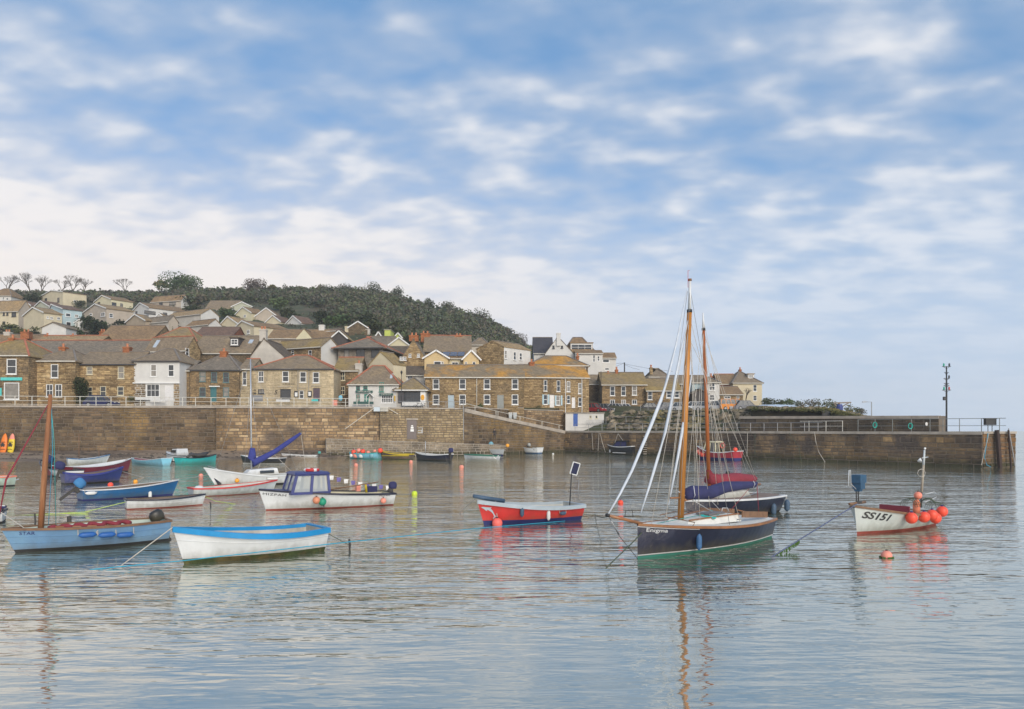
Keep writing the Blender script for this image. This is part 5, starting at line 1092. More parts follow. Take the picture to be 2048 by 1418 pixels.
B = Boat('dinghy', 'turquoise dinghy carrying a dark folded load near the harbour wall', 'boat', (431,925), (356,929), 1.5, (14,12,17), rake=.15, tb=.75, mats=(m_bteal, m_bteal), gun=m_bblack, gw=.05, gh=.04, inner=m_insd)
q = MB(); q.tube([(-1.4,0,.1),(-.7,.1,.35),(0,0,.18),(.9,0,.3),(1.5,.0,.5)], [.1,.25,.2,.25,.1], 7); q.build('folded_net', m_insd, B.root, smooth=True, loc=(0,0,B.s1))
# ------------------------------------------------ small sloop with blue sail cover
B = Boat('sailing_boat', 'white sloop with a slanting royal blue sail cover and tall silver mast', 'boat', (432,973), (596,966), 2.2, (21,20,38), rake=.75, tb=.6, mats=(m_bwhite, m_anti_b), gun=m_bwhite, gw=.06, gh=.05, deck=(0,1), deckm=mat('cream_deck', (.66,.62,.52), .7, .08, 2), inner=m_ins, full=2.0, boot=.12)
zd = B.sheer(.5)
v = [(-1.3,-.62,0),(.9,-.5,0),(.9,.5,0),(-1.3,.62,0),(-1.2,-.5,.42),(.55,-.36,.34),(.55,.36,.34),(-1.2,.5,.42)]; q = MB(); q.add(v, [(4,5,6,7),(0,1,5,4),(1,2,6,5),(2,3,7,6),(3,0,4,7)]); o = q.build('coachroof', m_bwhite, B.root, loc=(.1,0,zd+.01))
q = MB(); [q.tube([(-.95,sd*.585,.2),(-.05,sd*.53,.18)], .10, 8) for sd in (1,-1)]; q.build('cabin_window', m_pane, o)
b0 = B.P(503,938); t0 = B.P(501,718); B.tube('mast', [b0-Vector((0,0,.2)), t0], [.055,.04], m_alu, 8)
e0, e1 = B.P(505,928), B.P(603,866)
pts = [B.P(505,896), B.P(504,915), B.P(507,926), B.P(524,917), B.P(550,903), B.P(580,882), B.P(601,867)]; B.tube('sail_cover', pts, [.16,.28,.30,.20,.17,.15,.09], m_covb, 8)
B.tube('boom', [e0, e1], .04, m_alu)
for a, b in (((501,720),(428,948)), ((501,722),(603,962)), ((602,868),(612,940)), ((502,760),(520,950)), ((502,760),(488,950)), ((545,905),(585,945)), ((522,925),(512,945))): B.tube('stay', [B.P(*a), B.P(*b)], .009 if a[1] < 800 else .014, m_ropew if a[1] > 800 else m_steel, 4)
B.tube('pulpit_rail', [B.P(452,948,.35), B.P(432,937,.2), B.P(416,932,0), B.P(432,937,-.2), B.P(452,948,-.35)], .02, m_alu)
fender('long white fender along the side of the white sloop', B, 545, 957, m_fendw, .8, .08, horiz=True)
hung_ball('amber ball fender on the bow of the white sloop', B, 473, 961, .14, m_buoyo)
q = MB(); q.tube([B.P(428,956,B.near*.05), B.P(440,969,B.near*.08)], [.02,.14], 6); q.build('bow_patch', m_bnavy, B.root)
SLP = B
# ------------------------------------------------ white boat with a red rim
B = Boat('rowing_boat', 'long white boat with a red rim lying between the sloop and the MIZPAH', 'boat', (545,984), (382,993), 1.8, (17,17,24), rake=.3, tb=.62, mats=(m_bgrey, m_anti_r), gun=m_bred, gw=.06, gh=.05, inner=m_ins, boot=.04)
q = MB(); q.ball((0,0,0), .28, 10, 6, .6); q.build('white_hump', m_fendw, B.root, smooth=True, loc=B.P(398,977))
# ------------------------------------------------ MIZPAH
B = Boat('motor_boat', 'white motor boat lettered MIZPAH with a navy wheelhouse and bunting', 'boat', (532,1021), (778,1008), 2.15, (24,30,43), rake=.32, tb=.8, mats=(m_bwhite, m_anti_r), gun=m_bnavy, gw=.08, gh=.06, inner=m_insc, deck=(.58,1), deckm=mat('navy_cabin_paint', (.035,.045,.17), .4, .1, 3), thwarts=(.12,), boot=.06, flare=.8)
MIZ = B; xa, xb = B.cl(580), B.cl(648); za, ztop = B.sheer(.7), B.P(610,947).z
def cab(B, xs0, xs1, xr0, xr1, w0, w1, z0, z1, m, winm, name='wheelhouse'):
    q = MB(); v = [(xs0,-w0,z0),(xs1,-w0,z0),(xs1,w0,z0),(xs0,w0,z0),(xr0,-w1,z1),(xr1,-w1,z1),(xr1,w1,z1),(xr0,w1,z1)]
    P = [Vector(a) for a in v]; pw = .12
    for a, b in ((0,4),(1,5),(2,6),(3,7),(0,1),(1,2),(2,3),(3,0),(4,5),(5,6),(6,7),(7,4)): q.bar(P[a], P[b], pw)
    for a, b, c, d in ((0,1,5,4),(2,3,7,6)): q.bar((P[a]+P[b])/2, (P[c]+P[d])/2, pw)
    q.bar((P[1]+P[2])/2, (P[5]+P[6])/2, pw*.7); q.bar((P[0]+P[3])/2, (P[4]+P[7])/2, pw*.7)
    o = q.build(name, m, B.root); q = MB(); e = .12; q.add([(xr0-e,-w1-e,z1),(xr1+e,-w1-e,z1),(xr1+e,w1+e,z1),(xr0-e,w1+e,z1),(xr0-e*.5,-w1*.8,z1+.1),(xr1+e*.3,-w1*.8,z1+.1),(xr1+e*.3,w1*.8,z1+.1),(xr0-e*.5,w1*.8,z1+.1)], [(0,3,2,1),(4,5,6,7),(0,1,5,4),(1,2,6,5),(2,3,7,6),(3,0,4,7)])
    q.build('cabin_roof', m, o); q = MB(); zz = .0
    for a, b, c, d in ((0,1,5,4),(1,2,6,5),(2,3,7,6)): q.add([v[a],v[b],v[c],v[d]], [(0,1,2,3)])
    q.build('cabin_glass', winm, o); return o
m_clear = bpy.data.materials.new('thin_clear_glass'); m_clear.use_nodes = True; T_ = m_clear.node_tree; p_ = T_.nodes['Principled BSDF']; p_.inputs['Roughness'].default_value = .05; p_.inputs['Base Color'].default_value = (.75,.8,.78,1); p_.inputs['Alpha'].default_value = .42
o = cab(B, xb if xb < xa else xa, max(xa, xb)+.12, min(xa,xb)+.05, max(xa,xb)-.12, .88, .78, za-.02, ztop, MATS['navy_cabin_paint'], m_clear)
q = MB(); c = Vector(((xa+xb)/2-.2, 0, ztop+.16)); L_ = [c+Vector((.3*cos(i*pi/8), .3*sin(i*pi/8), 0)) for i in range(17)]; q.tube(L_, .075, 8, cap=False); o2 = q.build('lifebuoy', m_bred, B.root, smooth=True)
q = MB(); [q.tube([c+Vector((.3*cos(a), .3*sin(a), 0)), c+Vector((.3*cos(a+.5), .3*sin(a+.5), 0))], .08, 8) for a in (0, pi/2, pi, 1.5*pi)]; q.build('lifebuoy_band', m_white, o2)
B.text('MIZPAH', 549, 989.5, 5, m_dark, wpx=36, spacing=1.1); B.text('MIZPAH', 769, 991, 4, m_dark, wpx=20)
hung_ball('orange-brown ball fender hung beside the green one on the MIZPAH', B, 631, 1000, .17, mat('faded_orange_buoy', (.62,.24,.13), .6, .12, 3)); hung_ball('green ball fender under the wheelhouse of the MIZPAH', B, 643, 1003, .18, mat('green_buoy', (.01,.26,.15), .5, .1, 3)); hung_ball('pink and white oval fender at the stern of the MIZPAH', B, 765, 1001, .14, m_buoyp)
b0 = B.P(652, 948); b1 = B.P(786, 972)
B.tube('bunting_line', [b0, b0.lerp(b1,.5)-Vector((0,0,.10)), b1], .008, m_ropew, 4)
for i in range(9):
    t = .08+i*.105; p = b0.lerp(b1, t)-Vector((0,0,.10*4*t*(1-t)*.9)); q = MB(); w = .11; q.add([p+Vector((-w,0,0)), p+Vector((w,0,0)), p+Vector((w*.9,.03,-.2)), p+Vector((-w*.8,-.02,-.2))], [(0,1,2,3)]); q.add([p+Vector((-w,.004,0)), p+Vector((w,.004,0)), p+Vector((w*.9,.034,-.2)), p+Vector((-w*.8,-.016,-.2))], [(3,2,1,0)])
    q.build('bunting_flag', (m_white, mat('violet_flag', (.16,.13,.36), .8, .1, 5))[i % 2], B.root)
B.tube('oar', [B.P(655,980,.5), B.P(757,964,.7)], .03, m_teakr); B.tube('yellow_post', [B.P(733,985,.2), B.P(731,967,.2)], .06, m_byel)
o = B.outboard(cowlm=m_covn, sc=1.0)
q = MB(); q.cbox((0,0,0),(.5,.4,.28)); q.build('engine_box', m_covn, B.root, loc=B.P(742,978)); q = MB(); q.cbox((0,0,0),(.2,.2,.3)); q.build('fish_box', m_buoyp, B.root, loc=B.P(716,976))
# ------------------------------------------------ black boat and white skiff behind the sloop
B = Boat('dinghy', 'black dinghy with a white rim partly hidden behind the blue sail cover', 'boat', (486,927), (565,928), 1.8, (12,12,17), rake=.3, tb=.75, mats=(m_bblack, m_bwhite), gun=m_bwhite, gw=.05, gh=.03, inner=m_ins)
B = Boat('dinghy', 'low white skiff with a teal outboard close to the slip', 'boat', (566,916), (636,916), 1.3, (6,6,9), rake=.2, mats=(m_bwhite, m_bwhite), gun=m_bwhite, inner=m_ins); B.outboard(cowlm=m_bteal, sc=.9)
# ------------------------------------------------ buoy raft with teal skiff
B = Boat('skiff', 'teal skiff heaped with red, pink and white buoys', 'boat', (700,917), (760,918), 2.0, (13,11,13), rake=.1, tb=.8, mats=(m_bcyan, m_bteal), gun=m_bteal, inner=m_insd)
rg = random.Random(8)
for i, (px, py, r, m) in enumerate(((707,904,.27,m_buoy),(718,901,.25,m_buoyp),(727,903,.28,m_buoy),(711,911,.30,m_buoyp),(703,911,.20,m_fendw),(724,911,.30,m_fendw),(736,905,.22,m_buoyp),(761,901,.28,m_buoy),(745,911,.30,m_bcyan),(716,908,.22,m_buoy),(750,902,.18,m_buoyp))):
    x, z = B.pz(px, py, B.near*.5); cl_ = {m_buoy:'red', m_buoyp:'pink', m_fendw:'white', m_bcyan:'cyan'}[m]
    where = {0:'leftmost red buoy at the top of the heap on the teal skiff',1:'pink buoy on top of the heap between two red ones',2:'larger red buoy crowning the middle of the heap',3:'big pink buoy low at the left of the heap',4:'small white buoy low at the far left of the heap',5:'big white buoy low in the middle of the heap',6:'pale pink buoy on the right shoulder of the heap',7:'single red buoy perched at the right end of the teal skiff',8:'large cyan buoy at the side of the teal skiff',9:'small red buoy tucked in the centre of the heap',10:'little pink buoy beside the single red one'}[i]
    buoy(where, B.w((x, B.near*(.45+.1*(i%3)), max(z, .15))), r*1.1, m, group='buoys heaped on the teal skiff', name='buoy')
# ------------------------------------------------ yellow boat
B = Boat('rowing_boat', 'black boat with two broad yellow bands near the foot of the wall', 'boat', (764,918), (822,919), 1.9, (11,12,17), rake=.3, tb=.7, mats=(m_insb, m_weed), gun=m_byel, gw=.07, gh=.09, inner=m_insb, lap=())
q = MB(); q.tube([B.side(764+i*6, 911.5)+Vector((0,B.near*.03,0)) for i in range(10)], .05, 5); q.build('yellow_band', m_byel, B.root)
B = Boat('rowing_boat', 'navy dinghy with a white rim, stubby mast and covered outboard', 'boat', (834,920), (898,922), 2.0, (14,12,16), rake=.25, tb=.78, mats=(m_bnavy, m_anti_b), gun=m_bwhite, gw=.08, gh=.07, inner=m_ins); B.tube('mast', [B.P(851,912), B.P(851,882)], .035, m_alu); B.outboard(cowlm=m_covn, sc=1.5)
B = Boat('rowing_boat', 'white dinghy with a green rim and chevron right of the navy dinghy', 'boat', (930,919), (996,920), 1.9, (9,10,11), rake=.15, tb=.8, mats=(m_bwhite, m_bwhite), gun=m_bgreen, gw=.10, gh=.10, inner=m_bgreen)
a, b_, c = B.side(986,911), B.side(991,918), B.side(997,911); q = MB(); q.bar(a, b_, .09); q.bar(b_, c, .09); q.build('chevron', m_white, B.root)
B = Boat('cabin_boat', 'white and blue boat humped with a bright blue canvas cover below the standing man', 'boat', (1006,912), (960,909), 2.3, (13,12,13), rake=.4, tb=.8, mats=(m_bwhite, m_anti_n), gun=m_bwhite, inner=m_ins, boot=.2)
q = MB(); q.ball((0,0,0), .9, 14, 8, .9); o = q.build('canvas_cover', mat('mid_blue_canvas', (.06,.14,.42), .85, .12, 4), B.root, smooth=True, loc=(0,0,B.s1-.1)); o.scale = (1.55,1,.95)
q = MB(); q.ball((0,0,0), .38, 10, 6, 1.1); q.build('pale_bundle', m_bcyan, B.root, smooth=True, loc=B.P(982,889))
B = Boat('rowing_boat', 'white boat with a bright blue bottom moored at the curve of the wall', 'boat', (1040,907), (1080,908), 2.1, (13,12,19), rake=.3, tb=.8, mats=(m_bwhite, m_bblue), gun=m_bgrey, inner=m_insd, boot=.22, lap=(.35,.7)); B.text('Y', 1068, 900, 4, m_dark)
q = MB(); q.ball((0,0,0), .35, 10, 6); q.build('grey_bundle', m_bgrey, B.root, smooth=True, loc=B.P(1050,890)); q = MB(); q.ball((0,0,0), .3, 10, 6); q.build('grey_bundle', m_bgrey, B.root, smooth=True, loc=B.P(1058,890))
B = Boat('cabin_boat', 'black motor boat under a dark canopy at the foot of the pier', 'boat', (1218,908), (1272,910), 2.6, (18,16,20), rake=.5, tb=.85, mats=(m_bblack, m_bblack), gun=m_bwhite, gw=.12, gh=.08, inner=m_insd)
cab(B, -1.8, 1.0, -1.6, .3, .95, .8, B.s1, B.P(1240,882).z, m_dark, m_covn, 'canopy')
q = MB(); q.box((-1.9,B.near*1.34-.03,.25),(.6,B.near*1.34+.03,.33)); q.build('hull_stripe', m_white, B.root)
fender('white fender at the bow of the black canopied boat', B, 1221, 902, m_fendw, .5, .12)
B = Boat('fishing_boat', 'red fishing boat with a small cream wheelhouse lying along the pier', 'boat', (1400,919), (1475,922), 2.6, (20,17,27), rake=.45, tb=.8, mats=(mat('boat_crimson', (.36,.03,.045), .5, .15, 1.5), m_anti_n), gun=m_bwhite, gw=.10, gh=.06, inner=m_ins, boot=.35)
cab(B, -.2, 1.6, -.1, 1.2, .8, .7, B.s1-.1, B.P(1425,884).z, m_insc, m_pane)
B.tube('cabin_rail', [B.P(1404,905), B.P(1405,884), B.P(1434,884), B.P(1449,887), B.P(1450,905)], .03, m_steel); q = MB(); L_ = [B.P(1444,891)+Vector((.28*cos(i*pi/8), -.1, .28*sin(i*pi/8))) for i in range(17)]; q.tube(L_, .08, 6); q.build('lifebuoy', m_buoy, B.root)
for px, py, w in ((1399,903,'pink ball at the very bow'), (1403,907,'red ball just behind the bow'), (1408,909,'third red ball from the bow')): hung_ball(f'{w} of the red fishing boat by the pier', B, px, py, .26, m_buoyp if 'pink' in w else m_buoy)
hung_ball('red ball at the stern of the red fishing boat by the pier', B, 1473, 899, .25, m_buoy)
# ------------------------------------------------ red boat with dolphin
B = Boat('motor_boat', 'red open boat with a pale grey gunwale, dolphin emblem and solar panel on a pole', 'boat', (968,1050), (1148,1037), 1.85, (31,34,50), rake=.30, tb=.82, mats=(m_bred, m_anti_n), gun=mat('pale_grey_gunwale', (.40,.46,.50), .6, .1, 3), gw=.10, gh=.13, inner=m_ins, boot=.17, flare=.75)
RED = B
B.tube('stem_fitting', [B.P(1008,1002,.0), B.P(975,997), B.P(947,992)], [.09,.08,.07], m_fendg, 8)
B.text('Boy Jack', 970, 1006.5, 5.5, m_bwhite, shear=.35, wpx=26)
# dolphin as a flat emblem following the hull
dp = [(961,1014.5),(966,1013.6),(972,1014.4),(977,1014.8),(983,1014.6),(981,1017),(985,1021),(988,1027),(990,1031),(994,1034),(990,1034),(987,1038),(985.5,1036.5),(988,1033),(986,1028),(982,1023.5),(977,1020.5),(973.5,1019.5),(974,1022),(970.5,1020.5),(968,1018)]
V_ = [B.side(x, y)+Vector((0, B.near*.012, 0)) for x, y in dp]; q = MB(); cc = [B.side(x, y)+Vector((0, B.near*.012, 0)) for x, y in ((968,1016),(975,1017.5),(981,1019.5),(985,1024),(987.5,1029),(988.5,1033))]
q.add(V_, [tuple(range(len(V_)))]); q.build('dolphin_emblem', mat('dolphin_grey', (.42,.50,.55), .6, .1, 3), B.root)
hung_ball('coral pink ball buoy hanging at the bow of the red boat', B, 990, 1045, .20, mat('coral_buoy', (.88,.16,.13), .5, .06, 3)); fender('dark blue fender hanging amidships on the red boat', B, 1042, 1023, m_fendg, .42, .08)
fender('white cylinder fender hanging at the waterline of the red boat', B, 1095, 1030, m_fendw, .42, .075); fender('short slate blue fender slung level near the stern of the red boat', B, 1124, 1026, m_fendg, .30, .075, horiz=True)
a, b_ = B.P(1139,1004), B.P(1143,947); B.tube('pole', [a-Vector((0,0,.3)), b_], .025, m_dark); B.tube('aerial_post', [B.P(1156,1000,-.3), B.P(1158,958,-.3)], .015, m_steel)
o = empty('solar_panel', (0,0,0)); o.parent = B.root; pc = B.P(1150,937); o.location = pc; o.rotation_euler = (0.15, B.vx*-.25, pi if B.near > 0 else 0)
q = MB(); w, h = .17, .25; 
for a0, b0_ in (((-w,0,-h),(w,0,-h)),((w,0,-h),(w,0,h)),((w,0,h),(-w,0,h)),((-w,0,h),(-w,0,-h))): q.bar(a0, b0_, .035, .035)
q.build('panel_frame', m_white, o); q = MB(); q.box((-w,-.01,-h),(w,.01,h)); q.build('panel_cells', mat('solar_cells', (.03,.03,.07), .2, .1, 3, spec=.8), o)
B.outboard(cowlm=m_bgrey, sc=.01)
bpy.data.objects.remove([c for c in B.root.children if c.name.startswith('outboard')][0].children[0]); bpy.data.objects.remove([c for c in B.root.children if c.name.startswith('outboard')][0])
# ------------------------------------------------ the second yacht (red sail cover) behind
B = Boat('sailing_yacht', 'dark hulled yacht with a maroon sail cover behind the Enigma', 'boat', (1376,1040), (1537,1021), 2.4, (33,36,40), rake=.2, tb=.72, mats=(m_bnavy, m_anti_b), gun=m_bwhite, gw=.07, gh=.05, deck=(0,1), deckm=mat('brown_deck', (.22,.16,.125), .8, .12, 3), inner=m_ins, flare=.7)
Y2 = B; b0 = B.P(1419,965); t0 = B.P(1407,659); tt = B.P(1406,626)
B.tube('mast', [b0-Vector((0,0,.7)), b0.lerp(t0,.5), t0], [.085,.08,.06], m_spar2, 10); B.tube('topmast', [t0, tt], [.055,.03], m_bwhite, 8); B.tube('mast_band', [t0-Vector((0,0,.04)), t0+Vector((0,0,.06))], .075, m_dark, 8)
B.tube('sail_cover', [B.P(1417,940), B.P(1419,957), B.P(1440,963), B.P(1470,958), B.P(1505,958), B.P(1512,957)], [.10,.26,.32,.28,.20,.08], m_covr, 10)
B.tube('boom', [B.P(1416,968), B.P(1520,968)], .05, m_spar2)
q = MB(); q.ball((0,0,0), .1, 8, 6); q.build('black_radio_ball', m_dark, B.root, loc=B.P(1456,946)); q = MB(); q.ball((0,0,0), .13, 8, 6, 1.3); q.build('black_radio_ball', m_dark, B.root, loc=B.P(1458,958))
for tp, bp in (((1407,640),(1370,1005)), ((1407,640),(1480,990)), ((1407,662),(1396,1010)), ((1408,665),(1436,1010)), ((1408,665),(1492,940)), ((1408,668),(1452,1005)), ((1407,660),(1386,1010)), ((1408,670),(1512,958)), ((1408,690),(1444,960)), ((1408,690),(1460,962))): B.tube('shroud', [B.P(*tp), B.P(*bp, off=B.near*(.8 if bp[1] > 1000 else .1))], .010, m_ropew, 4)
B.tube('guard_rail', [B.P(1466,1000,B.near*.6), B.P(1500,990,B.near*.6), B.P(1516,985,0), B.P(1516,975,0)], .02, m_steel)
fender('slate blue fender on the near quarter of the yacht with the maroon cover', B, 1542, 1018, m_fendg, .55, .12); fender('second slate blue fender round the stern of the yacht with the maroon cover', B, 1565, 1010, m_fendg, .55, .12, out=.1)
q = MB(); v = [(-1.1,-.55,0),(1.0,-.45,0),(1.0,.45,0),(-1.1,.55,0),(-1.0,-.45,.28),(.8,-.35,.22),(.8,.35,.22),(-1.0,.45,.28)]; q.add(v, [(4,5,6,7),(0,1,5,4),(1,2,6,5),(2,3,7,6),(3,0,4,7)]); q.build('coachroof', m_ins, B.root, loc=(.4,0,B.sheer(.6)))
# ------------------------------------------------ ENIGMA
B = Boat('sailing_yacht', 'navy gaff cutter lettered Enigma with a blue sail cover and long bowsprit', 'boat', (1275,1117), (1515,1071), 2.35, (38,46,69), rake=.0, tb=.62, mats=(m_bnavy, m_anti_g), gun=m_varn, gw=.05, gh=.05, deck=(0,1), deckm=mat('white_deck', (.66,.65,.60), .6, .07, 2), inner=m_ins, flare=.62, boot=.06, full=2.1, k=-.4, srake=-.1)
EN = B
q = MB()
for sd in (1,-1): q.tube([(B.X(t,.085), sd*(B.half(t,.085)+.006), .085) for t in B.T], .018, 4)
q.build('boot_top_line', m_bwhite, B.root)
q = MB()
for sd in (1,-1):
    z_ = lambda t: B.sheer(t)-.075
    q.tube([(B.X(t,z_(t)), sd*(B.half(t,z_(t))+.006), z_(t)) for t in B.T if t > .72], .01, 4)
q.build('cove_line', m_bwhite, B.root)
B.text('Enigma', 1314, 1061, 8, m_bwhite, wpx=31)
# cabin trunk and cockpit
zd = B.sheer(.55)+.02
v = [(-1.4,-.72,0),(1.15,-.42,0),(1.15,.42,0),(-1.4,.72,0),(-1.35,-.62,.22),(1.0,-.34,.17),(1.0,.34,.17),(-1.35,.62,.22)]; q = MB(); q.add(v, [(4,5,6,7),(0,1,5,4),(1,2,6,5),(2,3,7,6),(3,0,4,7)]); o = q.build('coachroof', MATS['white_deck'], B.root, loc=(.35,0,zd))
q = MB(); [q.tube([(-1.37,sd*.66,.235),(1.0,sd*.37,.185)], .025, 5) for sd in (1,-1)]; q.build('cabin_coaming', m_varn, o)
q = MB(); q.box((-1.2,-.25,.22),(-.3,.25,.27)); q.build('hatch', mat('grey_hatch', (.16,.15,.15), .5, .1, 3), o)
q = MB()
for sd in (1,-1): q.bar((-2.9,sd*.62,zd+.05),(-1.0,sd*.78,zd+.22),.04,.2)
q.build('cockpit_coaming', m_teakr, B.root)
b0 = B.P(1361,1026); t0 = B.P(1379,623); t1 = B.P(1380,562)
B.tube('mast', [b0-Vector((0,0,.3)), b0.lerp(t0,.5), t0], [.098,.095,.075], m_spar, 12); B.tube('topmast', [t0-Vector((0,0,.05)), t1], [.055,.04], m_bwhite, 8); B.tube('mast_band', [t0-Vector((0,0,.03)), t0+Vector((0,0,.06))], .085, m_dark, 10); B.tube('mast_cap', [t1, t1+Vector((0,0,.07))], .055, m_teakr, 8)
B.tube('wind_vane', [B.P(1376,575), B.P(1376,541), B.P(1379,541)], .008, m_bred, 4)
bs0, bs1 = B.P(1300,1051,0), B.P(1217,1031,0); B.tube('bowsprit', [bs0, bs1], [.055,.04], m_varn, 10); B.tube('bowsprit_cap', [bs1, bs1+(bs1-bs0).normalized()*.08], .055, m_dark, 8)
B.tube('bobstay', [bs1, B.P(1237,1070), B.P(1275,1117)], .010, m_chain, 4); B.tube('bobstay_tackle', [B.P(1222,1042), B.P(1238,1068)], .022, m_steel, 5)
# furled headsails: pale strips spiralled up the stays
B.tube('furled_jib', [bs1+Vector((0,0,.05)), B.P(1240,988), B.P(1264,941), B.P(1283,895), B.P(1303,848), B.P(1322,800), B.P(1335,755), B.P(1352,690), B.P(1374,580)], [.02,.03,.038,.045,.05,.05,.042,.028,.012], m_sailw, 8)
B.tube('furled_staysail', [B.P(1282,1025), B.P(1300,968), B.P(1316,915), B.P(1330,865), B.P(1342,810), B.P(1351,755), B.P(1362,700), B.P(1376,640)], [.015,.035,.042,.045,.045,.04,.028,.012], m_sailw, 8)
B.tube('furled_staysail', [B.P(1337,1010), B.P(1356,912), B.P(1368,840), B.P(1385,740)], [.02,.04,.045,.015], m_sailw, 8)
B.tube('sail_cover', [B.P(1370,990), B.P(1385,985), B.P(1420,985), B.P(1450,974), B.P(1485,971), B.P(1508,969), B.P(1514,966)], [.16,.22,.21,.19,.14,.11,.04], m_covn, 12)
B.tube('sail_tie', [B.P(1374,979)+Vector((0,B.near*.24,.12)), B.P(1376,990)+Vector((0,B.near*.25,0)), B.P(1373,1002)+Vector((0,B.near*.2,0))], .012, m_bwhite, 5); B.tube('sail_tie', [B.P(1507,962,B.near*.12), B.P(1510,968,B.near*.14), B.P(1507,975,B.near*.12)], .012, m_bwhite, 5)
B.tube('boom', [B.P(1369,1000), B.P(1520,968)], .045, m_varn, 8); B.tube('pin_rail', [B.P(1341,996,B.near*.1), B.P(1365,995,0)], .03, m_varn)
for tp, bp, of in (((1380,575),(1360,1030),.8), ((1380,575),(1460,1055),.9), ((1379,625),(1303,1048),.2), ((1380,630),(1331,1045),.7), ((1380,632),(1392,1028),-.6), ((1380,640),(1400,1040),.6), ((1380,660),(1337,1005),0), ((1381,640),(1480,1045),.8), ((1379,700),(1421,1022),.2), ((1378,740),(1350,1010),0), ((1375,582),(1348,790),0), ((1380,680),(1514,966),0)): B.tube('shroud', [B.P(*tp), B.P(*bp, off=B.near*of)], .0085, m_ropew if tp[1] > 600 else m_steel, 4)
for tp, bp in (((1357,983),(1425,1024)), ((1396,974),(1440,1020)), ((1500,975),(1462,1020)), ((1514,972),(1518,1030))): B.tube('mainsheet', [B.P(*tp), B.P(*bp)], .012, m_bwhite if bp[0] < 1450 else m_covr, 4)
B.tube('pulpit_hoop', [B.P(1250+0,1033,.0), B.P(1251,1022), B.P(1257,1020), B.P(1265,1022), B.P(1266,1034)], .012, m_chain, 5)
B.tube('guard_rail', [B.P(1330,1033,B.near*.3), B.P(1390,1045,B.near*.85), B.P(1386,1051,B.near*1.0)], .014, m_teakr); B.tube('guard_rail', [B.P(1320,1030,-B.near*.3), B.P(1350,1023,-B.near*.8), B.P(1440,1024,-B.near*.9)], .014, m_teakr)
B.tube('deck_hoop', [B.P(1443,1024), B.P(1445,1016), B.P(1455,1016), B.P(1458,1024)], .013, m_bwhite)
fender('blue fender hanging on the navy hull of the Enigma', B, 1393, 1083, mat('steel_blue_fender', (.04,.12,.26), .6, .15, 4), .52, .085)
p = B.P(1503,1037); buoy('orange buoy lying on the after deck of the Enigma', B.w(p+Vector((0,0,-.02))), .16, m_buoy, name='deck_buoy')
q = MB(); q.lathe([(.085,-.01),(.085,.012),(.06,.014)], 14); o = q.build('round_badge', m_bgrey, B.root, loc=B.side(1485,1043)+Vector((0,B.near*-.1,.05)))
B.tube('tiller', [B.P(1522,1031), B.P(1475,1020)], .02, m_varn)
q = MB(); v = [B.P(1402,1031,.2), B.P(1430,1036,B.near*.6), B.P(1440,1028,.1), B.P(1420,1021,-.5)]; q.tube([v[0],v[1],v[2],v[3]], .03, 5); q.build('coiled_sheet', m_bteal, B.root)
# ------------------------------------------------ SS151
B = Boat('fishing_boat', 'pale grey fishing boat lettered SS151 with red buoys on its right side', 'boat', (1714,1069), (1840,1047), 2.1, (26,34,58), rake=.18, tb=.8, mats=(mat('pale_grey_green_hull', (.50,.53,.50), .5, .1, 1.5), m_anti_r), gun=m_teakr, gw=.07, gh=.06, inner=m_bgrey, boot=.10, flare=.55, full=2.8)
FS = B
B.text('SS151', 1771, 1035, 14, m_dark, shear=.25, wpx=44, bold=.03)
a = B.P(1699,1008); B.tube('stem_roller', [B.P(1730,1004), a], .05, m_teakr)
# engine hauler on a post at the bow
o = empty('pot_hauler', (0,0,0)); o.parent = B.root; o.location = B.P(1718,1000)
q = MB(); 
for x in (-.06,.08): q.bar((x,-.05,-.1),(x+.02,-.05,.38),.03)
q.bar((-.12,0,-.08),(.2,0,-.08),.1,.06); q.build('hauler_stand', m_chain, o)
q = MB(); q.cbox((.02,0,.75),(.42,.34,.28)); q.cbox((.02,0,.52),(.30,.30,.26)); q.cbox((.05,0,.38),(.2,.2,.14)); q.build('hauler_engine', mat('oily_blue', (.025,.08,.15), .55, .25, 4), o)
q = MB(); q.tube([(.02,-.22,.55),(.02,-.12,.55)], .09, 10); q.build('hauler_drum', m_teakr, o)
B.tube('hauler_guard', [B.P(1697,972), B.P(1698,941), B.P(1701,940), B.P(1702,968), B.P(1712,978)], .014, m_bwhite, 5)
b0, t0 = B.P(1843,985), B.P(1847,930); B.tube('mast_post', [B.P(1842,1005)-Vector((0,0,.2)), b0], .035, m_bblack); B.tube('mast_post', [b0, t0], .045, mat('weathered_post', (.36,.31,.24), .8, .2, 5)); B.tube('mast_head', [t0, B.P(1849,900)], [.05,.035], m_bgrey, 8)
q = MB(); q.ball((0,0,0), .045, 8, 6); q.build('lamp', m_white, B.root, loc=B.P(1850,897)); q = MB(); q.lathe([(.02,.08),(.09,-.06)], 10); o = q.build('deck_lamp', m_fendw, B.root, loc=B.P(1840,920)); o.rotation_euler = (0,.5*B.vx,0)
B.tube('mast_bracket', [B.P(1844,916), B.P(1856,914)], .02, m_bgrey); B.tube('rope_coil', [B.P(1843+8*sin(i*.8), 946+8*cos(i*.8), B.near*.03) for i in range(9)], .012, m_ropew, 4)
B.tube('boat_hoop', [B.P(1851,988), B.P(1868,984), B.P(1874,988), B.P(1872,995), B.P(1850,1004)], .012, m_bwhite, 5)
q = MB(); v0 = B.P(1777,1011); q.box((v0.x-.5,-.55,v0.z-.35),(v0.x-.44,.55,v0.z-.02)); q.build('engine_bulkhead', m_bmar, B.root)
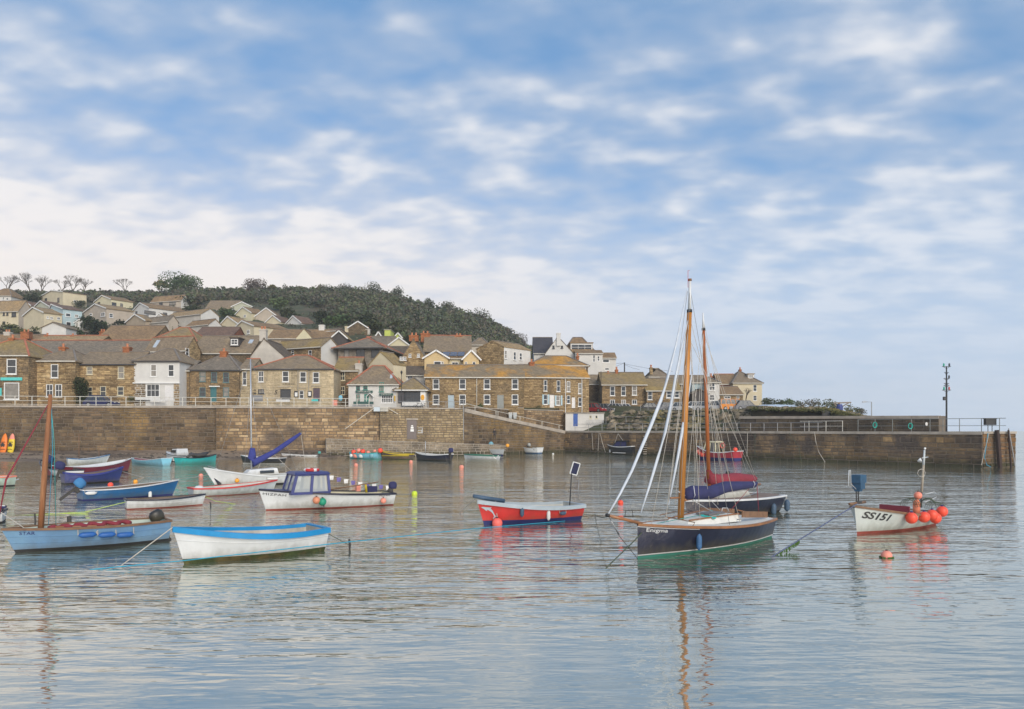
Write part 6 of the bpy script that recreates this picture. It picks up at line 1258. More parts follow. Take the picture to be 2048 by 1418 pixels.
# pots stacked aft
for i, (px, py) in enumerate(((1822,1012),(1856,1012),(1870,1018))):
    q = MB(); c = Vector((0,0,0)); L1_ = .22
    for a in range(5): t = a/4*pi; 
    hoops = [[(x, .28*cos(k*pi/6), .30*sin(k*pi/6)) for k in range(7)] for x in (-.28,-.09,.09,.28)]
    for h_ in hoops: q.tube(h_, .012, 4)
    for k in range(0,7,1): q.tube([hoops[0][k], hoops[3][k]], .007, 3)
    o = q.build('lobster_pot', m_roped, None, loc=B.w(B.P(px, py))); o.rotation_euler = (0,0,B.yaw+i*.4); tag(o, ('leftmost lobster pot behind the orange oilskin on the SS151', 'middle lobster pot on the SS151', 'lobster pot at the stern of the SS151')[i], 'lobster pot', 'lobster pots on the SS151')
q = MB(); q.tube([(0,0,-.42),(0,0,.0)], [.13,.13], 10); q.tube([(0,0,0),(0,0,.12),(.02,0,.22)], [.13,.12,.05], 10); o = q.build('orange_drum', mat('salmon_orange', (.72,.20,.10), .6, .1, 4), None, smooth=True, loc=B.w(B.P(1833,1010,B.near*.1))); tag(o, 'orange plastic drum standing among the pots of the SS151', 'drum')
buoy('salmon buoy resting on top of the orange drum on the SS151', B.w(B.P(1836,991,B.near*.1)), .15, mat('salmon_buoy', (.80,.26,.17), .5, .1, 3), name='deck_buoy')
for px, py, w in ((1823,1036,'leftmost'),(1848,1034,'second from the left'),(1864,1030,'third, behind the next'),(1871,1036,'fourth and lowest'),(1884,1023,'rightmost and highest')): 
    p = B.side(min(px,1862), py); p = B.P(px, py, B.near*(B.beam/2+.05)); r_ = .205; root = buoy(f'{w} of five red ball buoys on the SS151', B.w(p), r_, m_buoy, name='hanging_buoy', group='red buoys on the grey fishing boat')
# ------------------------------------------------ boats cut by the left edge
B = Boat('rowing_boat', 'pale green stern of a boat cut off by the left edge with an orange rim', 'boat', (-60,975), (26,971), 1.8, (20,20,26), mats=(mat('pale_green_hull', (.45,.56,.48), .5, .1, 2), m_anti_b), gun=mat('coral_rim', (.70,.22,.14), .6, .1, 3), inner=m_ins); B.tube('tiller', [B.P(20,963), B.P(38,958)], .04, m_bwhite)
B = Boat('cabin_boat', 'white stern with a blue canopy frame cut off by the left edge above the STAR', 'boat', (-120,1050), (8,1044), 1.8, (24,24,34), mats=(m_bwhite, m_anti_b), gun=m_bnavy, inner=m_ins); B.tube('canopy_frame', [B.P(-30,1010), B.P(9,1012), B.P(10,1026), B.P(6,1040)], .03, m_bwhite)
q = MB(); q.bar(B.P(-40,1012), B.P(12,1014), .5, .06); q.build('canopy', m_covn, B.root)
# ------------------------------------------------ free buoys
for px, py, r, m, lb, kw in ((829,987,.165,m_buoyy,'yellow-green mooring buoy with a black eye between MIZPAH and the red boat',{}),(1241,1005,.14,m_buoy,'bright orange-red buoy floating left of the yacht masts',{}),(1773,1111,.155,m_buoyp,'faded orange buoy with green weed below the SS151',{'weed':True}),(923,934,.22,m_buoyp,'pink buoy floating alone right of the green rimmed dinghy',{}),(822,923.5,.2,m_buoyp,'small pale pink buoy beside the yellow banded boat',{}),(712,930,.2,m_buoyp,'small pink buoy floating in front of the heap of buoys',{}),(221,969.5,.17,m_buoy,'red buoy between the royal blue and mid blue boats',{}),(271,963,.15,m_buoyo,'amber buoy to the right of the royal blue boat',{}),(402,951,.17,m_buoyp,'pale cream-pink buoy left of the white sloop',{}),(1106,908,.16,m_fendw,'tiny white buoy right of the blue-bottomed boat',{}),(1015,903,.2,m_buoy,'small red buoy under the amber one by the covered boat',{}),(1014,893,.0,m_buoyo,'',{})):
    if r: p = wat(px, py+r*F/((HC*F)/(py-YH))*.4); buoy(lb, (p.x, p.y, r*.35), r, m, **kw)
p = at(1015, 891, 100); buoy('amber buoy lying on the ledge at the foot of the ramp wall', p, .25, m_buoyo, name='stranded_buoy')
# ------------------------------------------------ ropes
rope('long bright blue rope crossing in front of the white boat to the red boat', [wat(180,1139), at(360,1122,20.2), at(650,1089,21.6), wat(960,1056,.02), wat(1130,1042,.03)], .014, m_ropeb)
rope('white rope falling from the blue trimmed bow into the water', [WB.w((WB.X(1,WB.s2),0,WB.s2)), wat(240,1133), wat(120,1165,-.03)], .016, m_ropew)
rope('yellow-green rope from the navy rimmed dinghy to the left', [DIN.w((DIN.X(0,.3),0,DIN.s0*.7)), wat(170,1024), wat(0,1033,-.02)], .018, m_ropeg); rope('yellow-green bow rope of the navy rimmed dinghy', [DIN.w((DIN.X(1,.3),0,DIN.s2*.8)), wat(430,1002,.1), wat(475,1009,-.02)], .015, m_ropeg)
rope('weedy mooring rope from the Enigma bow down to the left', [EN.w(EN.P(1300,1047)), EN.w(EN.P(1268,1082,B.near*.1)), wat(1208,1140,-.03)], .018, m_roped); rope('pale blue-green line along the Enigma foredeck', [EN.w(EN.P(1298,1050,EN.near*.1)), EN.w(EN.P(1390,1032,EN.near*.1)), EN.w(EN.P(1430,1026))], .012, m_bteal)
rope('dark mooring rope slanting from the SS151 bow into the water', [FS.w(FS.P(1722,1003)), wat(1540,1116,-.03)], .020, mat('grey_blue_rope', (.10,.12,.20), .9, .2, 8)); 
q = MB(); rg = random.Random(6); a, b_ = FS.w(FS.P(1722,1003)), wat(1540,1116,-.03)
for i in range(110): t = rg.uniform(.72,.99); p = a.lerp(b_, t); l = rg.uniform(.03, .16)*min(1, (p.z+.05)*5); q.add([p+Vector((-.01,0,0)), p+Vector((.012,0,0)), p+Vector((.02,.01,-l)), p+Vector((-.01,.01,-l))], [(0,1,2,3)])
tag(q.build('hanging_weed', MATS['green_weed']), 'fringe of green weed hanging from the SS151 mooring rope', 'seaweed')
rope('pale rope from the red boat bow down to the left', [RED.w(RED.P(958,991)), wat(918,1026,-.02)], .012, m_ropew); rope('dark stern line of the red boat running right towards the Enigma', [RED.w((RED.X(0,.3),0,RED.s0*.6)), wat(1190,1029,.05), EN.w(EN.P(1222,1030))], .012, m_roped, sag=.1)
rope('mooring line from the yellow-green buoy to the MIZPAH stern', [MIZ.w((MIZ.X(0,.5),0,.5)), wat(826,988,.0)], .012, m_roped, sag=.05); rope('line from the MIZPAH bow into the water', [MIZ.w((MIZ.X(1,.7),0,MIZ.s2*.9)), wat(503,1012,-.03)], .012, m_ropew)
rope('pale line from the sloop bow to the left mooring', [SLP.w(SLP.P(430,946)), wat(345,957,-.02)], .018, m_ropew, sag=.1); rope('pale line tying the blue trimmed boat back to the iron stake', [WB.w((WB.X(0,.4),0,WB.s0*.9)), wat(698,1090,.12)], .012, m_roped)
rope('white line from the left edge down to the bow of the STAR', [at(-20,1010,23), STAR.w(STAR.P(50,1057))], .013, m_ropew); rope('pale drooping line behind the STAR mast', [at(20,1008,30), wat(120,1028,.05), wat(190,1026,-.02)], .012, m_ropew, sag=.05)
rope('line from the royal blue boat bow drooping right', [at(245,943,62), wat(290,956,-.02)], .02, m_ropew)
for i, (px, y0, y1, w) in enumerate(((699,1078,1100,'by the stern of the blue trimmed boat'),(421,1004,1014,'off the dinghy bow rope'),(138,1032,1042,'short and thick behind the STAR'),(70,1027,1054,'tall and thin beside the brown mast'))):
    p = wat(px, y1); t = at(px, y0, p.y); q = MB(); r = .035 if w[0] != 's' else .09; q.tube([(0,0,-.1),(.01,0,(t.z)*.5),(-.01,0,t.z)], [r*.8,r,r*.9], 7); tag(q.build('iron_stake', m_chain, None, loc=p), f'dark mooring stake {w}', 'stake')
# ================================================================ VEGETATION
def leafmat(name, cols, big=.05, t=(.35,.65)):
    m = bpy.data.materials.new(name); m.use_nodes = True; MATS[name] = m; T = m.node_tree; n = T.nodes; l = T.links; p = n['Principled BSDF']; p.inputs['Roughness'].default_value = .85; p.inputs['Specular IOR Level'].default_value = .15
    g = n.new('ShaderNodeNewGeometry'); nz = n.new('ShaderNodeTexNoise'); nz.inputs['Scale'].default_value = big; nz.inputs['Detail'].default_value = 3; l.new(g.outputs['Position'], nz.inputs['Vector'])
    a = n.new('ShaderNodeMath'); a.operation = 'MULTIPLY_ADD'; a.inputs[1].default_value = .22; l.new(g.outputs['Random Per Island'], a.inputs[0])
    r = n.new('ShaderNodeMapRange'); r.inputs[1].default_value = t[0]; r.inputs[2].default_value = t[1]; r.inputs[3].default_value = -.1; r.inputs[4].default_value = .95; l.new(nz.outputs['Fac'], r.inputs[0]); l.new(r.outputs[0], a.inputs[2])
    cr = n.new('ShaderNodeValToRGB'); l.new(a.outputs[0], cr.inputs[0]); el = cr.color_ramp.elements
    while len(el) < len(cols): el.new(.5)
    for i, c in enumerate(cols): el[i].position = i/(len(cols)-1); el[i].color = (*c, 1)
    l.new(cr.outputs[0], p.inputs['Base Color']); return m
lf_wood = leafmat('woodland_leaves', [(.058,.070,.048),(.080,.105,.052),(.135,.112,.092),(.075,.098,.070),(.115,.142,.06),(.15,.13,.095)], big=.13)
lf_green = leafmat('green_leaves', [(.05,.085,.035),(.075,.115,.04),(.10,.14,.055)])
lf_olive = leafmat('olive_leaves', [(.045,.06,.02),(.085,.095,.03),(.14,.13,.05)])
lf_yel = leafmat('yellowish_leaves', [(.14,.13,.05),(.24,.21,.09),(.33,.28,.14)])
lf_brown = leafmat('brown_twigs', [(.075,.055,.045),(.12,.085,.065),(.10,.08,.075)])
lf_dark = leafmat('dark_ivy_leaves', [(.018,.026,.012),(.035,.048,.02),(.06,.07,.03)])
m_bark = mat('bark', (.12,.095,.075), .9, .25, 3)
def crown(mb, c, rx, rz, n, ls, rg, lobes=5, flat=.5, mi=0):
    """leaf-sized faces spread through several overlapping lobes"""
    L = [(rg.uniform(-.5,.5)*rx, rg.uniform(-.5,.5)*rx, rg.uniform(-.35,.45)*rz, rg.uniform(.45,.72)) for _ in range(lobes)]
    for i in range(n):
        a, b, h, s = L[i % lobes]; u = rg.uniform(-1, 1); t = rg.uniform(0, 2*pi); r = (rg.random()**.35); q = sqrt(1-u*u)
        x = c[0]+a+rx*s*r*q*cos(t); y = c[1]+b+rx*s*r*q*sin(t); z = c[2]+h+rz*s*r*u
        k = ls*rg.uniform(.6, 1.3); d = Vector((rg.gauss(0,1), rg.gauss(0,1), rg.gauss(0,.6))).normalized(); e = d.cross(Vector((rg.gauss(0,1), rg.gauss(0,1), rg.gauss(0,1)))).normalized(); d = d*k*.5; e = e*k*.5
        p = Vector((x, y, z)); mb.add([p-d, p-e*.7, p+d, p+e*.7], [(0,1,2,3)], mi)
_rg = random.Random(42)
def gpt(px, Y): return Vector(((px-1024)*Y/F, Y, ground(px, Y)))
# woodland, one mass
mb = MB(); 
cnt = 0
for _ in range(3200):
    px = _rg.uniform(-80, 1085); lo = interp(px, [(-80,252),(560,250),(640,236),(690,200),(760,172),(850,160),(960,160),(1060,158)]); Y = _rg.uniform(lo, 312)
    if 742 < px < 800 and Y < 240 and _rg.random() < .5: continue
    if px < 250 and Y < 256: continue
    if px < 560 and _rg.random() < .45: continue
    p = gpt(px, Y); small = px < 330 or (Y > 290 and _rg.random() < .5)
    r = _rg.uniform(1.7, 3.0) if not small else _rg.uniform(1.1, 2.0); 
    crown(mb, (p.x, p.y, p.z+r*.75), r, r*.85, 50 if not small else 36, .92*(Y/260), _rg, 3); cnt += 1
tag(mb.build('woodland', lf_wood), 'dense mixed wood covering the crest and right shoulder of the hill', 'woodland', kind='stuff')
# shrubs and hedges between the gardens as undergrowth
mb = MB()
for _ in range(900):
    px = _rg.uniform(-60, 760); Y = _rg.uniform(165, 252)
    if _rg.random() < .35: continue
    p = gpt(px, Y); r = _rg.uniform(.5, 1.15); crown(mb, (p.x, p.y, p.z+r*.3), r, r*.8, 16, .42, _rg, 2)
tag(mb.build('garden_undergrowth', lf_wood), 'low garden shrubs and hedges filling the gaps between hillside houses', 'undergrowth', kind='stuff')
def bare_tree(name, label, base, h, seed, m=m_bark, spread=.6, depth=5, leaves=None, group=None, ls=.35, cat='tree'):
    rg = random.Random(seed); root = empty(name, base, 0, label, cat, group); q = MB(); tips = []
    def br(p, d, L, r, k):
        pe = p+d*L; q.tube([p, p.lerp(pe,.5)+Vector((rg.uniform(-1,1),rg.uniform(-1,1),0))*L*.05, pe], [r, r*.82, r*.62], 5 if k > 3 else 3, cap=False)
        if k == 0: tips.append(pe); return
        for i in range(3 if k > 1 else 4):
            a = rg.uniform(0, 2*pi); nd_ = (d+Vector((cos(a), sin(a), rg.uniform(-.1,.25)))*spread*rg.uniform(.7,1.3)).normalized(); br(pe, nd_, L*rg.uniform(.62,.8), r*.58, k-1)
        if k < 4: tips.append(pe)
    br(Vector((0,0,-.5)), Vector((rg.uniform(-.1,.1),0,1)).normalized(), h*.28, h*.034, depth-1)
    q.build('trunk', m, root)
    if leaves:
        q = MB()
        for t in tips[::max(1, len(tips)//90)]: crown(q, t, h*.10, h*.07, 6, ls, rg, 1)
        q.build('crown', leaves, root)
    return root
def leafy_tree(name, label, base, h, w, m, seed, n=900, ls=.45, trunk=.25, lobes=8, group=None, cat='tree'):
    rg = random.Random(seed); root = empty(name, base, 0, label, cat, group)
    q = MB(); q.tube([(0,0,-.6),(0.1,0,h*trunk),(0,0,h*.6)], [h*.035+.05, h*.03+.04, .04], 7)
    for i in range(5): a = i*1.3; q.tube([(0,0,h*.3),(w*.25*cos(a),w*.25*sin(a),h*.62)], [h*.016+.02, .02], 4)
    q.build('trunk', m_bark, root); q = MB(); crown(q, (0,0,h*(.5+trunk*.5)), w*.62, h*(.62-trunk*.5), n, ls, rg, lobes); q.build('crown', m, root); return root
sk = 298
def tree_px(px, py_top, Y): g = gpt(px, Y); top = HC-(py_top-YH)*Y/F; return g, max(2.0, top-g.z)
for i, (px, pt, Y, w, lb) in enumerate(((14,548,290,0,'bare tree at the far left of the skyline'),(60,543,296,0,'tallest bare tree on the left skyline, dark crowned'),(82,553,290,0,'bare tree just right of the tallest left skyline tree'),(122,555,295,0,'thin bare tree left of the two spreading bare trees'),(145,550,292,0,'wide spreading bare tree above the white-fronted bungalow'),(168,555,296,0,'bare tree at the right end of the left skyline group'),(250,556,294,0,'lone bare tree on the skyline left of the yellowish tree'))):
    g, h = tree_px(px, pt+4, Y); bare_tree('bare_tree', lb, g, h*1.3, 20+i, spread=.55, depth=7)
g, h = tree_px(318, 553, 288); bare_tree('bare_tree', 'yellowish open-crowned tree left of the green dome tree', g, h, 77, leaves=lf_yel, ls=1.0, depth=5)
g, h = tree_px(365, 552, 284); leafy_tree('dome_tree', 'big green dome shaped tree on the skyline', g, h, 13, lf_green, 5, 4200, .62, .1, 10)
g, h = tree_px(512, 556, 286); leafy_tree('round_tree', 'brownish round topped tree in the middle of the skyline', g, h, 8, lf_brown, 6, 1500, .5, .1)
g, h = tree_px(551, 562, 292); bare_tree('pale_tree', 'pale yellow twiggy tree right of the brownish round tree', g, h, 31, leaves=lf_yel, ls=.5, depth=5)
for i, (px, pt, Y, w, m, lb) in enumerate(((645,567,292,6,lf_wood,'dark pine with a flat top where the wood begins to rise'),(690,570,290,7,lf_wood,'dark tree on the skyline at the left end of the big wood'),(738,566,288,8,lf_wood,'highest rounded tree of the big wood'),(790,572,290,6,lf_wood,'feathery tree where the wood starts to fall to the right'),(857,597,286,4,lf_olive,'windswept tree sticking out of the falling skyline'),(897,600,284,6,lf_wood,'dark rounded tree halfway down the falling skyline'),(962,616,280,6,lf_wood,'dark tree low on the falling skyline'))):
    g, h = tree_px(px, pt, Y); leafy_tree('skyline_tree', lb, g, h, w, m, 50+i, 1000, .5, .1)
for i, (px, pt, Y) in enumerate(((1018,652,272),(1042,662,262),(1060,672,255))):
    g, h = tree_px(px, pt, Y); bare_tree('bare_tree', ('leftmost','middle','rightmost, lowest')[i]+' of three bare trees at the right end of the wood', g, h*1.2, 90+i, spread=.5, depth=6)
# bushes between houses
mesh_b = []
for k, (m, n_) in enumerate(((lf_dark,420),(lf_olive,420),(lf_wood,420),(lf_green,420))):
    q = MB(); crown(q, (0,0,.8), 1.25, .95, n_, .34, random.Random(k+3), 6); me = bpy.data.meshes.new('foliage'); me.from_pydata(q.v, [], q.f); me.materials.append(m); mesh_b.append(me)
names = ['dark evergreen garden shrub among the hillside houses','olive green garden shrub among the hillside houses','mixed brown and green garden shrub among the hillside houses','bright green garden shrub among the hillside houses']
spots = [(140,600,238,0,2.2),(158,600,236,2,1.8),(62,596,240,0,3),(30,600,242,3,2.2),(176,648,186,0,2.4),(186,655,182,0,2.2),(200,652,185,3,1.6),(240,634,185,0,1.7),(248,640,180,2,1.4),(196,664,172,0,2),(225,668,168,1,1.6),(20,662,178,1,1.6),(45,666,170,1,1.5),(66,664,166,0,1.6),(10,668,172,2,1.5),(140,664,172,1,1.6),(155,668,170,3,1.3),(370,612,240,0,2.6),(392,608,242,2,3),(385,620,220,0,2.2),(402,628,212,3,1.5),(450,628,214,3,2.2),(470,630,208,1,1.3),(440,633,200,3,1.4),(505,660,170,1,1.2),(560,628,230,3,2.8),(575,636,215,0,2.2),(590,645,205,0,2.0),(650,648,200,0,2.4),(668,650,195,3,2.2),(640,644,212,0,2),(690,640,200,3,2.4),(736,648,190,0,2.6),(722,640,205,3,2),(745,656,178,0,2.4),(790,658,180,0,2.6),(808,664,172,0,2.4),(826,670,165,0,2.2),(840,676,158,2,2.0),(310,648,190,1,1.2),(330,662,168,1,1.3),(385,668,158,1,1.5),(525,655,178,0,1.4),(1085,720,170,1,1.5),(1065,725,165,2,1.6),(1196,770,140,3,1.9),(1090,725,160,3,1.3)]
LMK = [(12,585,'the cut-off white bungalow'),(5,630,'the wide cream house'),(68,632,'the cream gabled house'),(130,635,'the pale blue house'),(126,594,'the white-fronted bungalow'),(222,602,'the little yellow bungalow'),(205,622,'the pinkish bungalow'),(318,616,'the white veranda bungalow'),(345,600,'the upper house with a right gable'),(272,640,'the lichened little gable'),(320,645,'the grey slate roof'),(385,630,'the broad white gable'),(440,611,'the long grey bungalow'),(492,622,'the yellowish gable'),(534,627,'the wide pale gable'),(458,643,'the cream tan-roofed house'),(490,655,'the cream two-window gable'),(545,640,'the small cream gable'),(590,645,'the timbered white gable'),(628,625,'the dormer bungalow'),(715,650,'the brown stone gable'),(775,668,'the lime green box house'),(798,682,'the pale cream gable'),(895,685,'the orange ridged roof'),(108,658,'the white barn-like gable'),(1117,690,'the big white gable'),(1190,760,'the low grey shed'),(20,675,'the low brown cottages'),(245,665,'the purple brown terrace roof')]
KC = ['dark evergreen', 'olive green', 'mixed brown and green', 'bright green']; used_ = {}
for i, (px, py, Y, k, s) in enumerate(spots):
    g = gpt(px, Y); o = place('garden_shrub', mesh_b[k], None, (g.x, g.y, g.z-.2)); o.scale = (s, s, s*.85); o.rotation_euler = (0,0,i*1.1)
    best = sorted(LMK, key=lambda m: (m[0]-px)**2+((m[1]-py)*1.5)**2)
    for m in best[:4]:
        dx, dy = px-m[0], py-m[1]
        rel = ('to the right of' if dx > 0 else 'to the left of') if abs(dx) > abs(dy)*1.2 else ('below' if dy > 0 else 'above')
        lb = f'{KC[k]} garden shrub {rel} {m[2]}'
        if lb not in used_: break
    else: lb = f'{"larger" if s > 2 else "smaller"} {lb}'
    used_[lb] = 1; tag(o, lb, 'shrub', 'garden shrubs among the hillside houses')
p = at(165, 806, YF(165)-.9); q = MB(); rg = random.Random(9); crown(q, (0,0,2.1), 1.15, 2.0, 1500, .22, rg, 7); crown(q, (0,0,.6), .95, .7, 300, .2, rg, 3); root = empty('climbing_ivy', p, 0, 'tall dark bush of ivy against the golden stone cottages', 'ivy'); q.build('foliage', lf_dark, root); q = MB(); q.tube([(0,0,0),(.05,.1,2)], [.1,.05], 6); q.build('stem', m_bark, root)
p = at(262, 808, YF(262)-.8); q = MB(); crown(q, (0,0,.7), .65, .7, 260, .18, rg, 4); tag(q.build('wall_shrub', lf_olive, None, loc=p), 'low olive shrub at the left corner of the white jettied cottage', 'shrub')
# garden plants along the terrace
for i, (px, py, Y, s, m, lb) in enumerate(((962,811,YF(962)-3,.5,lf_green,'small green plant below the terrace between two windows'),(965,819,YF(965)-3.6,.6,mat('red_flowers',(.22,.05,.04),.9,.3,8),'reddish flower bed above the low garden wall'),(1075,815,YF(1075)-3,.55,lf_olive,'left garden shrub on the retaining wall under the blue shutters'),(1120,816,YF(1110)-3,.5,lf_olive,'middle garden shrub on the retaining wall under the blue shutters'),(1142,812,YF(1130)-3,.75,lf_yel,'yellowish bush by the white downpipe of the terrace'),(1100,817,YF(1100)-3,.4,lf_green,'tiny green shrub on the retaining wall'),(990,836,Yw(990)+3.9,.7,mat('maroon_leaves',(.16,.05,.045),.9,.3,8),'maroon leaved shrub at the garden wall left of the lilac shed'),(960,832,Yw(960)+3.9,.7,lf_dark,'dark shrub on the low garden wall'))):
    p = at(px, py, Y); q = MB(); crown(q, (0,0,0), s*1.2, s*.7, 170, .16, random.Random(i+60), 4); tag(q.build('garden_plant', m, None, loc=p), lb, 'shrub')
# palm
g = gpt(72, 168); root = empty('palm', g+Vector((0,0,-.3)), 0, 'small spiky palm in front of the white barn-like gable', 'palm'); q = MB(); q.tube([(0,0,0),(0,0,1.8)], .16, 7); q.build('trunk', m_bark, root)
for i in range(16): a = i*.393; r = MB(); e = 1.6; r.add([(0,0,1.8),(cos(a)*e*.5-.1*sin(a),sin(a)*e*.5+.1*cos(a),2.5+.2*(i%3)),(cos(a)*e,sin(a)*e,1.9+.3*(i%2)),(cos(a)*e*.5+.1*sin(a),sin(a)*e*.5-.1*cos(a),2.4+.2*(i%3))], [(0,1,2,3)]); r.build('frond', lf_olive, root)
# right-hand headland shrubs
for i, (px, pt, pb, Y, w, m, lb) in enumerate(((1545,797,812,152,4.5,lf_dark,'dark scrub just right of the cream end house'),(1576,797,812,150,3.2,lf_green,'bright green round bush on the headland'),(1558,800,813,154,3.5,lf_dark,'low dark bush left of the bright green round bush'),(1598,803,815,152,3.5,lf_wood,'low scrub right of the bright green bush'),(1622,799,818,150,5,lf_wood,'wide dark bush in the middle of the headland'),(1648,803,820,148,4.4,lf_olive,'greyish green bush right of the wide dark one'),(1672,806,822,150,3.6,lf_wood,'scrub bush beside the black sign box'),(1700,812,828,146,3.4,lf_olive,'yellowish scrub below the crane'),(1722,818,830,146,3.0,lf_wood,'last low bush at the tip of the headland'),(1530,800,813,158,3.5,lf_olive,'small bush touching the cream end house'))):
    top = at(px, pt, Y); bot = at(px, pb, Y); h = top.z-bot.z+1; q = MB(); crown(q, (0,0,h*.45), w*.55, h*.55, 420, .3, random.Random(200+i), 5); tag(q.build('headland_bush', m, None, loc=(bot.x, bot.y, bot.z-.4)), lb, 'bush')
bare_tree('bare_tree', 'small bare tree in front of the cream end house', at(1492, 806, 150), 4.4, 141, spread=.5, depth=5)
# rough bank of rock and scrub between the walkway and the car park
mb = MB(); rg = random.Random(31)
for _ in range(650):
    px = rg.uniform(1214, 1760); v = rg.uniform(.8, 6.8)
    if px > 1500: v = rg.uniform(4, 9)
    Y = Yst(px)+v; z = interp(v, [(0,3.3),(2.2,4.0),(4.6,5.3),(6.5,6.35),(9,6.4)]) if px < 1500 else interp(px, [(1500,6.4),(1650,6.1),(1740,4.9),(1760,4.2)]); r = rg.uniform(.25, .8)
    b = len(mb.v); n1 = [(cos(a)*r*rg.uniform(.7,1.2), sin(a)*r*rg.uniform(.6,1), rg.uniform(-.1,.1)*r) for a in [k*pi/3 for k in range(6)]]
    c = Vector(((px-1024)*Y/F, Y, z)); top = [(x*.6+rg.uniform(-.1,.1)*r, y*.6, r*rg.uniform(.35,.6)) for x, y, _z in n1]
    mb.add([c+Vector(p) for p in n1]+[c+Vector(p) for p in top], [(0,1,7,6),(1,2,8,7),(2,3,9,8),(3,4,10,9),(4,5,11,10),(5,0,6,11),(6,7,8,9,10,11)])
tag(mb.build('boulders', stonemat('bank_rock', [(.22,.19,.15),(.16,.14,.11),(.28,.24,.19),(.13,.11,.08)], stain=(.16,.13,.05))), 'heap of rough rocks on the bank behind the pier', 'rocks', kind='stuff')
mb = MB()
for _ in range(420):
    px = rg.uniform(1210, 1730); v = rg.uniform(.5, 8); Y = Yst(px)+v; z = interp(v, [(0,3.3),(2.2,4.0),(4.6,5.3),(6.5,6.35),(9,6.4)]) if px < 1500 else interp(px, [(1500,6.4),(1650,6.0),(1740,4.9)])
    crown(mb, ((px-1024)*Y/F, Y, z), rg.uniform(.3,.75), .35, 14, .22, rg, 2)
tag(mb.build('bank_scrub', lf_olive), 'dry grass and scrub growing on the bank behind the pier', 'scrub', kind='stuff')
# ================================================================ CARS
m_tyre = mat('tyre', (.02,.02,.02), .85, .1, 5); m_rim = mat('wheel_rim', (.35,.35,.36), .4, .1, 5, metal=.6); m_carglass = mat('car_glass', (.05,.06,.07), .25, .1, 2, spec=.35)
m_lampc = mat('headlamp', (.7,.7,.66), .2, .05, 3)
def car(label, px, py, Y, yaw, m, L=4.1, Wd=1.7, H=1.48, van=False, name='parked_car', cat='car'):
    p = at(px, py, Y); p.z = 6.58 if Y > 100 else p.z; root = empty(name, p, radians(yaw), label, cat, 'cars parked behind the pier' if cat == 'car' else None)
    prof = [(-.5,.22),(-.49,.62),(-.44,.80),(-.36,.84),(.20,.80),(.24,.78),(.44,.66),(.495,.55),(.5,.25),(.42,.18),(-.42,.18)] if not van else [(-.5,.22),(-.5,1.0),(-.44,1.02),(.34,1.02),(.40,.95),(.485,.82),(.5,.6),(.5,.25),(.42,.18),(-.42,.18)]
    q = MB(); n = len(prof)
    rings = []
    for y, s in ((-.5,.96),(-.46,1),(.46,1),(.5,.96)): rings.append([(x*L*s, y*Wd, z if z < .3 else z*s) for x, z in prof])
    o = 0; q.v = [v for r in rings for v in r]
    for k in range(3):
        for i in range(n): q.f.append((k*n+i, k*n+(i+1)%n, (k+1)*n+(i+1)%n, (k+1)*n+i)[::-1]); q.mi.append(0)
    q.f.append(tuple(range(n))[::-1]); q.mi.append(0); q.f.append(tuple(3*n+i for i in range(n))); q.mi.append(0)
    b = q.build('body', m, root)
    z0 = .80 if not van else 1.0; x0, x1, r0, r1 = (-.43,.22,-.30,.06) if not van else (-.49,.37,-.46,.30); w0, w1 = Wd*.47, Wd*.36
    V = [Vector(a) for a in ((x0*L,-w0,z0),(x1*L,-w0,z0),(x1*L,w0,z0),(x0*L,w0,z0),(r0*L,-w1,H),(r1*L,-w1,H),(r1*L,w1,H),(r0*L,w1,H))]
    g = MB(); g.add([v*1 for v in V], [(0,1,5,4),(1,2,6,5),(2,3,7,6),(3,0,4,7)]); g.build('window', m_carglass, root)
    q = MB(); 
    for a, c in ((0,4),(1,5),(2,6),(3,7)): q.bar(V[a], V[c], .08)
    for sd in ((0,1,5,4),(3,2,6,7)):
        k = 2 if not van else 3
        for i in range(1, k+1): t = i/(k+1); q.bar(V[sd[0]].lerp(V[sd[1]], t), V[sd[3]].lerp(V[sd[2]], t), .07)
    q.box((r0*L-.04,-w1-.02,H-.02),(r1*L+.04,w1+.02,H+.05)); q.build('roof', m, root)
    for x in (-.31*L, .32*L):
        for y in (-Wd/2+.08, Wd/2-.08):
            q = MB(); q.lathe([(.2,-.1),(.31,-.1),(.32,0),(.31,.1),(.2,.1)], 14); w = q.build('wheel', m_tyre, root, loc=(x,y,.31)); w.rotation_euler = (pi/2,0,0)
            q = MB(); q.lathe([(.19,-.11),(.19,.11)], 10); q.build('rim', m_rim, w)
    for y in (-.34, .34): q = MB(); q.box((.462*L,y*Wd-.16,.52),(.494*L,y*Wd+.16,.64)); q.build('headlight', m_lampc, root)
    return root
cp_red = mat('car_red', (.30,.02,.025), .45, .05, 3, spec=.4); cp_sil = mat('car_silver', (.45,.46,.47), .3, .05, 3, metal=.1, spec=.4); cp_wht = mat('car_white', (.70,.71,.72), .45, .05, 3, spec=.4); cp_blk = mat('car_black', (.03,.03,.035), .45, .1, 3, spec=.4); cp_gry = mat('car_grey', (.20,.20,.21), .3, .05, 3, metal=.3); cp_org = mat('van_orange', (.72,.24,.02), .4, .06, 3); cp_blue = mat('car_navy', (.02,.025,.09), .45, .05, 3, spec=.4)
YCp = 131-4
